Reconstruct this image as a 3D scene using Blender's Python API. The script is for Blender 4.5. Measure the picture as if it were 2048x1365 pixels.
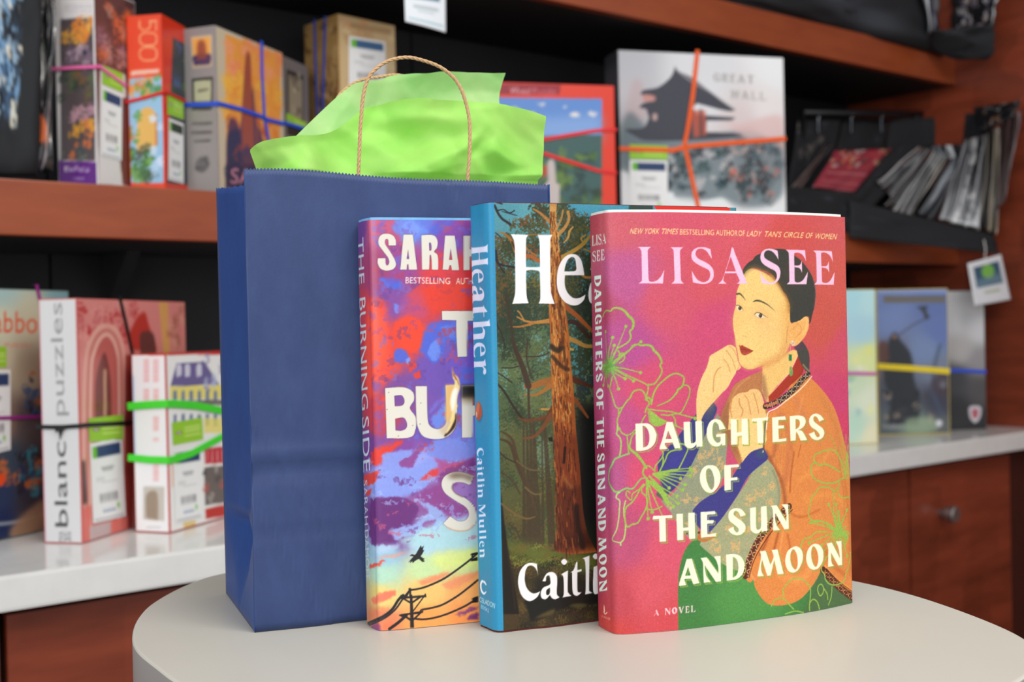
import bpy, bmesh, math, random
import numpy as np
from mathutils import Vector, Matrix

for o in list(bpy.data.objects):
    bpy.data.objects.remove(o, do_unlink=True)
SC = bpy.context.scene
COL = SC.collection

# ------------------------------------------------------------ camera, world, lights
TABLE_Z = 0.90                     # top of the round table
CAM_Z = TABLE_Z + 0.1705           # eye height
FPX = 2300.0                       # focal length in pixels of the 2048 px wide frame
PITCH, ROLL = -0.0098, 0.022
_cp, _sp = math.cos(PITCH), math.sin(PITCH)
FW = np.array([0, _cp, _sp]); _U = np.array([0, -_sp, _cp]); _R = np.array([1.0, 0, 0])
RT = math.cos(ROLL) * _R - math.sin(ROLL) * _U
UP = math.sin(ROLL) * _R + math.cos(ROLL) * _U
EYE = np.array([0, 0, CAM_Z])

cam_data = bpy.data.cameras.new('camera')
cam = bpy.data.objects.new('camera', cam_data)
COL.objects.link(cam)
cam.matrix_world = Matrix(((RT[0], UP[0], -FW[0], 0), (RT[1], UP[1], -FW[1], 0),
                           (RT[2], UP[2], -FW[2], CAM_Z), (0, 0, 0, 1)))
cam_data.sensor_width = 36.0
cam_data.lens = 36.0 * FPX / 2048
cam_data.clip_start = 0.05
cam_data.dof.use_dof = True
cam_data.dof.focus_distance = 0.664
cam_data.dof.aperture_fstop = 8.6
cam_data.dof.aperture_blades = 7
SC.camera = cam

SC.view_settings.view_transform = 'Standard'
SC.view_settings.look = 'None'
SC.view_settings.exposure = 0.0
SC.view_settings.gamma = 1.0
SC.view_settings.use_curve_mapping = False

W = bpy.data.worlds.new('shop_daylight'); SC.world = W; W.use_nodes = True
W.node_tree.nodes['Background'].inputs[0].default_value = (0.93, 0.96, 1.0, 1)
W.node_tree.nodes['Background'].inputs[1].default_value = 0.73

def area(name, loc, target, sx, sy, power, col=(1, 1, 1)):
    d = bpy.data.lights.new(name, 'AREA'); d.shape = 'RECTANGLE'
    d.size, d.size_y, d.energy, d.color = sx, sy, power, col
    o = bpy.data.objects.new(name, d); COL.objects.link(o)
    o.location = loc
    o.rotation_euler = (Vector(target) - Vector(loc)).to_track_quat('-Z', 'Y').to_euler()
    return o
area('ceiling_panel_light', (0.75, -0.15, 2.55), (0.0, 0.7, 0.95), 0.9, 0.9, 24, (1.0, 0.97, 0.93))
area('front_fill_light', (-0.9, -2.2, 1.9), (0.1, 1.2, 1.0), 2.6, 1.6, 52, (0.97, 0.985, 1.0))  # unseen fill lamp added behind the camera to lighten the background boxes

# ------------------------------------------------------------ helpers
rng = np.random.default_rng(7)
random.seed(7)

def ray(p):
    return FW + RT * (p[0] - 1024) / FPX - UP * (p[1] - 682.5) / FPX
def at_z(p, z):
    d = ray(p); t = (z - CAM_Z) / d[2]
    return EYE + d * t
def at_plane(p, P, n):
    d = ray(p); t = np.dot(np.asarray(P) - EYE, n) / np.dot(d, n)
    return EYE + d * t
def proj(P):
    v = np.asarray(P) - EYE; z = v @ FW
    return 1024 + FPX * (v @ RT) / z, 682.5 - FPX * (v @ UP) / z

TH = math.radians(51.8)            # the shelving runs away to the right at this angle
SD = np.array([math.sin(TH), math.cos(TH), 0]); SN = np.array([math.cos(TH), -math.sin(TH), 0])
def sp(u, n, z):                   # point in shelving coordinates: along, out of the wall, up
    v = SD * u + SN * n; v[2] = z; return v
def on_shelf(px, n, z):            # point of the line (n, z) that stands over column px
    lo, hi = -0.5, 3.5
    for _ in range(50):
        m = (lo + hi) / 2
        if proj(sp(m, n, z))[0] < px: lo = m
        else: hi = m
    return sp(lo, n, z)

def s2l(c):
    c = np.asarray(c, float)
    return np.where(c <= 0.04045, c / 12.92, ((c + 0.055) / 1.055) ** 2.4)
def rgb(r, g, b):
    return tuple(float(x) for x in s2l(np.array([r, g, b]) / 255)) + (1.0,)

def tag(o, label=None, cat=None, group=None, kind=None):
    if label: o['label'] = label
    if cat: o['category'] = cat
    if group: o['group'] = group
    if kind: o['kind'] = kind
    return o
def empty(name, loc, label, cat, group=None):
    o = bpy.data.objects.new(name, None); COL.objects.link(o); o.location = loc
    o.empty_display_size = 0.02
    return tag(o, label, cat, group)
def link(name, me, mat, parent=None, smooth=False):
    o = bpy.data.objects.new(name, me); COL.objects.link(o)
    if mat: me.materials.append(mat)
    if smooth: me.polygons.foreach_set('use_smooth', np.ones(len(me.polygons), bool))
    if parent:
        o.parent = parent
        o.matrix_parent_inverse = Matrix.Translation(-Vector(parent.location))
    return o
def mesh(name, verts, faces):
    me = bpy.data.meshes.new(name)
    me.from_pydata([tuple(map(float, v)) for v in verts], [], faces); me.update()
    return me
def bevelled(name, verts, faces, mat, parent=None, bev=0.0, seg=2):
    me = mesh(name, verts, faces)
    if bev:
        bm = bmesh.new(); bm.from_mesh(me)
        bmesh.ops.bevel(bm, geom=list(bm.edges), offset=bev, segments=seg, affect='EDGES', profile=0.7)
        bmesh.ops.recalc_face_normals(bm, faces=bm.faces)
        bm.to_mesh(me); bm.free()
    return link(name, me, mat, parent)
CF = [(0, 1, 2, 3), (7, 6, 5, 4), (0, 4, 5, 1), (1, 5, 6, 2), (2, 6, 7, 3), (3, 7, 4, 0)]
def slab(name, u0, u1, n0, n1, z0, z1, mat, parent=None, bev=0.0015):
    v = [sp(u0, n0, z0), sp(u0, n1, z0), sp(u1, n1, z0), sp(u1, n0, z0),
         sp(u0, n0, z1), sp(u0, n1, z1), sp(u1, n1, z1), sp(u1, n0, z1)]
    return bevelled(name, v, CF, mat, parent, bev)
def sweep(pts, radii, sides=10, cap=True, flat=1.0, nrm=None):
    """tube of circular (or flattened) section through pts -> verts, faces"""
    pts = [np.asarray(p, float) for p in pts]; k = len(pts)
    if np.isscalar(radii): radii = [radii] * k
    V, Fc = [], []
    prev = None
    for i, p in enumerate(pts):
        t = pts[min(i + 1, k - 1)] - pts[max(i - 1, 0)]; t = t / (np.linalg.norm(t) + 1e-12)
        if nrm is not None: a = np.asarray(nrm, float)
        elif prev is None: a = np.array([0, 0, 1.0]) if abs(t[2]) < 0.9 else np.array([1.0, 0, 0])
        else: a = prev
        a = a - t * (a @ t); a = a / (np.linalg.norm(a) + 1e-12); prev = a
        b = np.cross(t, a)
        for j in range(sides):
            w = 2 * math.pi * j / sides
            V.append(p + radii[i] * (math.cos(w) * a * flat + math.sin(w) * b))
    for i in range(k - 1):
        for j in range(sides):
            j2 = (j + 1) % sides
            Fc.append((i * sides + j, i * sides + j2, (i + 1) * sides + j2, (i + 1) * sides + j))
    if cap:
        Fc.append(tuple(range(sides))[::-1]); Fc.append(tuple((k - 1) * sides + j for j in range(sides)))
    return V, Fc

def cr(pts, smooth=None, closed=True, sub=6):
    """smooth curve through traced points; corners stay sharp where smooth is False"""
    pts = np.asarray(pts, float); k = len(pts)
    if smooth is None: smooth = [True] * k
    out = []
    n = k if closed else k - 1
    for i in range(n):
        a, b = i, (i + 1) % k
        if not smooth[a] and not smooth[b]:
            out.append(pts[a]); continue
        p0 = pts[(a - 1) % k] if smooth[a] and (closed or a > 0) else pts[a]
        p3 = pts[(b + 1) % k] if smooth[b] and (closed or b < k - 1) else pts[b]
        for q in range(sub):
            t = q / sub
            out.append(0.5 * (2 * pts[a] + (pts[b] - p0) * t + (2 * p0 - 5 * pts[a] + 4 * pts[b] - p3) * t * t
                              + (3 * pts[a] - p0 - 3 * pts[b] + p3) * t ** 3))
    if not closed: out.append(pts[-1])
    return np.array(out)
def tr(s):
    """'12,30 15,40s' -> points and smooth flags (s = smooth point)"""
    P, S = [], []
    for w in s.split():
        f = w.endswith('s'); w = w.rstrip('s'); x, y = w.split(',')
        P.append((float(x), float(y))); S.append(f)
    return P, S

# ------------------------------------------------------------ materials
def new_mat(name):
    m = bpy.data.materials.new(name); m.use_nodes = True
    nt = m.node_tree; return m, nt, nt.nodes['Principled BSDF']
def noisy(nt, scale, detail=4, rough=0.6, stretch=(1, 1, 1), coord='Object'):
    tc = nt.nodes.new('ShaderNodeTexCoord'); mp = nt.nodes.new('ShaderNodeMapping')
    mp.inputs['Scale'].default_value = stretch
    n = nt.nodes.new('ShaderNodeTexNoise'); n.inputs['Scale'].default_value = scale
    n.inputs['Detail'].default_value = detail; n.inputs['Roughness'].default_value = rough
    nt.links.new(tc.outputs[coord], mp.inputs[0]); nt.links.new(mp.outputs[0], n.inputs['Vector'])
    return n
def ramp(nt, fac, stops):
    r = nt.nodes.new('ShaderNodeValToRGB'); e = r.color_ramp.elements
    while len(e) < len(stops): e.new(0.5)
    for i, (p, c) in enumerate(stops): e[i].position = p; e[i].color = c
    nt.links.new(fac, r.inputs[0]); return r
def bump(nt, h, b, strength, dist):
    bp = nt.nodes.new('ShaderNodeBump'); bp.inputs['Strength'].default_value = strength
    bp.inputs['Distance'].default_value = dist
    nt.links.new(h, bp.inputs['Height']); nt.links.new(bp.outputs[0], b.inputs['Normal'])
def plain(name, c, rough=0.6, var=0.06, scale=30, spec=0.4, bmp=0.0, metal=0.0):
    m, nt, b = new_mat(name)
    n = noisy(nt, scale)
    lo = tuple(x * (1 - var) for x in c[:3]) + (1,); hi = tuple(min(1, x * (1 + var)) for x in c[:3]) + (1,)
    r = ramp(nt, n.outputs[0], [(0.3, lo), (0.7, hi)])
    nt.links.new(r.outputs[0], b.inputs['Base Color'])
    b.inputs['Roughness'].default_value = rough; b.inputs['Specular IOR Level'].default_value = spec
    b.inputs['Metallic'].default_value = metal
    if bmp: bump(nt, n.outputs[0], b, 1.0, bmp)
    return m
def printed(name, rough=0.45, grain=0.0, gscale=3000, coat=0.0, spec=0.4, bmp=0.0):
    """ink on paper: colour carried by the surface itself, fine grain on top"""
    m, nt, b = new_mat(name)
    a = nt.nodes.new('ShaderNodeVertexColor'); a.layer_name = 'ink'
    out = a.outputs[0]
    if grain:
        n = noisy(nt, gscale, 2, 0.6, (1, 1, 1))
        mx = nt.nodes.new('ShaderNodeMix'); mx.data_type = 'RGBA'; mx.blend_type = 'OVERLAY'
        mx.inputs[0].default_value = grain
        nt.links.new(out, mx.inputs[6]); nt.links.new(n.outputs[0], mx.inputs[7]); out = mx.outputs[2]
        if bmp: bump(nt, n.outputs[0], b, 1.0, bmp)
    nt.links.new(out, b.inputs['Base Color'])
    b.inputs['Roughness'].default_value = rough; b.inputs['Coat Weight'].default_value = coat
    b.inputs['Coat Roughness'].default_value = 0.15; b.inputs['Specular IOR Level'].default_value = spec
    return m

def wood(name, dark, light, stretch, scale=5.0, rough=0.32, blocks=True):
    m, nt, b = new_mat(name)
    n = noisy(nt, scale, 6, 0.6, stretch)
    r = ramp(nt, n.outputs[0], [(0.25, dark), (0.75, light)])
    out = r.outputs[0]
    if blocks:                                   # veneer laid in small blocks of differing tone
        tc = nt.nodes.new('ShaderNodeTexCoord'); mp = nt.nodes.new('ShaderNodeMapping')
        mp.inputs['Rotation'].default_value = (math.pi / 2, 0, math.pi / 2 - TH + math.pi / 2)
        br = nt.nodes.new('ShaderNodeTexVoronoi'); br.inputs['Scale'].default_value = 9.0
        br.distance = 'CHEBYCHEV'; br.inputs['Randomness'].default_value = 0.75
        nt.links.new(tc.outputs['Object'], br.inputs['Vector'])
        hv = nt.nodes.new('ShaderNodeSeparateColor'); nt.links.new(br.outputs['Color'], hv.inputs[0])
        mr = nt.nodes.new('ShaderNodeMapRange'); mr.inputs[3].default_value = 0.78; mr.inputs[4].default_value = 1.12
        nt.links.new(hv.outputs[0], mr.inputs[0])
        mx = nt.nodes.new('ShaderNodeMix'); mx.data_type = 'RGBA'; mx.blend_type = 'MULTIPLY'; mx.inputs[0].default_value = 1.0
        nt.links.new(out, mx.inputs[6]); nt.links.new(mr.outputs[0], mx.inputs[7]); out = mx.outputs[2]
    nt.links.new(out, b.inputs['Base Color']); b.inputs['Roughness'].default_value = rough
    return m

# ------------------------------------------------------------ ink canvas (numpy painter, one per printed face)
def vnoise(h, w, cell, seed, octaves=3):
    g = np.random.default_rng(seed); out = np.zeros((h, w)); amp, tot = 1.0, 0.0
    for _ in range(octaves):
        c = max(cell, 1.0); gh, gw = int(h / c) + 3, int(w / c) + 3
        G = g.random((gh, gw))
        y = np.arange(h) / c; x = np.arange(w) / c
        yi, xi = y.astype(int), x.astype(int); fy, fx = y - yi, x - xi
        fy = (fy * fy * (3 - 2 * fy))[:, None]; fx = (fx * fx * (3 - 2 * fx))[None]
        a = G[yi][:, xi]; b = G[yi][:, xi + 1]; c_ = G[yi + 1][:, xi]; d = G[yi + 1][:, xi + 1]
        out += amp * ((a * (1 - fx) + b * fx) * (1 - fy) + (c_ * (1 - fx) + d * fx) * fy)
        tot += amp; amp *= 0.5; cell /= 2.1
    return out / tot
def blur(a, s):
    if s <= 0: return a
    r = max(1, int(3 * s)); k = np.exp(-0.5 * (np.arange(-r, r + 1) / s) ** 2); k /= k.sum()
    for ax in (0, 1):
        p = [(0, 0), (0, 0)]; p[ax] = (r, r)
        b = np.pad(a, p, mode='edge'); o = np.zeros_like(a)
        n = a.shape[ax]
        for i, kk in enumerate(k):
            o += kk * (b[i:i + n] if ax == 0 else b[:, i:i + n])
        a = o
    return a
class Canvas:
    def __init__(s, w, h, res, base=(255, 255, 255)):
        s.w, s.h, s.res = w, h, res                   # millimetres, cells per millimetre
        s.W, s.H = int(w * res) + 1, int(h * res) + 1
        s.img = np.empty((s.H, s.W, 3)); s.img[:] = np.array(base) / 255
        s.m = lambda P: np.asarray(P, float)          # trace coordinates -> mm on the sheet
        s.kw = 1.0                                    # pen width multiplier
    def px(s, P): return s.m(P) * s.res
    def blend(s, x0, y0, M, color, alpha):
        h, w = M.shape
        X0, Y0, X1, Y1 = max(x0, 0), max(y0, 0), min(x0 + w, s.W), min(y0 + h, s.H)
        if X1 <= X0 or Y1 <= Y0: return
        M = (M[Y0 - y0:Y1 - y0, X0 - x0:X1 - x0] * alpha)[..., None]
        c = color if isinstance(color, np.ndarray) and color.ndim == 3 else None
        c = c[Y0:Y1, X0:X1] if c is not None else np.array(color) / 255
        s.img[Y0:Y1, X0:X1] = s.img[Y0:Y1, X0:X1] * (1 - M) + c * M
    def cover(s, loops, pad=2):
        A = np.concatenate(loops)
        x0, y0 = int(math.floor(A[:, 0].min())) - pad, int(math.floor(A[:, 1].min())) - pad
        x1, y1 = int(math.ceil(A[:, 0].max())) + pad, int(math.ceil(A[:, 1].max())) + pad
        x0, y0 = max(x0, -60), max(y0, -60); x1, y1 = min(x1, s.W + 60), min(y1, s.H + 60)
        w, h = x1 - x0, y1 - y0
        if w < 1 or h < 1: return x0, y0, np.zeros((1, 1))
        E = []
        for L in loops:
            E.append(np.concatenate([L, np.roll(L, -1, 0)], 1))
        E = np.concatenate(E); M = np.zeros((h, w + 2)); SS = 3
        xa, ya, xb, yb = E.T
        for r in range(h):
            for q in range(SS):
                y = y0 + r + (q + 0.5) / SS
                k = ((ya <= y) & (yb > y)) | ((yb <= y) & (ya > y))
                if not k.any(): continue
                X = np.sort(xa[k] + (y - ya[k]) * (xb[k] - xa[k]) / (yb[k] - ya[k])) - x0
                X = np.clip(X, 0, w)
                row = M[r]
                for i in range(0, len(X) - 1, 2):
                    a, b = X[i], X[i + 1]; ia, ib = int(a), int(b)
                    if ia == ib: row[ia] += (b - a)
                    else:
                        row[ia] += ia + 1 - a; row[ia + 1:ib] += 1; row[ib] += b - ib
        return x0, y0, M[:, :w] / SS
    def fill(s, paths, color, alpha=1.0, soft=0.0, raw=False):
        """paths: one trace string or a list (later ones cut holes); soft in mm"""
        if isinstance(paths, str): paths = [paths]
        L = []
        for p in paths:
            if isinstance(p, str): P, S = tr(p); q = cr(P, S)
            elif raw: q = np.asarray(p, float)
            else: q = cr(p)
            L.append(s.px(q))
        sg = soft * s.res
        x0, y0, M = s.cover(L, 2 + int(3 * sg))
        if sg > 0.3: M = blur(M, sg)
        s.blend(x0, y0, M, color, alpha)
        return L
    def stroke(s, P, width, color, alpha=1.0, soft=0.0, closed=False, smooth=True, sub=5):
        """width in mm (number or one per point)"""
        if isinstance(P, str): P, S = tr(P); S = None
        P = np.asarray(P, float); k = len(P)
        wd = np.full(k, float(width)) if np.isscalar(width) else np.interp(np.linspace(0, 1, k), np.linspace(0, 1, len(width)), width)
        if smooth and k > 2:
            Q = cr(np.c_[P, wd * 1000], None, closed, sub); P, wd = Q[:, :2], Q[:, 2] / 1000
            if closed: P = np.r_[P, P[:1]]; wd = np.r_[wd, wd[:1]]
        elif closed: P = np.r_[P, P[:1]]; wd = np.r_[wd, wd[:1]]
        P = s.px(P); R = np.maximum(wd * s.kw, 0.02) * s.res / 2
        sg = soft * s.kw * s.res; pad = R.max() + 2 + 3 * sg
        x0, y0 = int(P[:, 0].min() - pad), int(P[:, 1].min() - pad)
        x1, y1 = int(P[:, 0].max() + pad) + 1, int(P[:, 1].max() + pad) + 1
        x0, y0, x1, y1 = max(x0, -40), max(y0, -40), min(x1, s.W + 40), min(y1, s.H + 40)
        if x1 <= x0 or y1 <= y0: return
        M = np.zeros((y1 - y0, x1 - x0))
        for i in range(len(P) - 1):
            a, b = P[i], P[i + 1]; ra, rb = R[i], R[i + 1]; rm = max(ra, rb) + 1.5
            bx0, by0 = max(int(min(a[0], b[0]) - rm), x0), max(int(min(a[1], b[1]) - rm), y0)
            bx1, by1 = min(int(max(a[0], b[0]) + rm) + 2, x1), min(int(max(a[1], b[1]) + rm) + 2, y1)
            if bx1 <= bx0 or by1 <= by0: continue
            X = np.arange(bx0, bx1)[None] + 0.5 - a[0]; Y = np.arange(by0, by1)[:, None] + 0.5 - a[1]
            d = b - a; t = np.clip((X * d[0] + Y * d[1]) / (d @ d + 1e-9), 0, 1)
            D = np.hypot(X - t * d[0], Y - t * d[1])
            r = ra + (rb - ra) * t
            m = np.clip(r - D + 0.5, 0, 1) * np.clip(2 * r, 0, 1)
            sl = (slice(by0 - y0, by1 - y0), slice(bx0 - x0, bx1 - x0))
            M[sl] = np.maximum(M[sl], m)
        if sg > 0.3: M = blur(M, sg)
        s.blend(x0, y0, M, color, alpha)
    def dot(s, p, r, color, alpha=1.0, soft=0.0):
        s.stroke([p, (p[0] + 1e-3, p[1])], 2 * r, color, alpha, soft, smooth=False)
    def warp(s, amp, cell, seed):
        dx = (vnoise(s.H, s.W, cell * s.res, seed) - 0.5) * 2 * amp * s.res
        dy = (vnoise(s.H, s.W, cell * s.res, seed + 1) - 0.5) * 2 * amp * s.res
        Y, X = np.mgrid[0:s.H, 0:s.W]
        s.img = s.img[np.clip((Y + dy).astype(int), 0, s.H - 1), np.clip((X + dx).astype(int), 0, s.W - 1)]
    def grain(s, amount, cell, seed, octaves=2):
        n = vnoise(s.H, s.W, max(1, cell * s.res), seed, octaves) - 0.5
        s.img = np.clip(s.img * (1 + n[..., None] * amount), 0, 1)
    def sample(s, X, Y):
        x = np.clip(X * s.res - 0.5, 0, s.W - 1.001); y = np.clip(Y * s.res - 0.5, 0, s.H - 1.001)
        xi, yi = x.astype(int), y.astype(int); fx, fy = (x - xi)[..., None], (y - yi)[..., None]
        I = s.img
        return ((I[yi, xi] * (1 - fx) + I[yi, xi + 1] * fx) * (1 - fy) + (I[yi + 1, xi] * (1 - fx) + I[yi + 1, xi + 1] * fx) * fy)

_fonts = {}
def glyph_outlines(txt, bold=0.0, shear=0.0):
    """outline loops of built-in lettering, x from 0 to width, y from baseline up"""
    key = (txt, bold, shear)
    if key in _fonts: return _fonts[key]
    cu = bpy.data.curves.new('lettering', 'FONT'); cu.body = txt; cu.size = 1.0; cu.offset = bold
    cu.shear = shear; cu.fill_mode = 'NONE'; cu.resolution_u = 3
    ob = bpy.data.objects.new('lettering', cu); COL.objects.link(ob)
    bpy.context.view_layer.update()
    me = ob.to_mesh(); V = np.array([v.co[:2] for v in me.vertices]); E = [tuple(e.vertices) for e in me.edges]
    ob.to_mesh_clear(); bpy.data.objects.remove(ob, do_unlink=True); bpy.data.curves.remove(cu)
    adj = {}
    for a, b in E: adj.setdefault(a, []).append(b); adj.setdefault(b, []).append(a)
    seen, loops = set(), []
    for st in adj:
        if st in seen: continue
        L, c = [st], st; seen.add(st)
        while True:
            nx = [q for q in adj[c] if q not in seen]
            if not nx: break
            c = nx[0]; seen.add(c); L.append(c)
        if len(L) > 2: loops.append(V[L])
    _fonts[key] = loops
    return loops
def text(c, txt, bl, br, height, color, bold=0.0, shear=0.0, alpha=1.0, up=None, soft=0.0):
    """print a line from trace point bl to br (baseline), cap height in trace units"""
    loops = glyph_outlines(txt, bold, shear)
    A = np.concatenate(loops); x0, x1 = A[:, 0].min(), A[:, 0].max()
    bl, br = np.array(bl, float), np.array(br, float); d = br - bl
    if up is None: up = np.array([d[1], -d[0]]) / np.linalg.norm(d)
    up = np.array(up, float)
    P = [bl + np.outer((L[:, 0] - x0) / (x1 - x0), d) + np.outer(L[:, 1] / 0.73 * height, up) for L in loops]
    c.fill(P, color, alpha, soft, raw=True)
def Z(x0, y0, k, base):
    return lambda P: base(np.asarray(P, float) / k + np.array([x0, y0]))

def set_ink(me, cols):
    """cols (n,3) sRGB 0..1 per vertex"""
    at = me.color_attributes.new('ink', 'FLOAT_COLOR', 'POINT')
    a = np.ones((len(cols), 4), np.float32); a[:, :3] = s2l(np.clip(cols, 0, 1))
    at.data.foreach_set('color', a.ravel())
def grid_mesh(name, P, cols=None):
    """P (ny,nx,3) grid of points"""
    ny, nx = P.shape[:2]
    idx = np.arange(ny * nx).reshape(ny, nx)
    F = np.stack([idx[:-1, :-1], idx[1:, :-1], idx[1:, 1:], idx[:-1, 1:]], -1).reshape(-1, 4)
    me = bpy.data.meshes.new(name)
    me.vertices.add(ny * nx); me.vertices.foreach_set('co', P.reshape(-1).astype(np.float32))
    me.loops.add(F.size); me.loops.foreach_set('vertex_index', F.reshape(-1).astype(np.int32))
    me.polygons.add(len(F)); me.polygons.foreach_set('loop_start', np.arange(0, F.size, 4, dtype=np.int32))
    me.update(calc_edges=True)
    if cols is not None: set_ink(me, cols.reshape(-1, 3))
    return me
# ============================================================ setting
M_wood = wood('cherry_veneer', rgb(100, 42, 25), rgb(146, 66, 42), (1, 1, 7), 4.0)
M_edge = wood('cherry_edge_band', rgb(134, 58, 28), rgb(156, 74, 36), (3, 3, 14), 3.0, 0.35, False)
M_dark = plain('black_laminate', rgb(33, 33, 36), 0.65, 0.1, 8)
M_quartz = plain('white_quartz', rgb(226, 224, 220), 0.12, 0.03, 40, 0.5)
M_floor = plain('grey_carpet_tile', rgb(110, 105, 100), 0.9, 0.15, 60)

NB, NSF, NCF = -1.765, -1.465, -1.262          # back wall, shelf front, counter front
UE = 2.487                                     # end wall
S1B, S1T = CAM_Z + 0.128, CAM_Z + 0.196        # middle shelf, bottom and top
S2B, S2T = CAM_Z + 0.549, CAM_Z + 0.617        # upper shelf
CT, CB = CAM_Z - 0.2436, CAM_Z - 0.2816        # counter

fl = mesh('floor', [(-3, -3, 0), (4, -3, 0), (4, 4.5, 0), (-3, 4.5, 0)], [(0, 1, 2, 3)])
tag(link('floor', fl, M_floor), kind='structure')
wb = slab('wall_back', -0.9, 2.6, NB - 0.06, NB - 0.008, 0, 2.7, M_dark); tag(wb, kind='structure')
edges = [-0.9, -0.33, 0.52, 1.17, 1.83, UE]
for a, b in zip(edges[:-1], edges[1:]):
    for z0, z1 in ((CT, S1B), (S1T, S2B), (S2T, 2.7)):
        slab('panel', a + 0.002, b - 0.002, NB - 0.008, NB, z0, z1, M_dark, wb, 0.001)
wr = slab('wall_right', UE, UE + 0.06, NB, -0.35, 0, 2.7, M_wood); tag(wr, kind='structure')
tag(slab('baseboard_right', UE - 0.02, UE, NCF + 0.02, -0.36, 0, 0.30, M_edge), kind='structure')

def shelf(z0, z1, label):
    e = empty('shelf', sp(-0.9, NSF, z0), label, 'shelf', 'wall shelves')
    slab('shelf_board', -0.9, UE, NB, NSF - 0.02, z0, z1, M_dark, e, 0.0015)
    slab('front_edge', -0.9, UE, NSF - 0.02, NSF, z0, z1, M_edge, e, 0.002)['label'] = 'thick cherry front edge'
shelf(S1B, S1T, 'long cherry wood shelf at mid height holding puzzle boxes')
shelf(S2B, S2T, 'highest cherry wood shelf, black clothing lying on its right end')
for u in (0.61,):
    b_ = empty('shelf_bracket', sp(u, NB, S1B), 'small black bracket under the middle shelf on the left', 'bracket')
    v = [sp(u - .01, NB, S1B - .09), sp(u - .01, NB, S1B), sp(u - .01, NB + .1, S1B),
         sp(u + .01, NB, S1B - .09), sp(u + .01, NB, S1B), sp(u + .01, NB + .1, S1B)]
    bevelled('web', v, [(0, 1, 2), (5, 4, 3), (0, 3, 4, 1), (1, 4, 5, 2), (2, 5, 3, 0)], M_dark, b_, 0.001)
tag(slab('countertop', -0.9, UE - .002, NB, NCF, CB, CT, M_quartz, None, 0.004),
    'polished white quartz countertop running under the puzzle boxes', 'countertop')

M_knob = plain('brushed_nickel', rgb(168, 166, 164), 0.3, 0.05, 200, 0.5, 0, 0.9)
M_gap = plain('shadow_gap_black', rgb(24, 14, 10), 0.8)
def cabinet(u0, u1, label):
    e = empty('base_cabinet', sp(u0, NCF - 0.04, 0), label, 'cabinet', 'cabinets under the counter')
    slab('cabinet_body', u0 + .001, u1 - .001, NB + .001, NCF - 0.062, 0.1, CB - .001, M_gap, e)
    d1 = slab('drawer', u0 + .004, u1 - .004, NCF - .06, NCF - .04, 0.36, CB - 0.012, M_wood, e, 0.0015)
    d2 = slab('door', u0 + .004, u1 - .004, NCF - .06, NCF - .04, 0.11, 0.355, M_wood, e, 0.0015)
    slab('toe_kick', u0 + .001, u1 - .001, NCF - 0.12, NCF - 0.10, 0, 0.1, M_gap, e)
    uc = (u0 + u1) / 2 + KN
    for dd, zk in ((d1, CAM_Z - 0.392), (d2, 0.30)):
        V, Fc = sweep([sp(uc, NCF - .04, zk), sp(uc, NCF - .025, zk), sp(uc, NCF - .022, zk), sp(uc, NCF - .006, zk), sp(uc, NCF - .004, zk)],
                      [.009, .012, .0165, .017, .0145], 24)
        k = link('knob', mesh('knob', V, Fc), M_knob, None, False)
        k.parent = dd; tag(k, 'round brushed nickel knob')
KN = -0.085
UA = float(np.dot(on_shelf(1820, NCF - .04, .7) - 0, SD)); UB = float(np.dot(on_shelf(2022, NCF - .04, .7), SD))
cabinet(-0.72, -0.20, 'cherry cabinet below the counter at the far left')
cabinet(-0.20, 0.325, 'cherry cabinet below the left end of the counter')
cabinet(0.325, 0.85, 'cherry cabinet behind the left edge of the round table')
cabinet(0.85, 1.37, 'cherry cabinet hidden behind the blue gift bag')
cabinet(1.37, UA, 'cherry cabinet behind the three standing books')
cabinet(UA, UB, 'cherry cabinet with a round nickel knob, right of the pink book')
tag(slab('trim_1', UB + .01, UE, NCF - .07, NCF - .05, 0.1, CB, plain('dark_cherry_filler', rgb(66, 28, 20), .5)), kind='structure')

# ============================================================ round table
M_top = plain('warm_grey_laminate', rgb(198, 194, 182), 0.38, 0.015, 12, 0.45, 0.00003)
M_rim = plain('grey_laminate_edge', rgb(158, 156, 152), 0.45, 0.03, 20)
M_leg = plain('grey_steel', rgb(120, 120, 122), 0.35, 0.04, 40, 0.5, 0, 0.6)
tp = [(-.210, .827), (-.2275, .790), (-.2345, .740), (-.2315, .699), (-.2215, .658), (-.2085, .626), (-.187, .592), (-.165, .561),
      (-.115, .502), (-.06, .465), (.01, .452), (.09, .460), (.165, .488), (.225, .53), (.262, .576), (.2695, .613), (.263, .660),
      (.246, .715), (.221, .759), (.17, .822), (.10, .880), (.02, .907), (-.07, .903), (-.15, .876)]
tc_ = cr(tp, sub=8); k = len(tc_)
cen = tc_.mean(0)
te = empty('round_table', (cen[0], cen[1], 0), 'round pale grey table carrying the books and gift bag', 'table')
V, Fc = [], []
rings = [(0.0, 0), (0.0, 0), (0.0009, 0.0003), (0.0016, 0.0012), (0.0016, 0.048), (0.0016, 0.050)]
prof = [(0.0016, 0.0), (0.0006, 0.0003), (0.0, 0.0010)]
def ring(inset, z): return [(*(cen + (p - cen) * (1 - inset / np.linalg.norm(p - cen))), z) for p in tc_]
R_ = [ring(i, TABLE_Z - d) for i, d in prof]
V = sum(R_, []); Fc = []
for a in range(len(R_) - 1):
    for j in range(k): Fc.append((a * k + j, (a + 1) * k + j, (a + 1) * k + (j + 1) % k, a * k + (j + 1) % k))
Fc.append(tuple(range(k)))
link('tabletop', mesh('tabletop', V, Fc), M_top, te)
R_ = [ring(0.0, TABLE_Z - .0010), ring(0.0, TABLE_Z - .055), ring(0.003, TABLE_Z - .058)]
V = sum(R_, []); Fc = []
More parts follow.
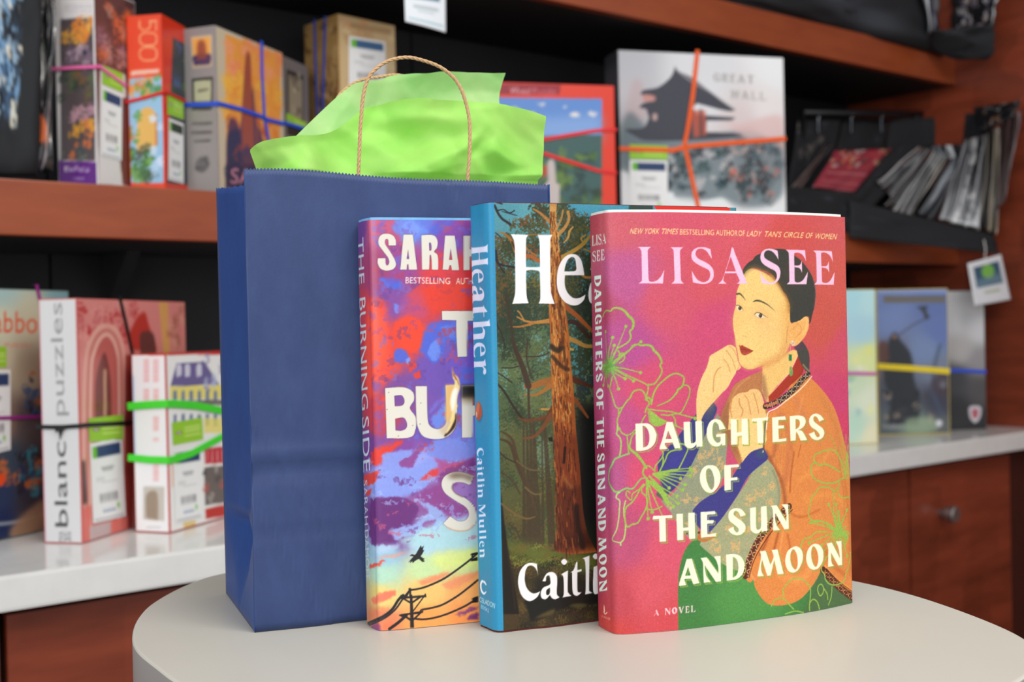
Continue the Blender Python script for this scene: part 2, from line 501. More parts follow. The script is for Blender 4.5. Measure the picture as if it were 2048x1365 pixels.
for a in range(2):
    for j in range(k): Fc.append((a * k + j, (a + 1) * k + j, (a + 1) * k + (j + 1) % k, a * k + (j + 1) % k))
Fc.append(tuple(2 * k + j for j in range(k))[::-1])
tag(link('table_edge', mesh('table_edge', V, Fc), M_rim, te, True), 'darker grey edge band')
V, Fc = sweep([(cen[0], cen[1], .02), (cen[0], cen[1], .06), (cen[0], cen[1], TABLE_Z - .09), (cen[0], cen[1], TABLE_Z - .058)], [.05, .035, .035, .09], 32)
link('pedestal', mesh('pedestal', V, Fc), M_leg, te)
V, Fc = sweep([(cen[0], cen[1], .0), (cen[0], cen[1], .018), (cen[0], cen[1], .024)], [.21, .21, .19], 48)
link('foot_plate', mesh('foot_plate', V, Fc), M_leg, te)

# ============================================================ paper gift bag
def paper(name, c, c2):
    m, nt, b = new_mat(name)
    n = noisy(nt, 45, 5, 0.65, (1, 1, 0.5)); r = ramp(nt, n.outputs[0], [(0.3, c), (0.72, c2)])
    n2 = noisy(nt, 900, 2, 0.5)
    mx = nt.nodes.new('ShaderNodeMath'); mx.operation = 'MULTIPLY_ADD'; mx.inputs[1].default_value = 0.12
    nt.links.new(n2.outputs[0], mx.inputs[0]); nt.links.new(n.outputs[0], mx.inputs[2])
    nt.links.new(r.outputs[0], b.inputs['Base Color']); b.inputs['Roughness'].default_value = 0.55
    b.inputs['Sheen Weight'].default_value = 0.05
    bump(nt, mx.outputs[0], b, 0.6, 0.0006); return m
M_blue = paper('navy_kraft_paper', rgb(34, 54, 100), rgb(46, 66, 112))
M_blue2 = paper('navy_kraft_paper_shaded', rgb(12, 56, 122), rgb(20, 66, 134))  # same paper as the front, gusset shading mixed into the blue
F0 = np.array([-0.1508, 0.6568]); B0 = np.array([-0.1929, 0.7594])
bd = np.array([0.945, 0.327]); bd /= np.linalg.norm(bd)
LB = 0.1865
be = empty('gift_bag', (F0[0], F0[1], TABLE_Z), 'open navy blue paper gift bag with pinked top edge behind the books', 'gift bag')
HB = 0.2652
def bag_panel(name, P0, nrm, H0, H1, sgn, lab=None, LB=LB):
    nx, ny = 191, 66
    a = np.linspace(0, 1, nx); z = np.linspace(0, 1, ny) ** 0.97
    G = np.zeros((ny, nx, 3))
    H = H0 + (H1 - H0) * a + 0.0016 * np.sin(a * 9) * (1 - a)
    for i in range(ny):
        zz = z[i] * H
        if i == ny - 1: zz = H + np.where(np.arange(nx) % 2 == 0, 0.0005, -0.0006)
        zr = z[i] * H0
        d = 0.0016 * np.exp(-((zr - 0.101) / 0.004) ** 2) - 0.0014 * np.exp(-((zr - 0.092) / 0.006) ** 2)
        d = d - 0.0007 * np.exp(-((zr - 0.055) / 0.002) ** 2) - 0.0009 * (1 - np.minimum(1, zr / 0.008)) ** 2
        d = d + 0.0012 * np.sin(math.pi * a) * (zr / H0) ** 2 + 0.0009 * np.sin(a * 14 + zr * 30) * np.sin(zr * 22 + a * 5)
        d = d - 0.0007 * ((np.sin(a * 5 + zr * 16) > 0.93) * 1.0)
        L = LB - 0.001 * (zr / H0)
        G[i, :, 0] = P0[0] + bd[0] * a * L + nrm[0] * d
        G[i, :, 1] = P0[1] + bd[1] * a * L + nrm[1] * d
        G[i, :, 2] = TABLE_Z + 0.0003 + zz
    o = link(name, grid_mesh(name, G), M_blue, be, True)
    md = o.modifiers.new('paper', 'SOLIDIFY'); md.thickness = 0.0003; md.offset = -1
    if lab: o['label'] = lab
fn = np.array([bd[1], -bd[0]])
bag_panel('front_panel', F0, fn, HB, 0.2600, 1)
bag_panel('back_panel', B0, -fn, 0.2678, 0.263, -1, None, LB - .016)
def gusset(Pf, Pb, side):
    nu, nz = 13, 55; G = np.zeros((nz, nu * 2 - 1, 3)); H = 0.2600
    for i in range(nz):
        zz = H * i / (nz - 1)
        if zz < 0.055: ins = 0.012 * (zz / 0.055) ** 1.5
        else: ins = 0.008 + 0.007 * ((zz - 0.055) / (H - 0.055)) ** 0.8
        dd = 0.0016 * math.exp(-((zz - 0.056) / 0.003) ** 2)
        for j in range(nu * 2 - 1):
            w = j / (nu * 2 - 2); c = 1 - abs(2 * w - 1)
            p = Pf + (Pb - Pf) * w
            if zz < 0.055:                      # folded triangle of the bottom
                e = max(0.0, min(c, (zz / 0.055) * 1.6 - w * 0.9)) if w > 0 else 0
                off = ins * c + 0.006 * max(0.0, (zz / 0.055) - (1 - c)) * (w > 0.3)
            else: off = ins * c - dd * c
            p = p + bd * side * off
            t = 0.0005 if j % 2 == 0 else -0.0006
            G[i, j] = (p[0], p[1], TABLE_Z + 0.0003 + zz + (t + (0.0075 * w if True else 0) if i == nz - 1 else 0.0075 * w * (zz / H)))
    o = link('gusset', grid_mesh('gusset', G), M_blue2, be, False)
    md = o.modifiers.new('paper', 'SOLIDIFY'); md.thickness = 0.0003
gusset(F0, B0, 1)
gusset(F0 + bd * LB, B0 + bd * (LB - .016), -.15)
i_ = bd * .003 + (B0 - F0) * .04; q = [F0 + i_, F0 + bd * LB + i_ - bd * .006, B0 + bd * (LB - .019) - (B0 - F0) * .04, B0 + bd * .003 - (B0 - F0) * .04]
link('base', mesh('base', [(p[0], p[1], TABLE_Z + .0006) for p in q] + [(p[0], p[1], TABLE_Z + .0012) for p in q], CF), M_blue2, be)

M_cord = plain('kraft_paper_cord', rgb(196, 158, 116), 0.7, 0.12, 500, 0.3, 0.0003)
def cord(path, P, n, label):
    pts = cr([at_plane(p, P, n) for p in path], closed=False, sub=14)
    V, Fc = [], []
    tot = np.r_[0, np.cumsum(np.linalg.norm(np.diff(pts, axis=0), axis=1))]
    s = np.arange(0, tot[-1], 0.0006)
    C_ = np.stack([np.interp(s, tot, pts[:, i]) for i in range(3)], 1)
    for ph in (0, 2.094, 4.189):
        Q = []
        for i, c in enumerate(C_):
            t = C_[min(i + 1, len(C_) - 1)] - C_[max(i - 1, 0)]; t /= np.linalg.norm(t)
            a = np.cross(t, n); a /= np.linalg.norm(a); b = np.cross(t, a)
            w = s[i] / 0.0095 * 2 * math.pi + ph
            Q.append(c + 0.00052 * (math.cos(w) * a + math.sin(w) * b))
        v, f = sweep(Q, 0.00066, 7)
        f = [tuple(x + len(V) for x in g) for g in f]; V += v; Fc += f
    o = link('handle', mesh('handle', V, Fc), M_cord, be, True); o['label'] = label
f3 = np.array([fn[0], fn[1], 0])
pf = np.array([F0[0] - fn[0] * 0.003, F0[1] - fn[1] * 0.003, TABLE_Z])
pb = np.array([B0[0] + fn[0] * 0.004, B0[1] + fn[1] * 0.004, TABLE_Z])
cord([(715, 420), (717, 351), (719, 296), (722, 239), (727, 190), (737, 156), (754, 136), (779, 121), (812, 115), (842, 120), (878, 133),
      (905, 153), (921, 176), (931, 203), (938, 236), (940, 276), (938, 322), (935, 362), (933, 430)], pf, f3, 'front twisted kraft cord handle')
cord([(664, 430), (660, 330), (662, 240), (674, 198), (689, 180), (709, 166), (731, 158), (758, 154), (790, 150), (822, 156), (852, 172),
      (872, 190), (880, 240), (882, 320), (880, 430)], pb, f3, 'rear twisted kraft cord handle')

# ---- green tissue paper
def tissue_mat(nm='lime_tissue_paper', ca=(174, 248, 108), cb=(206, 254, 136)):
    m, nt, b = new_mat(nm)
    n = noisy(nt, 26, 5, 0.6); r = ramp(nt, n.outputs[0], [(0.3, rgb(*ca)), (0.7, rgb(*cb))])
    nt.links.new(r.outputs[0], b.inputs['Base Color']); b.inputs['Roughness'].default_value = 0.6
    n2 = noisy(nt, 60, 3, 0.5); bump(nt, n2.outputs[0], b, 0.25, 0.0012)
    t = nt.nodes.new('ShaderNodeBsdfTranslucent'); nt.links.new(r.outputs[0], t.inputs[0])
    mx = nt.nodes.new('ShaderNodeMixShader'); mx.inputs[0].default_value = 0.45
    out = nt.nodes['Material Output']
    nt.links.new(b.outputs[0], mx.inputs[1]); nt.links.new(t.outputs[0], mx.inputs[2]); nt.links.new(mx.outputs[0], out.inputs[0])
    return m
M_tis = tissue_mat()
M_tis2 = tissue_mat('pale_lime_tissue_paper', (172, 236, 140), (208, 246, 166))
def crumple(x, z, seed, amp):
    g = np.random.default_rng(seed); d = np.zeros_like(x)
    wx = x + 0.012 * np.sin(z * 70 + seed) ; wz = z + 0.012 * np.sin(x * 60 + seed * 2)
    cx, cz = x.mean(), z.mean()
    for i in range(26):                        # creases: the sheet turns a little along each random line
        px_, pz_ = cx + g.uniform(-.09, .09), cz + g.uniform(-.03, .05); an = g.random() * 2 * math.pi
        q = (x - px_) * math.cos(an) + (z - pz_) * math.sin(an)
        r = np.hypot(x - px_, z - pz_); win = np.exp(-(r / g.uniform(.012, .05)) ** 2)
        d += np.abs(q) * win * g.uniform(-.55, .55) * amp / .003
    for i in range(60):
        px_, pz_ = cx + g.uniform(-.09, .09), cz + g.uniform(-.03, .05); an = g.random() * 2 * math.pi
        q = (x - px_) * math.cos(an) + (z - pz_) * math.sin(an); r = np.hypot(x - px_, z - pz_)
        d += np.abs(q) * np.exp(-(r / g.uniform(.006, .016)) ** 2) * g.uniform(-.6, .6) * amp / .003
    for i in range(5):
        an = g.random() * math.pi; f = 16 * 1.5 ** i; ph = g.random()
        t = (wx * math.cos(an) + wz * math.sin(an)) * f + ph
        d += (np.abs((t % 1) * 2 - 1) - 0.5) * amp * .38 / (1.4 ** i)
    return d
def sheet(outline, depth, lean, seed, amp, name, label, folds=()):
    """tissue sheet standing in the bag: outline traced, crumpled out of its plane"""
    P = np.array([F0[0] - fn[0] * depth, F0[1] - fn[1] * depth, TABLE_Z])
    n = f3.copy()
    A = np.array([at_plane(p, P, n) for p in cr(*tr(outline))])
    u = (A - P) @ np.array([bd[0], bd[1], 0]); z = A[:, 2]
    bm = bmesh.new()
    # fill outline by a fine grid clipped to it
    st = 0.0016
    us = np.arange(u.min() - st, u.max() + st, st); zs = np.arange(z.min() - st, z.max() + st, st)
    Ug, Zg = np.meshgrid(us, zs)
    ins = np.zeros(Ug.shape, bool); k = len(u)
    for i in range(k):
        a, b, c, d = u[i], z[i], u[(i + 1) % k], z[(i + 1) % k]
        with np.errstate(divide='ignore', invalid='ignore'):
            cr_ = ((b > Zg) != (d > Zg)) & (Ug < (c - a) * (Zg - b) / (d - b + 1e-15) + a)
        ins ^= cr_
    # snap the border points onto the outline
    bx = Ug.copy(); bz = Zg.copy()
    near = ins.copy()
    near[1:] |= ins[:-1]; near[:-1] |= ins[1:]; near[:, 1:] |= near[:, :-1].copy(); near[:, :-1] |= near[:, 1:].copy()
    O = np.stack([u, z], 1); O2 = np.roll(O, -1, 0); dO = O2 - O; L2 = (dO ** 2).sum(1) + 1e-15
    for i, j in zip(*np.where(near & ~ins)):
        q = np.array([Ug[i, j], Zg[i, j]]); t = np.clip(((q - O) * dO).sum(1) / L2, 0, 1)
        C = O + dO * t[:, None]; m = ((C - q) ** 2).sum(1).argmin(); bx[i, j], bz[i, j] = C[m]
    zt = TABLE_Z + HB
    D = crumple(bx, bz, seed, amp) + lean * np.maximum(0, bz - zt)
    for (fu, fz, ru, rz, fa) in folds:
        q = at_plane((fu, fz), P, n); uu = (q - P) @ np.array([bd[0], bd[1], 0])
        D += fa * np.exp(-((bx - uu) / ru) ** 2 - ((bz - q[2]) / rz) ** 2)
    D = np.where(bz < zt + 0.004, D * 0.35 - 0.006, D)
    idx = -np.ones(Ug.shape, int); V = []
    for i, j in zip(*np.where(near)):
        idx[i, j] = len(V)
        V.append((P[0] + bd[0] * bx[i, j] + f3[0] * D[i, j], P[1] + bd[1] * bx[i, j] + f3[1] * D[i, j], bz[i, j]))
    Fc = []
    for i in range(len(zs) - 1):
        for j in range(len(us) - 1):
            q = (idx[i, j], idx[i, j + 1], idx[i + 1, j + 1], idx[i + 1, j])
            if min(q) >= 0 and (ins[i, j] or ins[i, j + 1] or ins[i + 1, j] or ins[i + 1, j + 1]): Fc.append(q)
    me = mesh(name, V, Fc)
    o = link(name, me, M_tis2 if name == 'rear_sheet' else M_tis, te2, True); o['label'] = label
te2 = empty('tissue_paper', (F0[0] + .05, F0[1] + .05, TABLE_Z + .2), 'crumpled lime green tissue paper standing up out of the blue bag', 'tissue paper')
sheet('575,420 585,290 592,272 640,225s 684,184s 715,160s 742,152s 778,143s 800,134s 835,131s 870,132s 900,129s 940,131s 975,134s 1026,136 1021,160s 1016,190 1012,260 1010,420',
      0.072, -0.15, 3, 0.0024, 'rear_sheet', 'paler sheet at the back', [(830, 180, .02, .012, .005), (940, 170, .03, .02, -.006)])
sheet('556,420 545,346 519,338 510,318s 501,298 515,287s 540,278s 600,268s 640,263s 668,257s 690,246s 708,232s 725,218 740,208s 770,202s 800,197s 840,195s 880,200s 930,203s 975,207s 1020,215s 1060,226s 1086,236 1086,300 1084,345s 1080,372 1050,420',
      0.030, 0.10, 11, 0.0030, 'front_sheet', 'brighter sheet at the front',
      [(830, 262, .016, .014, -.010), (850, 238, .03, .006, .007), (800, 330, .02, .016, .008), (1040, 280, .014, .03, -.006), (610, 310, .02, .02, .006)])
sheet('640,420 650,340 672,262 695,246s 718,230 722,219 735,222s 760,245s 770,330 765,420', 0.052, 0.0, 21, 0.003, 'middle_sheet', 'folded sheet between the other two')
# ============================================================ books
def arclen(P): return np.r_[0, np.cumsum(np.linalg.norm(np.diff(P, axis=0), axis=1))]
class Jacket:
    """paper jacket wrapped round a book: plan profile x height"""
    def __init__(s, contour, thick, length, z0, z1, cell, dense_len):
        P = np.array([at_z(p, TABLE_Z)[:2] for p in contour])
        corner = P[3]; d = P[-1] - corner; d /= np.linalg.norm(d); nb = np.array([-d[1], d[0]])
        s.d, s.nb, s.corner = d, nb, corner
        end = corner + d * length
        rest = P[4:]
        e_dir = rest[-1] - rest[-2]; e_dir /= np.linalg.norm(e_dir)
        have = np.linalg.norm(rest[-1] - corner)
        front = list(P[:4]) + list(rest)
        if have < length - 0.004: front.append(rest[-1] + (e_dir * 0.5 + d * 0.5) / np.linalg.norm(e_dir * 0.5 + d * 0.5) * (length - have))
        front = np.array(front); end = front[-1]
        a0 = (P[0] - corner) @ d; b0 = (P[0] - corner) @ nb
        back = [end + nb * thick, corner + d * (length * .5) + nb * thick, corner + d * 0.012 + nb * thick, corner + d * 0.004 + nb * (thick - 0.0008),
                corner + d * (a0 + 0.0015) + nb * (thick + b0) / 2]
        if thick - b0 < 0.004: back = back[:-1]
        full = np.array(back + list(front))
        full = cr(full, [True] * len(full), closed=False, sub=12)
        fold = [end + d * 0.0012 + nb * 0.0006, end + d * 0.0014 + nb * 0.0035]
        s.P = np.r_[full, fold]; s.S = arclen(s.P) * 1000
        i0 = np.linalg.norm(s.P - P[0], axis=1).argmin()
        s.s_sil, s.s_end = s.S[i0], s.S[-1]
        s.S = s.S - s.s_sil + 8.0                      # sheet origin 8 mm behind the visible outline
        s.s_sil, s.s_end = 8.0, s.S[-1]
        s.z0, s.z1, s.cell, s.dense = z0, z1, cell, dense_len
        s.back_start = s.S[0]; s.thick = thick
    def mm(s, pts):
        """trace pixels on the photographed cover -> millimetres on the flat sheet"""
        pts = np.atleast_2d(np.asarray(pts, float)); sh = pts.shape
        D = FW[None] + np.outer(pts[:, 0] - 1024, RT) / FPX - np.outer(pts[:, 1] - 682.5, UP) / FPX
        i0 = np.searchsorted(s.S, 3.0)
        A = s.P[i0:-3]; Bm = s.P[i0 + 1:-2]; E = Bm - A
        dx, dy = D[:, 0][:, None], D[:, 1][:, None]
        den = dx * -E[:, 1] + dy * E[:, 0]
        t = (A[:, 0] * -E[:, 1] + A[:, 1] * E[:, 0]) / den
        w = (dx * A[:, 1] - dy * A[:, 0]) / den
        lo = np.zeros(len(A)); hi = np.ones(len(A)); hi[-1] = 40
        err = np.maximum(np.maximum(lo - w, w - hi), 0) * np.linalg.norm(E, axis=1) * 1000 / np.minimum(1, 1)
        score = err + t * 0.2 + (t < 0) * 99
        j = score.argmin(1); r = np.arange(len(pts))
        ww = w[r, j]; ww = np.where(j < len(A) - 1, np.clip(ww, 0, 1), ww); tt = t[r, j]
        S = s.S[i0:-3][j] + ww * np.linalg.norm(E, axis=1)[j] * 1000
        zz = CAM_Z + D[:, 2] * tt
        return np.stack([S, (s.z1 - zz) * 1000], 1)
    def canvas(s, res, base): return Canvas(s.S[-1], (s.z1 - s.z0) * 1000, res, base)
    def build(s, cv, mat, parent, side_color, wob=0.0):
        c = s.cell
        cols = np.r_[np.linspace(s.S[0], 0, 26)[:-1], np.arange(0, min(s.dense, s.S[-1] - 6), c), np.arange(min(s.dense, s.S[-1] - 6), s.S[-1] - 6, c * 2.5), np.linspace(s.S[-1] - 5.5, s.S[-1], 10)]
        H = (s.z1 - s.z0) * 1000; rows = np.linspace(0, H, int(H / c))
        X = np.interp(cols, s.S, s.P[:, 0]); Y = np.interp(cols, s.S, s.P[:, 1])
        G = np.zeros((len(rows), len(cols), 3)); G[:, :, 0] = X; G[:, :, 1] = Y
        G[:, :, 2] = (s.z1 - rows / 1000)[:, None]
        if wob: G[0, :, 2] += wob * np.sin(cols * 0.21) * (cols < 40)
        Xc, Yc = np.meshgrid(cols, rows)
        ink = cv.sample(np.maximum(Xc, 0), Yc)
        m = (Xc < 0)[..., None]; ink = np.where(m, np.array(side_color) / 255, ink)
        me = grid_mesh('jacket', G[::-1], ink[::-1])
        return link('jacket', me, mat, parent, True)
    def case(s, z0, z1, mat, parent, label, inset=0.0006, t=0.0026):
        """hard boards and spine just inside the jacket"""
        k_ = (s.S < s.S[-3] - 2.0) & (s.S > s.S[0] + 2.0); P = s.P[k_]; T = np.gradient(P, axis=0); T /= np.linalg.norm(T, axis=1)[:, None]
        N = np.stack([-T[:, 1], T[:, 0]], 1)
        mid = s.corner + s.d * 0.05 + s.nb * s.thick / 2
        if ((mid - P[len(P) // 2]) @ N[len(P) // 2]) < 0: N = -N
        O, I = P + N * inset, P + N * (inset + t); k = len(P)
        V = [(*p, z0) for p in O] + [(*p, z1) for p in O] + [(*p, z0) for p in I] + [(*p, z1) for p in I]
        F = []
        for i in range(k - 1):
            F += [(i, i + 1, k + i + 1, k + i), (2 * k + i + 1, 2 * k + i, 3 * k + i, 3 * k + i + 1),
                  (k + i, k + i + 1, 3 * k + i + 1, 3 * k + i), (i + 1, i, 2 * k + i, 2 * k + i + 1)]
        F += [(0, k, 3 * k, 2 * k), (k - 1, 3 * k - 1, 4 * k - 1, 2 * k - 1)]
        o = link('boards', mesh('boards', V, F), mat, parent, False); o['label'] = label
        return o
    def pages(s, z0, z1, length, mat, parent):
        a, b = 0.0045, length - 0.004
        q = [s.corner + s.d * a + s.nb * 0.0045, s.corner + s.d * b + s.nb * 0.0045,
             s.corner + s.d * b + s.nb * (s.thick - 0.0045), s.corner + s.d * a + s.nb * (s.thick - 0.0045)]
        # follow the bowed cover
        V = []
        n = 12
        fr = [np.interp(np.linspace(s.s_sil + 30, s.S[-3] - 5, n), s.S, s.P[:, 0]), np.interp(np.linspace(s.s_sil + 30, s.S[-3] - 5, n), s.S, s.P[:, 1])]
        F_ = [np.array([x, y]) + s.nb * 0.0045 for x, y in zip(*fr)]
        Bk = [s.corner + s.d * ((p - s.corner) @ s.d) + s.nb * (s.thick - 0.0045) for p in F_]
        for z in (z0, z1): V += [(*p, z) for p in F_] + [(*p, z) for p in Bk]
        F = []
        for i in range(n - 1):
            F += [(2 * n + i, 2 * n + i + 1, 3 * n + i + 1, 3 * n + i), (i + 1, i, n + i, n + i + 1),
                  (i, i + 1, 2 * n + i + 1, 2 * n + i), (n + i + 1, n + i, 3 * n + i, 3 * n + i + 1)]
        F += [(0, 2 * n, 3 * n, n), (n - 1, 2 * n - 1, 4 * n - 1, 3 * n - 1)]
        return link('page_block', mesh('page_block', V, F), mat, parent)
M_pages = plain('book_paper', rgb(238, 230, 212), 0.8, 0.04, 900)
M_whiteboard = plain('white_book_cloth', rgb(238, 236, 230), 0.6, 0.02, 400)
M_blueboard = plain('pale_blue_book_cloth', rgb(120, 178, 222), 0.5, 0.12, 120)
M_redboard = plain('dark_red_book_cloth', rgb(84, 30, 24), 0.6, 0.05, 300)

def field(c, pts, cols, power=2.2, soft=3.0):
    """smooth blend of ink colours given at trace points"""
    q = c.m(pts); h, w = c.H // 3 + 1, c.W // 3 + 1
    Y, X = np.mgrid[0:h, 0:w]; X = X * 3 / c.res; Y = Y * 3 / c.res
    num = np.zeros((h, w, 3)); den = np.zeros((h, w))
    for p, k in zip(q, cols):
        wt = 1 / ((X - p[0]) ** 2 + (Y - p[1]) ** 2 + soft ** 2) ** power
        num += wt[..., None] * np.array(k) / 255; den += wt
    a = num / den[..., None]
    yy = np.arange(c.H) / 3; xx = np.arange(c.W) / 3
    yi = np.minimum(yy.astype(int), h - 2); xi = np.minimum(xx.astype(int), w - 2); fy = (yy - yi)[:, None, None]; fx = (xx - xi)[None, :, None]
    c.img = ((a[yi][:, xi] * (1 - fx) + a[yi][:, xi + 1] * fx) * (1 - fy) + (a[yi + 1][:, xi] * (1 - fx) + a[yi + 1][:, xi + 1] * fx) * fy)
def clump(c, p, rx, ry, col, thr, cell, seed, alpha=1.0):
    """broken patch of brush dabs round p (trace point, radii mm)"""
    q = c.m(np.array([p]))[0] * c.res; R = max(rx, ry) * c.res
    x0, x1, y0, y1 = int(q[0] - rx * c.res), int(q[0] + rx * c.res), int(q[1] - ry * c.res), int(q[1] + ry * c.res)
    w, h = x1 - x0, y1 - y0
    if w < 2 or h < 2: return
    n = vnoise(h, w, max(1, cell * c.res), seed, 3)
    Y, X = np.mgrid[0:h, 0:w]; r = np.hypot((X - w / 2) / (w / 2), (Y - h / 2) / (h / 2))
    M = np.clip((n - thr - 0.35 * r ** 2) * 14, 0, 1) * np.clip((1 - r) * 6, 0, 1)
    c.blend(x0, y0, M, col, alpha)

# ---- traced letters
def glyphs(items):
    """[(char, [paths], x0, y0, k, slope)] -> {char: (loops, width)} with cap height 1"""
    G = {}
    for ch, paths, sl in items:
        L = [cr(*tr(p)) for p in paths]
        L = [np.c_[q[:, 0], q[:, 1] - sl * q[:, 0]] for q in L]
        A = np.concatenate(L); x0, y1 = A[:, 0].min(), A[:, 1].max(); h = y1 - A[:, 1].min()
        G[ch] = ([np.c_[(q[:, 0] - x0) / h, (y1 - q[:, 1]) / h] for q in L], (A[:, 0].max() - x0) / h)
    return G
def glyph_line(c, G, txt, p0, p1, h, up, color, gap=0.12, space=0.35, alpha=1.0):
    p0, p1, up = np.array(p0, float), np.array(p1, float), np.array(up, float); d = p1 - p0
    tot = sum(space if ch == ' ' else G[ch][1] for ch in txt) + gap * (len(txt) - 1); x = 0
    for ch in txt:
        if ch == ' ': x += space + gap; continue
        L, w = G[ch]
        hh = G[ch][2] if len(G[ch]) > 2 else 1.0
        c.fill([p0 + np.outer((q[:, 0] + x) / tot, d) + np.outer(q[:, 1] * h, up) for q in L], color, alpha, raw=True)
        x += w + gap

LISA = {'L': ['227,492 476,492 418,545s 415,620s 420,800s 430,1080s 452,1122s 480,1128s 530,1125s 600,1090s 660,1020s 712,912 690,1158 243,1158 300,1118s 308,1060s 305,800s 300,600s 285,540s 262,512s'],
 'I': ['826,500 1060,500 1010,545s 1000,600s 1010,900s 1018,1080s 1040,1135s 1080,1160 845,1162 892,1118s 903,1060s 895,800s 888,600s 875,540s'],
 'S': ['1555,535 1582,712 1540,650s 1490,575s 1430,535s 1370,522s 1310,545s 1283,610s 1300,670s 1350,715s 1450,765s 1530,815s 1590,880s 1615,960s 1608,1050s 1560,1125s 1480,1163s 1400,1168s 1310,1155s 1238,1138 1212,920 1260,1010s 1320,1090s 1390,1130s 1450,1135s 1520,1095s 1550,1020s 1545,950s 1510,905s 1450,875s 1350,825s 1260,765s 1215,700s 1210,620s 1240,555s 1310,510s 1400,497s 1480,508s'],
 'A': ['1940,518s 1957,508s 1974,522s 2002,615 2177,1040s 2200,1115s 2237,1165 2030,1163 2075,1130s 2080,1085s 2025,970 1818,970 1795,1060s 1792,1110s 1848,1163 1697,1163 1755,1110s 1790,1040s 1900,700s', '1924,665 1832,938 2018,938']}
SEE = {'S': ['775,560 793,738 760,670s 700,595s 640,560s 590,555s 545,585s 527,640s 545,695s 600,735s 700,790s 780,840s 820,910s 825,990s 800,1080s 745,1145s 660,1175s 570,1168s 485,1150 462,940 500,1030s 560,1100s 620,1138s 680,1140s 735,1105s 762,1040s 755,975s 720,925s 640,885s 540,825s 480,760s 462,690s 475,610s 530,550s 610,525s 690,535s'],
 'E': ['925,545 1275,553 1293,762 1265,690s 1220,630s 1160,600s 1100,600s 1082,610s 1076,640s 1080,820s 1090,832s 1150,832s 1190,810s 1215,740 1220,965 1195,905s 1160,875s 1100,862s 1085,870s 1085,1090s 1095,1125s 1130,1140s 1190,1130s 1250,1080s 1328,940 1300,1172 940,1172 985,1130s 990,1080s 985,800s 980,640s 970,590s'],
 'F2': ['1425,558 1762,572 1783,775 1755,700s 1710,635s 1650,598s 1600,592s 1572,602s 1566,640s 1572,830s 1580,845s 1640,845s 1680,825s 1705,755 1712,970 1690,910s 1650,880s 1600,872s 1578,880s 1582,1090s 1592,1135s 1640,1150s 1700,1135s 1750,1080s 1812,950 1797,1183 1440,1180 1480,1135s 1487,1090s 1482,800s 1475,650s 1465,600s']}
D1 = [['78,272 205,267s 270,275s 330,320s 372,400s 380,450s 365,530s 320,600s 250,645s 170,662s 88,662 85,560s 82,400s', '182,300 230,320s 265,380s 278,450s 275,530s 250,590s 192,618 186,450s'],
 ['525,250 608,248 700,520s 728,625 645,632 612,545 505,550 500,575s 538,638 425,642 430,600s 470,480s', '548,372 512,496 602,494'],
 ['770,248 862,243 870,400s 876,540s 895,555s 925,545s 945,510s 942,400s 938,238 1033,232 1040,400s 1043,600 955,608 952,570 925,605s 880,628s 830,620s 790,580s 778,500s'],
 ['1372,345 1283,362 1270,290s 1235,252s 1205,260s 1187,320s 1185,420s 1200,490s 1240,540s 1275,545s 1300,520s 1300,460 1240,463 1237,428 1370,410 1370,582 1325,585 1318,555 1290,590s 1240,602s 1180,585s 1125,520s 1103,430s 1108,340s 1140,260s 1190,215s 1250,208s 1310,235s'],
 ['1003,1050s 1025,950s 1080,885s 1150,870s 1230,885s 1285,960s 1300,1060s 1275,1160s 1215,1240s 1150,1268s 1080,1240s 1025,1160s', '1130,915s 1165,935s 1195,1000s 1212,1090s 1205,1180s 1175,1222s 1145,1200s 1110,1120s 1090,1020s 1098,945s']]
D2 = [['10,208 95,210 95,398 168,393 168,203 252,200 262,568 175,570 172,440 102,450 100,575 15,578'],
 ['312,238 322,200 552,180 540,225 463,228 475,400s 483,548 400,552 392,400s 385,235'],
 ['605,182 793,167 803,215 697,220 695,300 775,295 775,338 695,342 702,498 812,480 805,525 612,542'],
 ['858,165 990,155s 1060,175s 1088,230s 1075,290s 1030,340s 980,365s 1030,375s 1070,430s 1108,508 1015,515 980,430s 950,385 942,515 870,522', '942,205 985,215s 1005,260s 990,320s 943,355'],
 ['1350,215 1282,242 1260,195s 1225,165s 1200,185s 1205,235s 1260,285s 1330,340s 1355,400s 1340,460s 1290,500s 1230,508s 1175,480s 1133,420 1212,388 1225,430s 1255,468s 1285,455s 1283,420s 1240,370s 1170,320s 1138,260s 1145,190s 1190,140s 1245,128s 1310,160s'],
 ['-82,870 122,855 132,898 12,905 12,1050 105,1042 110,1085 12,1092 15,1225 -80,1235']]
D3 = [['45,292 300,277 305,320 212,322 220,640 132,643 125,330 35,338'],
 ['362,265 448,260 452,455 525,445 522,250 610,247 618,600 535,607 530,490 455,492 458,620 372,623'],
 ['690,240 885,225 898,268 782,275 782,352 872,348 865,393 780,398 785,545 905,525 895,570 695,588'],
 ['1308,275 1235,302 1215,250s 1180,222s 1150,230s 1142,270s 1180,310s 1250,360s 1300,420s 1295,490s 1250,540s 1180,555s 1110,530s 1065,475 1140,437 1150,480s 1180,515s 1210,500s 1205,460s 1150,410s 1090,360s 1070,300s 1085,230s 1140,190s 1200,185s 1260,210s'],
 ['500,880 570,872 640,1100s 675,1212 590,1222 562,1148 470,1152 475,1180s 495,1235 398,1245 405,1190s 460,1020s', '520,985 480,1110 555,1103'],
 ['690,868 772,855 935,1080 930,980s 905,900s 870,845 962,838 970,1185 900,1190 748,965 755,1040s 775,1120s 828,1195 735,1205 728,1080s 722,930s'],
 ['1040,820 1150,812s 1230,840s 1280,910s 1290,990s 1265,1080s 1200,1145s 1120,1168s 1048,1173', '1130,845 1180,880s 1205,950s 1205,1030s 1180,1100s 1130,1135']]
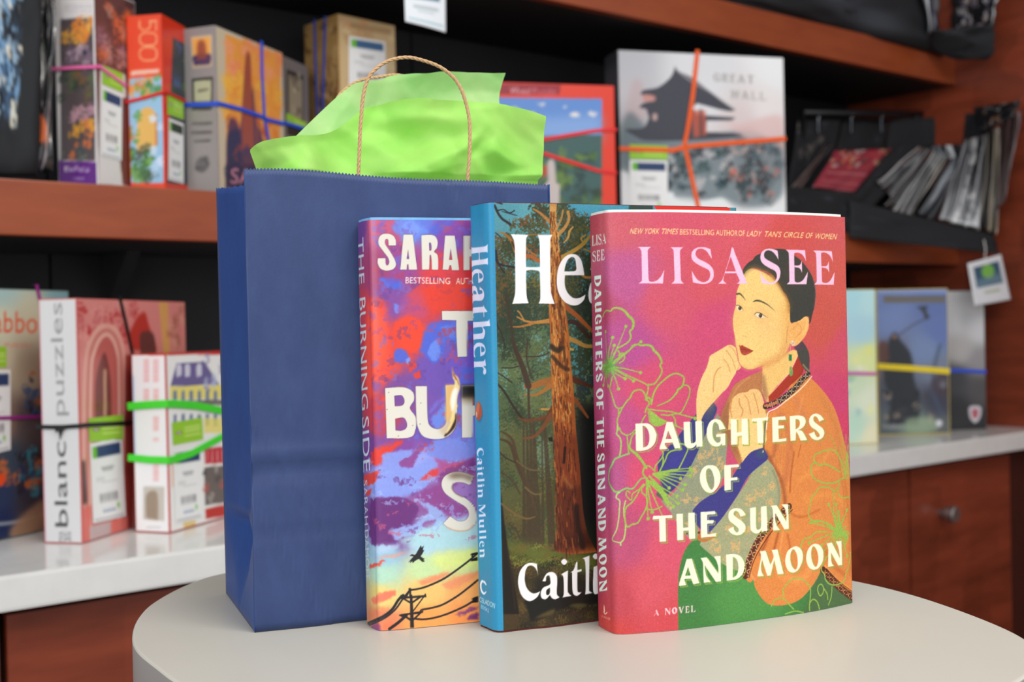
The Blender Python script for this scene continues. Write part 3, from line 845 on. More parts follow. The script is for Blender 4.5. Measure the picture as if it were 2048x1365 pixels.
D4 = [['0,182 80,172 82,420s 95,475s 125,475s 150,430s 148,165 225,157 240,495 160,508 155,478 125,520s 70,530s 25,500s 5,440s'],
 ['282,153 365,145 497,372 495,250s 470,180s 428,135 522,130 530,468 470,475 345,250 345,330s 365,420s 410,483 315,490 312,220s'],
 ['135,772 212,765 278,960 322,850s 295,757 375,748 458,1080 378,1088 330,890 282,1103 235,1106 165,885 150,980s 160,1060s 188,1110 100,1118 115,1040s 150,860s'],
 ['600,712s 660,715s 710,770s 722,860s 700,950s 650,1035s 580,1065s 520,1035s 485,950s 485,860s 520,765s', '590,745s 630,790s 648,870s 650,960s 630,1020s 600,1015s 565,960s 550,880s 558,790s'],
 ['880,672s 950,690s 995,760s 1002,850s 985,930s 930,1005s 860,1025s 800,985s 770,900s 775,800s 815,715s', '868,705s 905,745s 930,830s 930,920s 905,985s 875,970s 845,900s 835,820s 842,740s'],
 ['1045,665 1118,655 1228,870 1215,760s 1195,690s 1170,640 1248,632 1258,962 1205,968 1105,790 1110,900s 1125,950s 1145,970 1065,985 1068,850s 1068,740s']]
GD = glyphs([('D', D1[0], -.06), ('A', D1[1], -.06), ('U', D1[2], -.06), ('G', D1[3], -.06), ('O', D1[4], 0), ('H', D2[0], -.06), ('T', D3[0], -.05),
             ('E', D2[2], -.06), ('R', D2[3], -.06), ('S', D2[4], -.05), ('F', D2[5], -.06), ('N', D3[5], -.07), ('M', D4[2], -.08)])
GS = glyphs([('L', LISA['L'], 0), ('I', LISA['I'], 0), ('S', LISA['S'], 0), ('A', LISA['A'], 0), ('E', SEE['E'], 0)])
V_ = [np.c_[q[:, 0], 1 - q[:, 1]] for q in GS['A'][0][:1]]
GS['V'] = ([np.array([(0, 1), (.36, 1), (.32, .95), (.5, .28), (.68, .93), (.6, 1), (.86, 1), (.8, .95), (.5, 0), (.42, 0), (.08, .94)])], .86)
GS['O'] = GD['O']; GS['N'] = ([np.array([(0, 1), (.25, 1), (.72, .3), (.72, .95), (.63, 1), (.9, 1), (.8, .95), (.8, 0), (.7, 0), (.16, .8), (.16, .05), (.28, 0), (0, 0), (.09, .05), (.09, .93)])], .9)

def trim(c, path, w, n, dark, light):
    """embroidered band: dark ribbon with small cream crosses"""
    P = cr(np.array(tr(path)[0]), None, False, 8) if isinstance(path, str) else cr(path, None, False, 8)
    c.stroke(P, w, dark, smooth=False)
    S = arclen(P); mmk = 0.2757
    for i in range(n):
        s_ = S[-1] * (i + .5) / n
        p = np.array([np.interp(s_, S, P[:, 0]), np.interp(s_, S, P[:, 1])])
        q = np.array([np.interp(min(s_ + .5, S[-1]), S, P[:, 0]), np.interp(min(s_ + .5, S[-1]), S, P[:, 1])]) - p
        q = q / (np.linalg.norm(q) + 1e-9); b = np.array([-q[1], q[0]]); r = S[-1] / n * 0.36
        for a_ in (0.25, 0.75, 1.25, 1.75):
            v = q * math.cos(a_ * math.pi) + b * math.sin(a_ * math.pi)
            c.stroke([p + v * r * .25, p + v * r], .42, light, smooth=False)
        c.dot(p, .22, dark)
        for sg in (-1, 1):
            c.stroke([p + q * r * 1.35 + b * sg * r * .5, p + q * r * 1.35 + b * sg * r * 1.15], .38, light, smooth=False)

def flowers3(c, B):
    g = (150, 184, 74); gd = (112, 150, 70)
    zA = Z(1180, 590, 5.055, B); zB = Z(1180, 850, 5.055, B); zC = Z(1540, 860, 3.592, B); zE = Z(1170, 820, 2.903, B)
    w = 0.75
    def S(z, s, wd=w, col=g): c.m = z; c.stroke(s, wd, col)
    S(zA, '130,225 140,190 165,160 208,165 230,140 265,132 320,145 360,175 390,215 425,245 440,290 430,340 403,372 412,420 400,460 370,490 320,520 270,545', [.7, .9, 1.6, 1.0, .8])
    S(zA, '245,700 330,620 400,560 425,520 450,505 500,505 510,512 580,508 625,525 645,560 690,605 720,660 725,690 708,712 728,760 715,810 690,850 650,900 590,910', [.7, .9, 1.4, .9, .9])
    S(zA, '580,912 590,940 580,990 570,1030'); S(zA, '240,740 330,790 430,840 520,880 580,912')
    S(zA, '210,900 200,950 220,1010 240,1080 260,1130 290,1150 320,1140'); S(zA, '225,830 215,870 205,905')
    for x, y in ((362, 320), (515, 475), (510, 788), (288, 952), (355, 850), (440, 872), (228, 432), (158, 372), (245, 512), (183, 925), (135, 915)):
        c.m = zA; mx, my = (180 + x) / 2 + random.uniform(-18, 18), (725 + y) / 2 + random.uniform(-14, 14)
        c.stroke([(190, 725), (mx, my), (x, y)], [1.1, .7, .45], g); c.dot((x, y), .95, g)
    for i in range(46):
        a = random.uniform(0, 6.28); r = random.uniform(60, 130)
        c.m = zA; c.stroke([(188, 728), (188 + .5 * r * math.cos(a + .1), 728 + .5 * r * math.sin(a + .1)), (188 + .62 * r * math.cos(a), 728 + r * math.sin(a))], [1.0, .25], gd if i % 2 else g, .85)
    c.dot((190, 728), 6.0, (92, 160, 70), .55, 2.2)
    S(zA, '240,600 270,560 300,590 290,640 260,660 240,690'); S(zA, '290,610 330,590 350,620 340,660 300,690')
    # second blossom, joined along the left edge
    S(zA, '290,1365 275,1300 280,1250 300,1200 330,1140 370,1080 410,1035 430,990 480,962 530,970 560,1020 570,1060 600,1095 570,1150 560,1190', [.7, .9, .8])
    S(zA, '290,1150 290,1230'); S(zA, '620,1105 640,1010 680,930 740,870 810,815 870,797 920,812 950,840 945,890 930,930 890,960 870,1000 800,1070 680,1125', [1.0, .9, .9, 1.3, .6])
    S(zA, '940,915 985,918 1010,960 1000,1030 970,1100 930,1180 900,1200 830,1210 790,1220 720,1212'); S(zA, '565,1060 590,1040 615,1065 620,1105', 1.1)
    S(zA, '580,1155 680,1170 800,1180 900,1205 1060,1250'); c.m = zA; c.dot((1062, 1250), 1.1, g)
    for a in range(7):
        S(zA, f'{585 + a * 2},{1170 + a * 18} {640 + a * 3},{1200 + a * 20} {760 - a * 8},{1300 + a * 4}', [.5, 1.1, .5])
    S(zA, '585,1190 720,1260 830,1310 960,1365', [.6, 1.1, .5]); S(zA, '830,1215 860,1260 865,1300 880,1330'); S(zA, '560,1220 530,1270 520,1320')
    # third blossom, behind the D
    S(zB, '280,0 275,60 270,95 300,130 315,180 310,250 300,320', .85, (160, 200, 100)); S(zB, '295,30 320,80 370,105 420,90 460,50 500,20'); S(zB, '375,105 380,180 390,280')
    S(zB, '500,25 480,60 430,110 410,170 400,230 420,260 470,300 520,360 560,420 570,440', [.6, .9, 1.6, 1.2])
    S(zB, '400,290 340,310 300,325 250,350 225,400 200,450 188,520 195,590 220,640 250,675 290,680 340,655 380,640 400,650 440,640 480,590 520,545 560,540', [.9, 1.1, .8], (130, 190, 100))
    S(zB, '560,420 600,420 640,455 655,470'); S(zB, '550,430 535,480 550,520 580,545', 1.0)
    S(zB, '655,470 660,420 700,370 730,330 740,290 730,262'); S(zB, '700,480 730,420 760,360 790,290 850,258 920,250 870,220 900,195 950,200 990,240 960,320 900,440 870,460 790,480', .85)
    S(zB, '740,330 735,400 710,460'); S(zB, '405,690 375,670 365,710 390,745 420,760 430,700 500,650 540,600', .7)
    S(zB, '300,685 275,700 265,740 300,770 298,850 290,950 270,1060 225,1165 310,1195', [.8, .7, .6], (168, 210, 120)); S(zB, '360,770 345,830 345,920 360,1000 355,1090 340,1160 310,1195 312,1220', .8, (168, 205, 110))
    S(zB, '500,660 470,720 420,790 370,830 350,900 355,980 375,1030 400,1030 420,1010 480,995 510,950 520,930 550,880 580,800 570,730 530,690 520,650 555,605', .85)
    S(zB, '570,850 620,862 680,850 730,825')
    for x, y in ((1015, 440), (1030, 468), (1015, 518), (915, 545), (962, 608), (935, 662), (880, 725), (890, 795), (845, 828), (740, 940), (628, 885), (588, 950), (800, 640)):
        c.m = zB; x0_, y0_ = (640, 500) if y < 700 else (575, 560)
        c.stroke([(x0_, y0_), ((x0_ + x) / 2 - 8, (y0_ + y) / 2 - 10), (x, y)], [1.2, .8, .5], g); c.dot((x, y), 1.05, g)
    S(zB, '600,520 700,640 760,740 790,800', [1.0, 3.2, 2.0])
    # flowers of the lower right corner
    zz = zC
    S(zz, '330,240 315,215 325,180 360,165 400,150 450,145 480,170 510,220 530,280 545,350', .8); S(zz, '325,235 295,262 300,320 330,360 400,385 470,380 520,350 560,350', .85)
    S(zz, '325,240 370,255 390,245 440,265 505,305', .9)
    for x, y in ((430, 35), (515, 30), (545, 35), (570, 40), (500, 120), (560, 110), (580, 90)): S(zz, f'{550 + (x - 520) // 4},330 {(x + 550) // 2},{(y + 330) // 2 - 10} {x},{y}', .45)
    S(zz, '455,600 460,500 450,430 400,412 350,420 330,455 300,490 285,560 275,600 300,650 340,665', .8); S(zz, '455,450 490,410 500,360'); S(zz, '490,420 490,460 520,490 560,485 590,490')
    for i in range(26):
        a = random.uniform(-3.0, 0.5) if i < 16 else random.uniform(0.3, 2.8); r = random.uniform(60, 150)
        S(zz, f'490,728 {490 + .5 * r * math.cos(a) + 8:.0f},{728 + .55 * r * math.sin(a):.0f} {490 + .7 * r * math.cos(a + .12):.0f},{728 + r * math.sin(a + .12):.0f}', [1.3, .5])
    for x, y in ((290, 668), (280, 815), (370, 835), (430, 855), (365, 905), (422, 538), (475, 538), (552, 578), (495, 590), (555, 910), (425, 975)):
        S(zz, f'490,728 {(x + 490) // 2 + 6},{(y + 728) // 2 - 4} {x},{y}', [1.0, .55]); c.m = zz; c.dot((x, y), 1.0, g)
    c.m = zz; c.dot((492, 728), 3.4, g, .9, .6)
    S(zz, '295,665 340,655 400,670 450,700', [.8, 1.4]); S(zz, '410,735 340,735 310,755 290,775 250,785 225,825 215,880 225,930 240,960', .8)
    S(zz, '580,880 570,960 545,1040 530,1090 480,1115 430,1110 400,1080 390,1040 370,1010 380,960 420,900', .8)
    S(zz, '100,1200 95,1150 120,1110 160,1075 200,1068 240,1080 270,1110 290,1140 290,1200 285,1240'); S(zz, '10,1270 30,1230 70,1210 110,1225 140,1260 170,1290')
    S(zz, '285,1300 285,1250 310,1220 340,1240 355,1290'); S(zz, '350,1180 342,1150 350,1120 370,1112 385,1140 380,1175 362,1195 350,1180'); S(zz, '385,1140 410,1180 415,1220'); S(zz, '445,1130 440,1200 420,1260'); S(zz, '110,1325 180,1305 240,1315')

def art3(J):
    c = J.canvas(4.0, (206, 84, 104)); B = J.mm; c.m = B
    field(c, [(1180, 440), (1240, 440), (1350, 445), (1500, 440), (1690, 450), (1200, 600), (1250, 560), (1250, 690), (1330, 600), (1420, 560), (1560, 490), (1680, 560), (1690, 700), (1680, 800), (1440, 650),
              (1300, 780), (1240, 850), (1220, 960), (1290, 960), (1250, 1080), (1340, 1100), (1300, 1180), (1230, 1200), (1220, 1265), (1340, 1250), (1195, 900), (1195, 1150), (1650, 640), (1530, 720), (1690, 850)],
          [(190, 74, 92), (206, 92, 104), (212, 84, 104), (214, 88, 100), (208, 84, 84), (176, 66, 96), (190, 88, 140), (182, 76, 138), (208, 84, 104), (212, 84, 96), (206, 78, 74), (208, 86, 74), (206, 74, 96), (202, 62, 104), (206, 74, 112),
           (210, 76, 108), (188, 76, 128), (180, 80, 130), (214, 76, 108), (186, 76, 112), (212, 82, 104), (212, 84, 96), (192, 68, 80), (204, 66, 62), (208, 74, 80), (160, 52, 92), (168, 52, 78), (204, 84, 70), (208, 72, 112), (206, 60, 96)])  # points along the spine are darker: its shading is put into the ink
    # skirt
    c.kw = .45
    c.fill('1357,1290 1356,1180s 1361,1128s 1374,1094s 1392,1078 1500,1060 1600,1100 1720,1150 1720,1290', (66, 126, 62))
    c.fill('1440,1150 1500,1120s 1570,1180s 1560,1240s 1450,1260s 1420,1200s', (92, 160, 76), .6, 6)
    c.fill('1640,1120 1720,1190 1720,1260 1600,1240 1625,1180', (76, 104, 62), .9, 2)
    c.stroke('1357,1275 1356,1180 1361,1128 1374,1094 1392,1078', .35, (214, 104, 40))
    # left sleeve: cuff and brocade
    c.fill('1435,828 1404,885s 1378,938s 1348,985s 1322,1003 1345,1030 1362,1060s 1384,1082 1402,1074 1388,1030 1425,990 1450,950 1456,870 1446,842', (146, 148, 120))
    for p, r in (((1405, 915), 5), ((1388, 940), 4), ((1425, 905), 5), ((1442, 930), 5), ((1372, 1000), 4), ((1340, 1010), 3), ((1358, 1040), 3), ((1410, 960), 4), ((1440, 870), 3), ((1395, 1000), 4), ((1378, 1050), 4)):
        clump(c, p, r, r * 1.1, (206, 168, 112), .38, 1.2, int(p[0]), .85)
    c.fill('1318,968 1340,985 1330,1003 1312,992', (92, 92, 84)); c.fill('1393,828 1420,800s 1430,810 1433,824s 1408,876s 1382,932s 1352,975s 1335,988 1320,962s 1316,925s 1330,902 1352,878 1376,848', (58, 58, 120))
    c.fill('1345,905s 1372,895s 1378,920s 1350,960s 1330,950s', (66, 60, 160), .55, 3); c.fill('1418,802 1431,812 1428,828s 1410,850', (70, 76, 96), .8, 1)
    c.stroke('1433,826 1408,877 1382,933 1352,976 1336,990', .4, (110, 150, 160))
    # coat, back part and shoulder
    c.fill('1524,742 1500,752s 1470,770s 1455,800s 1441,840s 1450,870 1475,925s 1500,960 1545,950 1545,840 1524,800', (188, 120, 72))
    c.fill('1455,800s 1441,840s 1450,875 1470,915 1478,905s 1462,850s', (150, 96, 62), .8, 1.6); c.stroke('1500,754 1475,775 1462,805 1458,830', 2.0, (214, 150, 92), .7, .8)
    c.fill('1590,750 1616,752 1640,775s 1668,815s 1688,880s 1704,960s 1712,1000 1712,1206 1680,1180 1646,1132 1630,1165s 1602,1198s 1570,1211s 1535,1208s 1512,1180s 1507,1158 1500,1166s 1491,1152s 1500,1110s 1540,1060s 1560,1040 1558,1010s 1562,985s 1553,950s 1540,918s 1528,905 1528,832 1560,815', (222, 134, 66))
    for s, wd, col, al, so in (('1560,830 1575,860 1580,900 1570,960', 9, (196, 110, 66), .7, 3), ('1590,800 1610,840 1610,880', 8, (208, 122, 76), .7, 3), ('1640,790 1670,850 1685,930', 7, (204, 124, 64), .6, 2.5),
        ('1540,920 1550,900 1552,850', 5, (176, 96, 56), .8, 1.5), ('1533,905 1545,930 1562,960 1570,1000 1566,1030', 5, (150, 80, 44), .8, 1.5), ('1588,905 1582,950 1580,985', 2.2, (176, 88, 40), .9, .6),
        ('1602,890 1596,915', 1.6, (186, 92, 44), .9, .5), ('1573,1020 1600,1035 1640,1020', 2.5, (190, 96, 44), .8, 1), ('1540,1062 1530,1090 1520,1110', 4, (170, 82, 40), .9, 1.2), ('1557,1065 1548,1100', 3.5, (176, 86, 40), .9, 1),
        ('1575,1070 1580,1095 1578,1110', 3, (190, 96, 44), .9, 1), ('1566,1062 1562,1090 1556,1130', 2, (240, 160, 90), .8, .8), ('1600,960 1640,930 1660,900', 5, (236, 152, 72), .7, 2), ('1610,1000 1660,990 1690,1010', 7, (236, 150, 66), .7, 3),
        ('1560,1150 1600,1160 1620,1140', 9, (240, 156, 84), .7, 3), ('1508,1160 1498,1140 1505,1115', 3, (240, 160, 104), .8, .8), ('1530,1180 1570,1195 1610,1175', 7, (228, 138, 72), .6, 2), ('1690,960 1700,1060 1700,1150', 6, (198, 112, 44), .7, 2),
        ('1675,900 1686,980 1690,1040', 1.4, (176, 104, 50), .7, .8), ('1640,880 1648,960 1650,1060', 1.0, (190, 116, 56), .5, .6), ('1650,1100 1665,1130 1690,1150', 5, (186, 96, 36), .7, 2), ('1585,850 1600,820 1606,790', 2, (238, 160, 96), .6, 1)):
        c.stroke(s, wd, col, al, so)
    for i in range(40):
        x = random.uniform(1545, 1575); y = random.uniform(840, 960)
        c.stroke([(x, y), (x + random.uniform(-3, 3), y + random.uniform(15, 40))], random.uniform(.3, 1.0), random.choice([(168, 92, 56), (232, 150, 92), (196, 108, 60)]), .6, .3)
    for i in range(60):
        x = random.uniform(1575, 1690); y = random.uniform(830, 1120)
        c.stroke([(x, y), (x + random.uniform(-14, -4), y + random.uniform(10, 26))], random.uniform(.5, 1.6), random.choice([(206, 116, 52), (240, 154, 78), (230, 140, 66)]), .35, .7)
    # right sleeve brocade, blue cuff
    c.fill('1536,920 1550,940s 1561,975s 1562,1003 1545,1040s 1525,1072s 1502,1110s 1490,1136 1474,1142s 1440,1125s 1412,1102s 1399,1090 1404,1080 1420,1066 1450,1030s 1480,985s 1505,945', (162, 162, 122))
    for p, r in (((1530, 945), 4), ((1545, 975), 4), ((1520, 985), 5), ((1500, 1000), 5), ((1540, 1005), 4), ((1515, 1030), 5), ((1480, 1030), 5), ((1495, 1060), 4), ((1460, 1060), 5), ((1430, 1095), 5), ((1470, 1095), 5), ((1455, 1120), 4), ((1425, 1075), 4), ((1498, 1090), 3), ((1532, 1040), 3)):
        clump(c, p, r, r, (214, 172, 112), .38, 1.2, int(p[0] + p[1]), .85)
    c.stroke('1545,940 1556,970 1558,1005 1540,1040', 2, (120, 112, 84), .6, 1)
    c.fill('1400,1062 1412,1056 1422,1068 1430,1075s 1410,1085 1395,1080s', (196, 110, 60)); c.dot((1398, 1066), 1.6, (92, 44, 22)); c.dot((1374, 1068), 1.2, (110, 60, 34))
    c.fill('1526,894 1502,904s 1480,930s 1460,960s 1430,985 1400,1005s 1385,1022 1390,1045s 1402,1060 1417,1069 1445,1036 1476,990s 1500,950s 1534,920s 1532,905', (62, 58, 128))
    c.stroke('1416,1069 1445,1036 1476,990 1498,952 1534,921', .45, (110, 170, 180)); c.fill('1518,898 1532,905 1530,915 1510,915', (62, 84, 104), .8, 1)
    # neck, hands
    z4 = Z(1480, 680, 7.58, B); c.m = z4
    c.fill('340,395 620,250 800,150 870,165 885,230 745,520 560,700 440,850 440,945 395,935 330,780 340,520', (240, 192, 112))
    c.fill('330,520 370,540s 400,700s 430,900 380,930 320,760', (168, 116, 78), .9, 1.0); c.stroke('400,380 560,300 720,190', 5, (226, 160, 92), .7, 1.6)
    c.stroke('445,850 745,500 800,400 885,225', .7, (248, 206, 160))
    c.fill('432,862 745,530s 800,440s 885,235 908,245s 950,370s 962,450s 930,530s 850,610s 700,755s 580,880s 440,948', (168, 50, 28)); c.stroke('900,290 950,400 930,520 800,650', 2.2, (140, 36, 22), .7, 1)
    c.m = Z(1450, 560, 6.825, B)
    c.fill('940,925 1000,880 1050,835 1100,900s 1145,1000s 1155,1100s 1150,1245 1100,1250 1060,1180s 1010,1080s 980,970', (70, 66, 58)); c.fill('940,915 1040,850 1060,900s 1000,950', (96, 50, 84), .9, .8)
    c.fill('205,50 165,150s 152,260s 150,340s 118,470s 108,580s 118,680s 138,800s 150,900s 175,1000s 190,1110s 225,1175s 290,1215s 350,1222s 420,1205s 500,1170s 640,1110s 800,1020s 880,900 905,600 890,350 800,180 720,60 600,-60s 400,-150s 280,-120s', (244, 202, 122))
    c.fill('480,480s 640,520s 760,620s 700,800s 520,780s 420,620s', (242, 190, 124), .8, 6); c.fill('760,300 880,380 900,600 850,860 760,960 800,600', (236, 172, 92), .7, 4.5)
    c.fill('820,300s 890,420s 900,620s 850,900s 780,940s 830,700s', (226, 156, 80), .75, 2.2); c.stroke('500,1176 640,1112 760,1030 830,930', 9, (218, 150, 84), .65, 3); c.stroke('225,1172 290,1212 350,1219 420,1203 500,1170', 3, (214, 160, 90), .6, 2); c.fill('120,800s 180,900s 200,1100s 150,950s', (226, 176, 104), .6, 1)
    c.fill('130,480s 200,460s 240,560s 200,700s 140,640s', (240, 184, 112), .7, 3); c.stroke('560,1150 700,1080 820,980 860,860', 5, (232, 172, 100), .6, 2); c.fill('330,0 600,-20 560,150 300,120', (248, 206, 124), .6, 5)
    c.fill('250,620s 330,620s 330,760s 240,750s', (248, 212, 132), .7, 3)
    c.stroke('640,-60 740,60 820,200 870,340 880,460', 6, (238, 168, 76), .8, 2)
    c.fill('870,625 930,590s 1010,530s 1080,495s 1130,512s 1146,560s 1140,660s 1100,760s 1040,840s 978,897s 920,900s 880,850s 858,750', (240, 176, 98)); c.stroke('1010,560 1080,520 1120,560 1110,660 1060,750', 2.6, (250, 196, 120), .8, .8)
    c.stroke('985,600 1040,650 1030,720 960,790', 1.6, (214, 140, 72), .8, .6); c.stroke('905,690 960,640 1000,600', 1.4, (220, 150, 80), .8, .5); c.stroke('860,640 845,740 838,860', 1.1, (190, 130, 74), .8, .5)
    c.m = Z(1370, 660, 6.825, B)
    c.fill('160,1250 155,970s 180,800s 230,650s 290,530s 320,440s 332,390s 350,350s 450,290s 540,235s 600,207s 650,215s 690,245 715,350s 730,430s 765,510 740,540s 700,560 690,600 640,680s 580,790s 500,870s 400,980s 320,1070s 250,1170s 215,1260', (244, 202, 130))
    for s, wd in (('600,215 660,270 710,360 722,430', .9), ('560,280 620,360 660,440 690,540', .9), ('520,400 570,450 600,510 615,575', 1.0), ('490,510 440,550 405,630 390,720 385,850', 1.3), ('700,560 740,500 730,440', .6)):
        c.stroke(s, wd, (196, 130, 74), .85, .35)
    c.fill('400,900 500,860 420,960 260,1150 240,1150', (232, 180, 106), .7, 2); c.stroke('360,370 340,440 300,560 240,700', 3, (250, 212, 140), .6, 1.4)
    c.fill('590,1365 606,1120s 630,980s 690,900s 760,862s 850,850s 900,812s 1000,820s 1050,900s 1080,1000s 1100,1100s 1120,1210s 1110,1365', (240, 192, 122))
    for s, wd in (('740,940 745,1020 790,1100 770,1180', 1.3), ('815,900 860,960 880,1060 900,1160', 1.1), ('935,860 960,940 990,1050 1005,1140', 1.1), ('640,960 620,1080 640,1200', 1.2), ('1080,1000 1100,1100 1125,1200', 1.0)):
        c.stroke(s, wd, (192, 116, 62), .85, .4)
    c.m = B
    c.fill('1457,838 1530,838 1534,880 1526,896 1502,905s 1484,926 1474,890s', (244, 204, 128)); c.stroke('1462,850 1470,880 1484,922', 2, (190, 120, 66), .7, .6)
    # trims
    c.kw = 1
    c.m = z4; trim(c, '385,1010 500,975 600,925 720,835 850,720 950,600 1035,520', 3.5, 8, (52, 34, 30), (236, 206, 160))
    c.stroke('380,1000 480,985 570,940', 1.5, (206, 122, 76), .9); c.stroke('1088,555 1030,630 960,705 850,810 700,925 560,1035 432,1098 415,1200 398,1365', .6, (246, 234, 200)); c.stroke('960,380 1000,430 1050,480', 1.2, (130, 120, 90))
    c.m = B; c.stroke('1535,828 1530,870 1526,905', .6, (246, 234, 200)); c.stroke('1531,840 1527,900', 1.0, (46, 34, 30), .8, .2)
    trim(c, '1578,1014 1546,1044 1518,1080 1500,1118 1491,1152', 4.1, 9, (92, 36, 16), (240, 204, 150)); c.stroke('1585,1020 1555,1050 1528,1086 1508,1122 1498,1156', .5, (70, 26, 12))
    c.stroke('1650,1133 1672,1158 1706,1184', 1.4, (246, 160, 66)); trim(c, '1646,1141 1668,1165 1688,1183 1712,1200', 4.4, 7, (86, 32, 14), (238, 176, 100)); c.stroke('1653,1138 1676,1162 1710,1188', .5, (70, 26, 12))
    # hair
    c.kw = .6
    c.m = Z(1470, 440, 9.1, B)
    hair = '140,935 165,870s 250,775s 320,730s 372,660s 452,620s 560,560s 740,528s 850,530s 930,548s 1080,650s 1200,740s 1300,860s 1385,990s 1432,1120s 1462,1300s 1466,1400s 1440,1600s 1400,1750s 1380,1860 1345,1900 1350,1800s 1330,1760s 1260,1770s 1180,1830s 1060,1870s 1010,1860s 1000,1700s 1000,1560s 950,1400s 880,1300s 820,1190s 750,1090s 690,1010s 600,945s 500,915s 430,885s 340,868s 260,892s 200,940s 160,1000s 150,1020'
    c.fill(hair, (58, 56, 48)); c.stroke('150,1000 200,935 262,885 345,858 430,872 500,905 600,930', 4, (120, 98, 56), .55, 1.3)
    c.stroke('600,950 700,1010 790,1130 880,1280 980,1450 1010,1640', 5, (96, 72, 40), .5, 1.5); c.fill('900,900s 1100,860s 1280,900s 1300,1050s 1150,1130s 950,1060s', (88, 72, 56), .6, 4)
    c.fill('560,660s 700,640s 760,700s 650,760s', (92, 84, 66), .5, 3); c.stroke('1440,1120 1462,1300 1440,1600', 1.4, (90, 90, 100), .6, .5)
    # face details
    c.kw = .2757
    c.m = Z(1450, 560, 6.825, B)
    c.stroke('160,196 200,190 240,225 278,278', [3.4, 3.6, 2.4, .8], (66, 58, 44), .95, .3); c.stroke('378,303 430,284 500,298 580,340 640,388 688,434', [1.0, 4.0, 3.4, 2.4, 1.2, .4], (74, 66, 50), .95, .3)
    c.fill('380,420s 480,400s 600,470s 560,540s 420,520s', (232, 160, 100), .55, 3); c.fill('150,320s 220,320s 265,400s 180,430s', (232, 160, 100), .5, 2.5)
    c.fill('405,475 440,450s 500,465s 545,510s 500,525s 440,515s', (240, 220, 180)); c.fill('158,350 200,355s 250,420 200,425s 162,395s', (236, 214, 170))
    c.dot((484, 490), 4.3, (62, 48, 32)); c.dot((203, 388), 3.9, (62, 48, 32)); c.dot((478, 482), .8, (220, 200, 160)); c.dot((198, 380), .7, (220, 200, 160))
    c.stroke('400,478 430,450 480,454 530,488 590,517', [.8, 1.5, 1.7, 1.1, .4], (64, 48, 34), .95); c.stroke('420,505 470,522 530,520', .7, (150, 100, 60), .8, .2); c.stroke('154,350 190,350 225,375 252,420', [1.0, 1.4, .6], (64, 48, 34), .95)
    c.stroke('400,470 408,490 425,500', .7, (190, 90, 60), .8)
    c.stroke('236,772 258,765 280,775 302,788', .8, (190, 120, 70), .9, .2); c.stroke('330,560 300,660 310,740', 2.2, (236, 190, 112), .6, 1.2)
    c.fill('192,878 208,905 238,893s 268,912s 388,970 345,1000s 275,1030s 228,1012s 206,960s', (172, 62, 42)); c.stroke('205,945 260,950 385,970', .9, (130, 34, 24), .9, .2); c.stroke('240,1000 290,1010 330,990', 1.6, (204, 104, 76), .7, .6)
    c.dot((925, 866), 5.6, (244, 210, 170)); [c.dot((925 + a, 866 + b), .9, (110, 70, 44)) for a, b in ((-16, -12), (14, -14), (-12, 14), (16, 10), (0, 0))]
    c.stroke('893,900 890,1000', 1.2, (230, 190, 120)); c.fill('870,1020 912,1022 912,1108 872,1108', (30, 118, 70)); c.stroke('868,1018 914,1018 914,1110 870,1110', 1.2, (214, 176, 96), closed=True, smooth=False)
    c.stroke('893,1112 895,1190', 1.2, (232, 190, 110)); c.fill('885,1190s 912,1190s 928,1260s 918,1305s 890,1308s 878,1260s', (146, 160, 84)); c.fill('885,1250s 920,1255s 915,1305s 888,1302s', (92, 150, 76), .8, .5)
    c.kw = 1
    flowers3(c, B)
    c.img *= .965; c.grain(.12, 0.28, 5, 1); c.grain(.08, 0.7, 8, 2)
    # lettering
    pink = (240, 190, 216); cream = (238, 236, 204); olive = (140, 160, 70)
    c.m = Z(1250, 440, 9.1, B)
    for k in 'LISA': c.fill(LISA[k], pink)
    c.m = Z(1470, 440, 9.1, B)
    for k in SEE: c.fill(SEE[k], pink)
    for z, L in ((Z(1260, 810, 7.185, B), D1), (Z(1460, 810, 7.185, B), D2), (Z(1300, 990, 6.825, B), D3), (Z(1500, 990, 6.825, B), D4)):
        for gph in L:
            c.m = z
            for p in gph:
                q = cr(*tr(p)); c.stroke(q + np.array([18, 18]), .52, olive, 1, 0, True, False)
    for z, L in ((Z(1260, 810, 7.185, B), D1), (Z(1460, 810, 7.185, B), D2), (Z(1300, 990, 6.825, B), D3), (Z(1500, 990, 6.825, B), D4)):
        c.m = z
        for gph in L: c.fill(gph, cream)
    c.m = B
    yl = (246, 214, 142)
    for t, a, b, sh in (('NEW YORK', (1259.5, 468), (1319.5, 468), .35), ('TIMES', (1324, 468.3), (1357, 469), .35), ('BESTSELLING', (1360, 469.5), (1428, 470.7), 0), ('AUTHOR', (1432, 470.9), (1475, 472), 0), ('OF', (1477, 472), (1489.5, 472.4), 0),
                        ('LADY', (1493, 472.7), (1524, 473.4), .35), ("TAN'S", (1530, 473.7), (1563.5, 474.8), .35), ('CIRCLE', (1567.5, 475), (1608, 476.3), .35), ('OF', (1611.5, 476.6), (1626, 477.1), .35), ('WOMEN', (1631, 477.6), (1674.5, 479.2), .35)):
        text(c, t, a, b, 11.6, yl, .022, sh)
    glyph_line(c, GS, 'A NOVEL', (1307, 1233), (1391, 1224.5), 13, (.02, -1), (246, 206, 214), .16, .5)
    wh = (216, 238, 226)
    glyph_line(c, GS, 'LISA', (1183.6, 493), (1212, 487), 21, (0, -1), wh, .10); glyph_line(c, GS, 'SEE', (1185, 524.5), (1209, 520), 21.5, (0, -1), wh, .12)
    for wd, a, b, h in (('DAUGHTERS', (1190, 552), (1196.8, 762), 13.0), ('OF', (1197, 782), (1199.5, 834), 14), ('THE', (1197.5, 850), (1199, 896), 14), ):
        pass
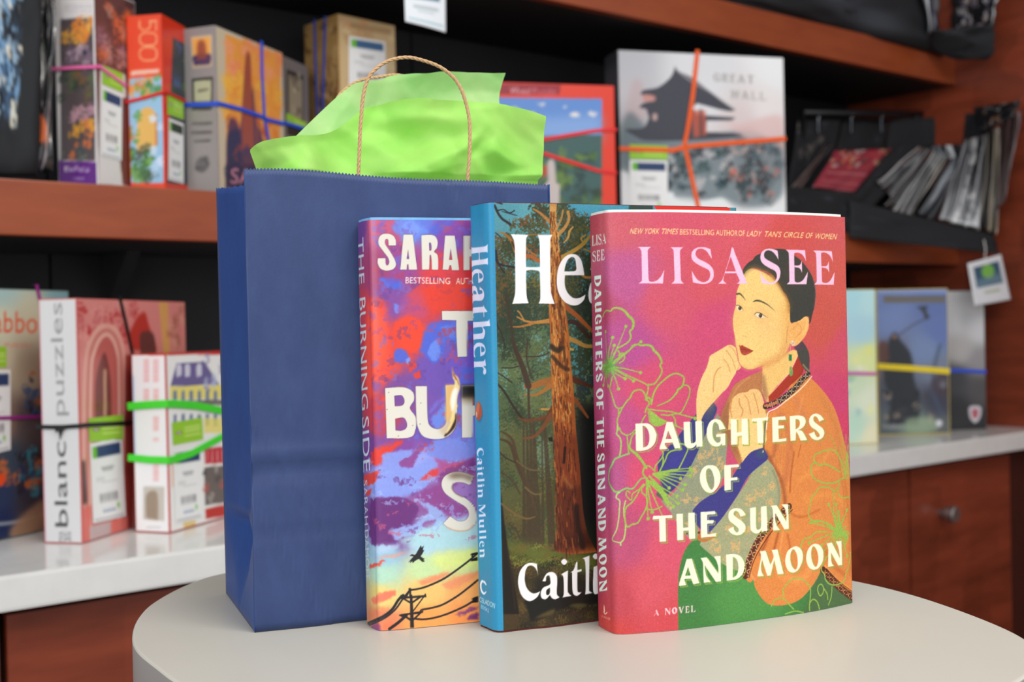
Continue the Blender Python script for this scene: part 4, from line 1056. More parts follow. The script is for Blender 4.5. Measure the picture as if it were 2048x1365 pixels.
    for wd, y0, y1 in (('DAUGHTERS', 552, 765), ('OF', 778, 822), ('THE', 836, 898), ('SUN', 908, 980), ('AND', 990, 1064), ('MOON', 1076, 1184)):
        xa, xb = 1188.6 + (y0 - 552) * .0158, 1188.6 + (y1 - 552) * .0158
        glyph_line(c, GD, wd, (xa, y0), (xb, y1), 13.2 + (y0 - 552) * .0045, (1, -.12), wh, .15)
    c.stroke('1208,1211 1208.5,1220 1209,1226', [.4, 1.6, .5], (240, 214, 190)); c.stroke('1207,1224 1210,1229 1214,1226', .6, (240, 214, 190))
    text(c, 'SCRIBNER', (1203, 1235), (1220.5, 1241.5), 4.2, (226, 190, 176), 0, 0, .9, (0.05, -1))
    return c

# ---- serif lower case used by the middle book
def hg(ch, paths, h):
    L = [cr(*tr(p)) for p in paths]; x0 = min(q[:, 0].min() for q in L); x1 = max(q[:, 0].max() for q in L)
    return ([np.c_[(q[:, 0] - x0) / 100, (100 - q[:, 1]) / 100] for q in L], (x1 - x0) / 100)
GH = {}
def sc(paths, x0, ytop, ybase):    # traced glyph -> 100 unit cap box
    out = []
    for p in paths:
        P, S = tr(p); k = 100 / (ybase - ytop)
        out.append(' '.join(f'{(x - x0) * k:.2f},{(y - ytop) * k:.2f}' + ('s' if s else '') for (x, y), s in zip(P, S)))
    return out
HE_H = ['293,238 400,243 388,262s 385,300s 385,425s 395,438s 460,438s 470,425s 468,300s 462,262s 455,243 547,243 535,265s 532,310s 535,560s 545,620s 560,662 462,660 472,620s 470,500s 468,470s 450,458s 395,458s 386,470s 387,560s 390,620s 402,658 302,662 318,600s 320,500s 318,340s 312,280s']
HE_E = ['740,488 622,488 620,540s 635,590s 670,625s 710,625s 746,605 735,640s 700,668s 655,668s 610,640s 578,580s 572,500s 590,420s 630,370s 680,360s 720,395s', '618,465 685,460s 688,420s 680,385s 660,378s 635,400s 622,440s']
HC = ['450,905 459,982 448,940s 425,917s 400,918s 382,950s 378,1010s 395,1060s 430,1085s 472,1072 450,1110s 405,1132s 360,1100s 338,1030s 345,960s 375,915s 410,900s']
HA = ['485,1010 510,965s 545,955s 570,975s 575,1010s 572,1070s 575,1095s 590,1108 565,1120s 545,1115s 530,1095 505,1120s 480,1112s 475,1080s 490,1050s 530,1030s 532,1000s 525,975s 508,985s 505,1010s', '530,1050 510,1065s 508,1090s 520,1095s 530,1080s']
H_l = ['0,2 22,-3 22,90s 24,96s 30,98 30,100 0,100 0,98s 6,95s 7,90s 7,10s 5,5s']
H_n = ['0,32 22,28 22,38s 32,29s 44,29s 55,38s 56,50s 56,92s 61,98 61,100 35,100 35,98s 40,93s 40,52s 37,42s 30,41s 22,48s 22,92s 26,98 26,100 0,100 0,98s 6,93s 7,45s 5,37s']
H_h = ['0,2 22,-3 22,38s 32,29s 44,29s 55,38s 56,50s 56,92s 61,98 61,100 35,100 35,98s 40,93s 40,52s 37,42s 30,41s 22,48s 22,92s 26,98 26,100 0,100 0,98s 6,93s 7,15s 5,6s']
H_r = ['0,32 22,28 22,42s 30,30s 40,28s 46,36s 42,45s 34,44s 30,42s 23,52s 22,92s 27,98 27,100 0,100 0,98s 6,93s 7,45s 5,37s']
H_M = ['0,0 22,0 45,70 68,0 90,0 90,3s 84,8s 83,90s 90,98 90,100 62,100 62,98s 67,90s 66,25s 42,100 36,100 12,25s 12,90s 18,98 18,100 0,100 0,98s 7,90s 7,10s']
H_t = ['6,30 20,12 22,12 22,30 36,30 36,34 22,34 22,86s 26,94s 36,91 32,100s 18,101s 7,94s 6,84s 6,34 0,34']
H_i = ['0,32 22,28 22,92s 27,98 27,100 0,100 0,98s 6,93s 7,45s 5,37s', '5,12s 13,4s 21,12s 13,20s']
def uflip(p):
    P, S = tr(p[0]); return [' '.join(f'{61 - x},{128 - y}' + ('s' if s else '') for (x, y), s in zip(P, S))]
for ch, p in (('H', sc(HE_H, 293, 240, 661)), ('e', sc(HE_E, 572, 240, 661)), ('C', sc(HC, 338, 900, 1128)), ('a', sc(HA, 475, 893, 1118)), ('l', H_l), ('n', H_n), ('h', H_h), ('r', H_r), ('M', H_M), ('t', H_t), ('i', H_i), ('u', uflip(H_n))):
    GH[ch] = hg(ch, p, 1)

def art2(J):
    c = J.canvas(3.6, (70, 80, 50)); B = J.mm; c.m = B
    field(c, [(1000, 420), (1080, 430), (1160, 420), (1300, 430), (1000, 520), (1060, 500), (1150, 500), (1010, 640), (1060, 700), (1150, 650), (1020, 800), (1080, 850), (1160, 800), (1030, 950), (1090, 1000), (1160, 1000), (1030, 1080), (1100, 1105), (1160, 1095), (1040, 1150),
              (1100, 1180), (1150, 1200), (1060, 1230), (1150, 1245), (1400, 700), (1400, 1100)],
          [(92, 164, 178), (100, 174, 186), (74, 160, 186), (74, 158, 184), (84, 146, 150), (88, 152, 156), (60, 140, 164), (78, 104, 80), (92, 116, 80), (52, 96, 86), (86, 104, 66), (100, 110, 68), (44, 62, 60), (92, 98, 58), (82, 78, 38), (22, 22, 20), (102, 84, 42), (92, 98, 38), (72, 78, 32), (60, 50, 26),
           (30, 27, 22), (26, 25, 20), (80, 62, 36), (66, 54, 32), (50, 80, 70), (30, 28, 22)])
    z3 = Z(925, 390, 3.033, B); z4 = Z(925, 830, 3.033, B)
    r_ = np.random.default_rng(4)
    def cl(z, p, rx, ry, col, thr=.42, cell=1.4, al=.9): c.m = z; clump(c, p, rx, ry, col, thr, cell, int(r_.integers(1e6)), al)
    dk, br, ol, lt = (54, 66, 44), (122, 78, 38), (92, 92, 50), (118, 136, 92)
    # distant hazy wood
    for i in range(70): cl(z3, (r_.uniform(210, 800), r_.uniform(560, 1365)), r_.uniform(5, 13), r_.uniform(6, 12), [dk, ol, lt, (66, 92, 66), (104, 120, 70)][i % 5], .40, .9, .75)
    for i in range(46): cl(z4, (r_.uniform(225, 560), r_.uniform(0, 800)), r_.uniform(5, 12), r_.uniform(6, 14), [dk, ol, (112, 116, 66), (70, 84, 52)][i % 4], .42, .9, .7)
    for i in range(14): cl(z3, (r_.uniform(230, 560), r_.uniform(480, 1300)), 6, 5, (110, 172, 170), .5, .8, .7)
    for x, y in ((700, 900), (740, 980), (700, 760), (670, 1020), (770, 560)): cl(z3, (x, y), 10, 12, (70, 150, 158), .42, 1.3, .8)
    cl(z4, (490, 250), 6, 16, (120, 160, 140), .35, 1, .6)
    # crowns against the sky
    for x, y, rx, ry, col in ((450, 170, 9, 5, br), (420, 190, 12, 5, ol), (480, 80, 8, 5, ol), (470, 100, 8, 6, dk), (340, 170, 8, 3, br), (600, 90, 9, 7, dk), (680, 160, 12, 6, br), (650, 200, 14, 6, ol), (700, 170, 10, 6, dk), (610, 120, 6, 6, ol),
                              (250, 310, 9, 7, br), (270, 330, 9, 8, ol), (300, 300, 6, 8, dk), (240, 500, 12, 12, dk), (230, 510, 9, 10, br), (250, 560, 12, 10, ol), (430, 300, 6, 8, dk), (430, 260, 4, 4, ol), (420, 350, 5, 5, br),
                              (430, 540, 10, 10, ol), (440, 590, 10, 8, (120, 110, 50)), (660, 320, 12, 7, br), (640, 300, 10, 9, dk), (700, 250, 9, 8, ol), (740, 460, 8, 12, dk), (760, 420, 7, 10, dk), (660, 500, 9, 14, dk), (650, 560, 8, 8, ol),
                              (760, 640, 7, 12, (34, 44, 36)), (700, 700, 8, 8, dk), (760, 760, 8, 20, (34, 44, 36)), (740, 1000, 10, 10, dk), (760, 900, 8, 14, dk), (300, 700, 14, 16, dk), (240, 680, 8, 14, br), (350, 620, 12, 10, dk), (500, 700, 12, 10, ol), (280, 850, 14, 14, dk)):
        cl(z3, (x, y), rx * 1.25, ry * 1.25, col, .36, 1.1); cl(z3, (x + 6, y + 8), rx, ry, dk, .46, .7, .8)
    for x in range(230, 800, 60): cl(z3, (x, 640 + (x % 7) * 30), 12, 10, (44, 62, 48), .40, 1.0, .6)
    # dark wood at right, slender trees
    c.m = z4; c.fill('690,-60 840,-60 840,820s 760,780s 720,640s 700,300s', (18, 20, 18), .93, 3)
    for x0, x1, w in ((370, 375, 1.6), (412, 425, 2.4), (430, 460, 3.0), (495, 545, 3.2), (390, 405, 2.0), (480, 490, 1.2)):
        c.stroke([(x0, 20), ((x0 + x1) / 2, 400), (x1, 805)], [w * .5, w, w * 1.6], (74, 58, 38), .85, .2)
    c.fill('230,780s 340,770s 480,800s 620,850s 820,850 820,960 560,930s 400,890s 280,850', (104, 112, 44), .85, 2)
    for i in range(26): cl(z4, (r_.uniform(260, 820), r_.uniform(790, 960)), 7, 3, [(136, 140, 58), (72, 76, 30), (120, 96, 44)][i % 3], .42, .6, .8)
    for i in range(40): cl(z4, (r_.uniform(290, 800), r_.uniform(900, 1290)), 8, 5, [(112, 88, 44), (60, 50, 30), (88, 70, 34), (40, 36, 26)][i % 4], .42, .6, .8)
    c.fill('370,1130 440,1100s 560,1090s 700,1060s 830,1040 830,1130s 700,1170s 600,1180s 500,1230s 420,1255s 400,1200s', (22, 22, 18), .96, .6); c.fill('470,1010 580,990s 730,1010s 830,1000 830,1075 700,1080s 500,1090', (36, 34, 26), .85, 1)
    c.fill('430,1240 500,1200s 560,1180s 540,1215s', (112, 92, 48), .8, .6); c.fill('640,1160 700,1145s 760,1155s 700,1172s', (92, 88, 44), .8, .5)
    c.fill('235,470 248,600s 268,760s 300,950s 335,1150s 345,1210 248,1210 242,900s 232,600s', (28, 22, 18), .96, .3); c.stroke('270,800 300,1000 320,1180', .8, (70, 48, 34), .6, .4)
    # branches at left
    for s, w_ in (('195,65 215,110 240,145 270,165 290,180', 1.4), ('210,95 250,90 285,110 315,95', .7), ('240,100 290,115 330,125', .5), ('205,45 240,55', .8), ('198,335 205,400 235,425 320,440', 1.1), ('205,340 215,410 255,475', 1.0), ('200,230 225,250 235,262', .6)):
        c.m = z3; c.stroke(s, w_, (44, 38, 38), .95)
    for s, w_, col in (('222,225 260,240 300,285 320,340', [.8, 2.2, 3.0], (176, 112, 48)), ('300,285 320,335', 1.4, (60, 40, 24)), ('387,370 420,375 460,400 470,395', 3.2, (184, 100, 40)), ('385,245 420,240 470,245 530,250', 1.0, (160, 110, 56)),
        ('430,85 470,110 510,145 535,165', [1.2, 3.4], (196, 130, 60)), ('455,55 480,85 500,120', 1.2, (90, 60, 36)), ('640,105 645,150 620,200 580,240', [2.8, 2.2, 3.6], (204, 146, 76)), ('610,95 600,140 585,180 575,200', 1.6, (190, 140, 80)),
        ('670,195 650,220 640,260 615,290', [1.2, 2.2, 1.0], (206, 156, 84)), ('545,250 560,300 590,380', 3.0, (120, 70, 34)), ('780,240 740,290 690,330 620,370 570,400', [2.2, 3.4, 3.0, 4.6], (190, 150, 62)), ('740,330 780,345', 1.6, (176, 140, 60)),
        ('735,290 720,265 745,245', 1.6, (180, 140, 60)), ('790,500 745,500 720,480', 2.0, (190, 130, 60)), ('385,320 410,345 450,370', 1.4, (180, 110, 50)),
        ('525,765 480,770 430,775 380,765 330,740', [3.6, 2.0, 1.0], (206, 138, 62)), ('375,765 350,720 335,705', 1.2, (200, 140, 66)), ('430,780 350,800 285,800', [2.2, .8], (190, 120, 54)),
        ('575,625 600,650 640,690 700,740 750,790 790,830', [5, 4.2, 2.6], (176, 92, 40)), ('650,770 690,780 730,820 760,860 790,860', [3.8, 3.6, 2.4], (62, 40, 30)), ('640,870 690,890 740,915 790,920', [4.0, 3.6, 2.6], (190, 140, 64)), ('640,930 670,940', 2.0, (200, 170, 80)),
        ('545,1130 480,1140 430,1160 390,1160', [6.5, 5.2, 4.8], (170, 104, 46)), ('530,1160 490,1190 440,1215 380,1212', [4, 2.4, 1.2], (180, 112, 48)), ('300,870 330,960 370,1060 400,1160', [2.6, 4.2, 5.0], (70, 50, 36)), ('265,600 290,760 310,900', 2.6, (66, 54, 38)),
        ('395,880 390,1000 420,1110', 1.5, (70, 58, 40)), ('400,1180 405,1365', 2.0, (70, 54, 38)), ('380,980 470,980 525,955', 1.0, (60, 48, 34)), ('240,1050 300,1050 340,1040', 1.0, (52, 44, 36)), ('215,1150 250,1190 300,1270 340,1330 370,1365', 1.8, (50, 38, 28)),
        ('215,1080 260,1110 300,1140', 1.0, (48, 40, 32)), ('205,780 240,850 260,930', 1.2, (50, 44, 34)), ('670,1120 720,1140 785,1165', [5, 3.8, 2], (84, 44, 26)), ('680,1240 710,1280 760,1350', [4, 3, 2], (140, 74, 34)), ('480,1300 530,1300 570,1280', 1.6, (206, 150, 70)), ('460,1365 510,1345 545,1290', 2.6, (110, 56, 28))):
        c.m = z3; c.kw = .72; c.stroke(s, w_, col, .95)
    c.kw = .8
    for s, w_, col in (('235,100 300,150 330,260 380,380 420,500 450,600', [1.2, 2.6, 2.2, 1.2], (84, 64, 42)), ('232,150 290,180 330,300 390,460 400,610', [1.6, 2.8, 1.6], (78, 60, 40)), ('340,20 380,35 440,30 520,5', [1.2, 2.4, 1.6], (112, 66, 34)), ('540,0 500,60 440,130 370,145', [4, 2.6, 1.2], (128, 72, 36)),
        ('235,540 300,590 380,630 440,620', [1.4, 1.8, .8], (120, 96, 54)), ('330,280 400,330 480,340', 1.2, (110, 92, 56)), ('380,440 430,480 480,480', 1.2, (116, 98, 56)), ('240,350 300,400 350,480', 1.2, (80, 62, 42)), ('230,230 260,260 320,290', 1.0, (60, 48, 36)), ('270,660 320,690 350,750', .8, (74, 60, 40))):
        c.m = z4; c.stroke(s, w_, col, .95)
    # the great trunk
    c.kw = 1
    c.m = B; tr_ = '1099,400 1114,400 1113,440s 1119,500s 1127,540s 1129,600s 1137,660s 1141,720s 1147,780s 1152,860s 1160,940s 1166,1020s 1176,1070s 1194,1105 1165,1108s 1130,1108s 1108,1102 1114,1060s 1113,980s 1107,860s 1103,780s 1101,680s 1098,620s 1101,560s 1100,480s'
    c.fill(tr_, (176, 92, 38))
    for y0, y1, col, al in ((395, 520, (226, 172, 96), .9), (500, 640, (214, 140, 66), .7), (640, 800, (206, 122, 50), .6), (960, 1110, (92, 40, 22), .85), (860, 980, (120, 50, 24), .7), (1060, 1112, (70, 30, 18), .8)):
        L = c.px(cr(*tr(tr_))); x0, yy0, M = c.cover([L]); ya, yb = c.px([(1120, y0)])[0][1], c.px([(1120, y1)])[0][1]
        yy = np.arange(M.shape[0])[:, None] + yy0; ramp_ = np.clip((yy - ya) / 20, 0, 1) * np.clip((yb - yy) / 20, 0, 1); c.blend(x0, yy0, M * ramp_, col, al)
    for i in range(800):
        t = r_.random(); y = 420 + 680 * t; w = 6 + 22 * t ** .7; x = 1106 + 32 * t + r_.uniform(-w, w) * .9
        if y > 1060: x += r_.uniform(-8, 14)
        top = t < .62
        col = [(238, 182, 98), (120, 58, 24), (220, 140, 58), (92, 44, 20)][int(r_.integers(4))] if top else [(146, 66, 30), (64, 28, 16), (104, 44, 22), (196, 110, 50)][int(r_.choice([0, 1, 2, 2, 1, 3]))]
        c.stroke([(x, y), (x + r_.uniform(-1, 3), y + r_.uniform(6, 22))], r_.uniform(.3, .8), col, .7)
    c.stroke('1112,520 1119,600 1126,680 1134,760', 1.2, (80, 44, 24), .6, .5); c.m = z4; c.stroke('690,560 700,680 730,800', 3.6, (34, 20, 14), .8, .6); c.stroke('615,290 622,200', 1.6, (40, 20, 12), .9); c.stroke('610,380 660,440', 2.6, (206, 130, 70), .5, .8); c.fill('520,140 545,135 548,165 525,160', (40, 24, 16)); c.m = z3; c.stroke('540,920 575,945 600,930', 3, (50, 40, 26), .9, .4); c.stroke('545,980 600,1040 640,1060', 2.4, (60, 36, 22), .8, .4)
    c.img = np.clip(c.img * .86, 0, 1); c.grain(.2, .35, 31, 2)
    # blue spine panel over everything left of the front hinge
    sx = float(B([(1006, 1200)])[0][0]); sx0 = float(B([(990, 430)])[0][0]); sx = (sx + sx0) / 2
    n = int(sx * c.res); c.img[:, :n] = np.array((42, 140, 182)) / 255
    c.img[:, n:] = c.img[:, n:]
    c.grain(.03, .8, 77, 1)
    # lettering
    c.m = z3; wht = (236, 233, 232)
    c.fill(HE_H, wht); c.fill(HE_E, wht)
    c.m = B
    glyph_line(c, GH, 'ather', (1177, 607), (1368, 580), 138, (0, -1), wht, .03)
    c.m = z4
    c.fill(HC, wht); c.fill(HA, wht)
    for p in ('598,968 640,945 638,1060s 645,1085s 662,1100 605,1110 614,1085s 612,990s', '655,957 675,940s 690,893 697,893 697,943 722,937 722,950 697,957 697,1060s 705,1078s 724,1076 700,1098s 680,1095s 668,1070s 665,957',
              '728,872 770,855 768,1050s 773,1072s 790,1082 738,1092 747,1068s 745,900s', '795,925 835,908 835,1060 840,1075 795,1080s', '598,893s 617,875s 636,893s 617,912s', '790,860s 808,842s 826,860s 808,878s'): c.fill(p, wht)
    c.m = B
    glyph_line(c, GH, 'n Mullen', (1201, 1186), (1420, 1150), 70, (0, -1), wht, .05)
    lw = (224, 230, 250)
    glyph_line(c, GH, 'Heather', (940.5, 492), (947.5, 752), 34.5, (1, -.10), lw, .05)
    glyph_line(c, GH, 'Caitlin', (953.5, 897), (956, 997), 13.5, (1, -.1), lw, .07); glyph_line(c, GH, 'Mullen', (957.2, 1009), (959.5, 1117), 13.5, (1, -.1), lw, .07)
    # copper disc, publisher mark
    c.fill('953,822s 958,806s 964,816s 965.5,832s 960,845s 954,838s', (22, 84, 124), .6, .5); c.fill('950.5,822s 956.5,803s 962.5,814s 964,830s 958,842s 952,835s', (170, 80, 54)); c.fill('951.5,820s 956.5,805s 959,812s 957,828s 953,832s', (206, 110, 76), .9, .3); c.stroke([(952.6, 826), (953.6, 834)], .8, (240, 214, 196))
    c.stroke('971,1169 965,1163 961.5,1170 963,1182 968,1188 972.5,1184', [.5, 1.5, 2.0, 1.4, .5], (236, 242, 250)); c.stroke('969,1164 972,1170', 1.0, (236, 242, 250))
    text(c, 'CELADON', (958.6, 1204), (989.5, 1218), 10.5, (226, 238, 246), .004, 0, 1.0, (0.05, -1)); text(c, 'BOOKS', (961.6, 1217), (977.5, 1226.5), 8, (206, 228, 242), 0, 0, 1.0, (0.05, -1))
    c.m = B; c.fill('1260,408 1306,408 1306,420 1256,420', (42, 62, 56)); c.fill('1306,408 1460,412 1460,425 1312,420', (206, 40, 34))
    return c

def art1(J):
    c = J.canvas(3.4, (130, 70, 150)); B = J.mm; c.m = B
    field(c, [(720, 450), (760, 450), (800, 470), (830, 450), (900, 470), (935, 450), (740, 540), (800, 520), (880, 540), (940, 540), (730, 620), (780, 600), (850, 620), (920, 600), (725, 720), (760, 740), (815, 680), (870, 670), (930, 660), (750, 830), (800, 780), (860, 740), (930, 720),
              (740, 900), (800, 900), (860, 860), (930, 860), (760, 960), (840, 930), (900, 920), (760, 1040), (800, 1060), (860, 1000), (930, 1000), (760, 1110), (850, 1080), (930, 1070), (760, 1150), (850, 1140), (940, 1120), (760, 1190), (850, 1180), (940, 1180), (760, 1240), (850, 1240), (940, 1230), (1100, 700), (1100, 1000), (1100, 1200)],
          [(110, 60, 140), (196, 88, 120), (186, 80, 120), (100, 120, 214), (130, 70, 160), (140, 70, 150), (160, 60, 104), (150, 70, 140), (216, 60, 66), (206, 50, 56), (206, 60, 70), (130, 74, 150), (208, 62, 66), (214, 60, 52), (206, 50, 52), (224, 74, 62), (224, 66, 50), (110, 90, 180), (84, 100, 200), (196, 60, 70), (120, 74, 150), (110, 80, 170), (110, 84, 190),
           (120, 64, 140), (130, 70, 150), (110, 80, 170), (110, 120, 214), (150, 160, 230), (150, 160, 230), (170, 80, 140), (110, 50, 120), (112, 56, 130), (140, 84, 150), (150, 110, 180), (150, 190, 214), (176, 206, 226), (176, 206, 216), (176, 214, 190), (196, 220, 160), (200, 214, 150), (228, 206, 120), (240, 190, 110), (246, 170, 96), (226, 130, 90), (248, 160, 84), (246, 150, 80), (120, 80, 160), (140, 120, 190), (244, 180, 100)], 2.6, 2.2)
    z1 = Z(700, 420, 3.104, B); z2 = Z(700, 840, 3.104, B); z6 = Z(700, 690, 6.5, B)
    bl, bl2, rd, pu, pk = (78, 100, 206), (108, 138, 224), (226, 62, 44), (124, 64, 142), (176, 82, 140)
    def F(z, s, col, al=.9, so=1.0): c.m = z; c.fill(s, col, al, so * .6)
    F(z1, '250,120 290,60s 360,50s 430,80s 480,130s 430,170s 380,230s 330,200s 290,140s', bl2, .9, 1.2); F(z1, '310,90 370,70s 440,110s 400,160s 350,150s', (124, 150, 230), .8, .8); F(z1, '480,120 560,70s 640,55s 580,120s 520,150s', bl, .8, 1.4)
    F(z1, '160,190 200,185s 180,235s', bl, .8, 1); F(z1, '170,425 240,420s 320,450s 290,490s 220,470s', bl, .95, .8); F(z1, '265,580 300,590s 300,640s 270,620s', bl2, .9, .5); F(z1, '300,600s 340,600s 310,640s', (140, 100, 180), .6, 1)
    F(z1, '350,540 420,480s 560,440s 745,440 745,590s 620,620s 520,640s 440,580s', rd, .92, 2.4); F(z1, '340,520s 440,500s 480,640s 400,700s 300,640s', pk, .5, 3)
    F(z1, '280,690 360,655s 470,720s 450,840s 380,880s 300,820s 270,750s', (236, 70, 44), .95, 1.4); F(z1, '110,560 200,560s 240,720s 245,950s 190,1080s 120,1180 80,1000', (240, 78, 56), .95, 2.6); F(z1, '150,640s 210,700s 215,900s 160,980s', (248, 88, 60), .8, 2)
    F(z1, '430,870 470,740s 560,690s 660,690s 760,760 760,800s 600,820s 570,920s 500,940s', bl, .95, 1.0); F(z1, '470,880 540,800s 560,900s 510,930s', bl2, .9, .5); F(z1, '560,720s 660,720s 650,790s 590,780s', bl2, .6, 1.2)
    F(z1, '265,900 290,860s 340,865s 360,920s 330,950s 280,940s', bl, .95, .6); F(z1, '340,925 370,920s 355,960s', (120, 150, 230), .95, .4); F(z1, '350,960 400,930s 410,970s 370,1000s', rd, .9, .8); F(z1, '395,1010 435,995s 435,1040s 400,1045s', rd, .95, .5)
    F(z6, '290,480s 390,480s 400,560s 310,620s', (140, 80, 150), .9, 1.2); F(z6, '400,680s 460,640s 470,900s 430,900s', (232, 66, 44), .95, 1.2); F(z6, '1040,980s 1140,860s 1240,740s 1240,950s 1160,1080s', bl2, .9, 1); F(z6, '1200,540 1240,520 1240,700 1195,680', bl, .9, .8)
    F(z6, '1020,830 1180,680s 1230,700s 1100,820s 1030,900s', (120, 110, 200), .8, 1); F(z6, '1430,300 1600,280 1600,520 1440,520', bl, .85, 1.6)
    # lower clouds
    F(z2, '120,210 200,150s 320,130s 300,160s 200,230s', rd, .95, .8); F(z2, '135,215 235,180s 240,240s 170,280s 130,270s', (226, 58, 46), .95, .6); F(z2, '85,340 170,320s 150,390s 90,400s', rd, .95, .6); F(z2, '90,440 155,425s 110,470s', rd, .95, .5)
    F(z2, '190,210 380,190s 360,300s 480,240s 540,290s 480,400s 420,440s 300,480s 180,470s 130,440s 190,330s', (136, 152, 226), .95, .9); F(z2, '300,260 400,200s 420,210s 380,290s 320,290s', (140, 70, 140), .95, .6); F(z2, '420,380 520,300s 550,310s 530,350s', (220, 60, 60), .95, .8); F(z2, '620,300s 690,255s 700,300s 640,310s', (206, 62, 70), .9, 1)
    F(z2, '470,210 540,120s 760,110 770,220s 620,260s', (120, 140, 222), .9, 1.2); F(z2, '560,330s 770,230 770,330s 620,330s 560,400s', (126, 60, 130), .9, 1); F(z2, '410,470 560,400s 600,470s 740,560s 640,600s 560,560s 440,520s', (140, 68, 136), .95, .9)
    F(z2, '130,480 300,480s 400,520s 420,580s 340,680s 290,750s 180,780s 120,740s', (104, 48, 116), .96, .8); F(z2, '240,680 400,640s 480,560s 400,490s 560,560s 590,640s 440,690s 280,740s', (150, 170, 224), .92, .7); F(z2, '440,650s 530,620s 500,670s', (140, 76, 140), .9, .6)
    F(z2, '280,750 420,690s 560,640s 790,620 795,800s 600,800s 420,800s', (170, 210, 216), .85, 2.4); F(z2, '140,790 260,770s 300,790s 180,830s', (180, 200, 226), .8, 1.5); F(z2, '120,900 215,870s 200,890s 130,920s', (224, 80, 60), .95, .5); F(z2, '130,860 340,820s 260,850s', (236, 150, 120), .8, .8)
    F(z2, '500,830 795,800 795,900s 560,930s', (222, 232, 130), .8, 3); F(z2, '420,1000 560,950s 620,940s 560,990s 460,1020s', (240, 140, 96), .9, 1.0); F(z2, '130,1110 260,1050s 270,1090s 160,1140s', (238, 120, 92), .95, .8); F(z2, '560,1020 795,930 795,960s 640,1050s', (240, 146, 100), .9, 1.2)
    F(z2, '650,1210 760,1165s 790,1170s 700,1210s', (130, 60, 120), .9, .7); F(z2, '720,1230 795,1190 795,1245 740,1245', (112, 50, 116), .9, .8); F(z2, '130,1270 170,1265s 180,1300s 140,1300s', (140, 60, 120), .9, .8); F(z2, '200,1270 300,1260 260,1300 200,1300', (236, 120, 80), .8, .8)
    c.m = B; q_ = np.random.default_rng(12)
    for i in range(150):
        x, y = q_.uniform(735, 960), q_.uniform(440, 900)
        clump(c, (x, y), q_.uniform(3, 9), q_.uniform(2, 6), [(96, 60, 140), (150, 70, 140), (104, 110, 206), (206, 70, 80), (186, 56, 70), (120, 80, 170)][int(q_.integers(6))], .42, 2.2, i, .45)
    for i in range(60):
        x, y = q_.uniform(735, 960), q_.uniform(900, 1080)
        clump(c, (x, y), q_.uniform(3, 8), q_.uniform(1.5, 3.5), [(150, 170, 230), (110, 60, 130), (170, 190, 232), (196, 90, 120)][int(q_.integers(4))], .44, 1.6, 300 + i, .55)
    c.warp(1.1, 3.0, 50); c.warp(.5, 1.2, 60)
    c.grain(.05, 1.2, 9, 2)
    # lettering of cut paper, each with a fine dark contour
    pap, ed = (222, 216, 202), (66, 44, 66)
    def L(z, paths, col=pap):
        for q in paths: c.m = z; c.stroke(cr(*tr(q)), .5, ed, .55, .15, True, False)
        c.fill(paths, col)
    L(z1, ['285,222 240,222 238,190s 228,180s 218,190s 220,215s 250,260s 278,310s 285,345s 265,370s 225,378s 190,365s 173,335s 173,300 220,300 222,335s 232,345s 243,330s 238,300s 205,255s 178,215s 178,180s 195,155s 230,148s 265,158s 283,185s'])
    L(z1, ['332,153 390,153 417,372 365,372 362,338 355,338 352,372 312,372', '360,245 352,305 368,305']); L(z1, ['443,157 515,157s 543,190s 540,235s 522,260s 545,285s 548,372 508,372 505,290s 495,280 492,372 447,372', '490,205 503,207s 505,250s 492,252'])
    L(z1, ['590,160 650,160 678,375 632,375 628,345 618,345 612,373 575,372', '625,240 615,310 635,310']); L(z1, ['703,160 745,160 745,245 785,245 785,160 830,160 830,375 785,375 785,290 745,290 745,375 705,375'])
    L(z1, ['570,628 820,628 820,690 728,690 728,912 668,914 660,760s 660,686 572,683']); L(z1, ['860,628 915,628 915,740 985,740 985,628 1040,628 1040,914 985,914 985,800 915,800 915,914 860,914'])
    Bp = ['218,1108 330,1102s 388,1130s 398,1180s 372,1232s 408,1290s 405,1370s 370,1414s 228,1419', '275,1155 320,1152s 338,1185s 325,1215s 278,1220', '280,1298 330,1290s 352,1320s 350,1355s 320,1372s 282,1370']; L(z1, Bp)
    Up = ['407,1095 478,1095 482,1290s 500,1345s 550,1362s 590,1335s 600,1280s 593,1090 660,1085 665,1280s 655,1350s 610,1405s 540,1425s 460,1410s 425,1360s 412,1290s']; L(z1, Up)
    c.m = z6; c.fill('1240,522 1360,520 1370,700s 1340,900s 1280,1020s 1240,960s 1245,700s', (236, 184, 110), .95, .6); c.fill('1150,1100 1250,1020s 1330,900s 1360,960s 1240,1180s', (206, 176, 140), .7, 1)
    c.fill('1380,880s 1388,960s 1370,1060s 1310,1140s 1240,1195s 1230,1170s 1300,1100s 1350,980s', (52, 26, 18), .96, .3); c.stroke('1330,900 1350,960 1290,1080 1255,1150', [1.0, 1.6, .5], (250, 214, 130), .95, .3)
    c.fill('1325,280 1350,370s 1400,420s 1420,470s 1430,560s 1400,660s 1390,760s 1400,800s 1370,860s 1340,960s 1300,1000s 1330,860s 1300,760s 1320,640s 1350,560s 1360,480s 1335,420s', (250, 222, 150), .97, .3)
    c.fill('1335,600s 1380,560s 1400,600s 1380,700s 1350,840s 1320,860s 1310,720s', (255, 250, 236), .97, .5); c.stroke('1330,300 1345,400 1390,450 1415,520', .5, (170, 96, 36), .9, .2); c.stroke('1350,380 1380,450', .9, (160, 90, 50), .8, .2)
    Rp = ['692,1090 900,1088s 950,1130s 950,1210s 900,1260s 965,1415 890,1415 840,1280s 762,1280 760,1415 695,1415', '760,1150 850,1150s 875,1185s 850,1215s 760,1215']; L(z1, Rp)
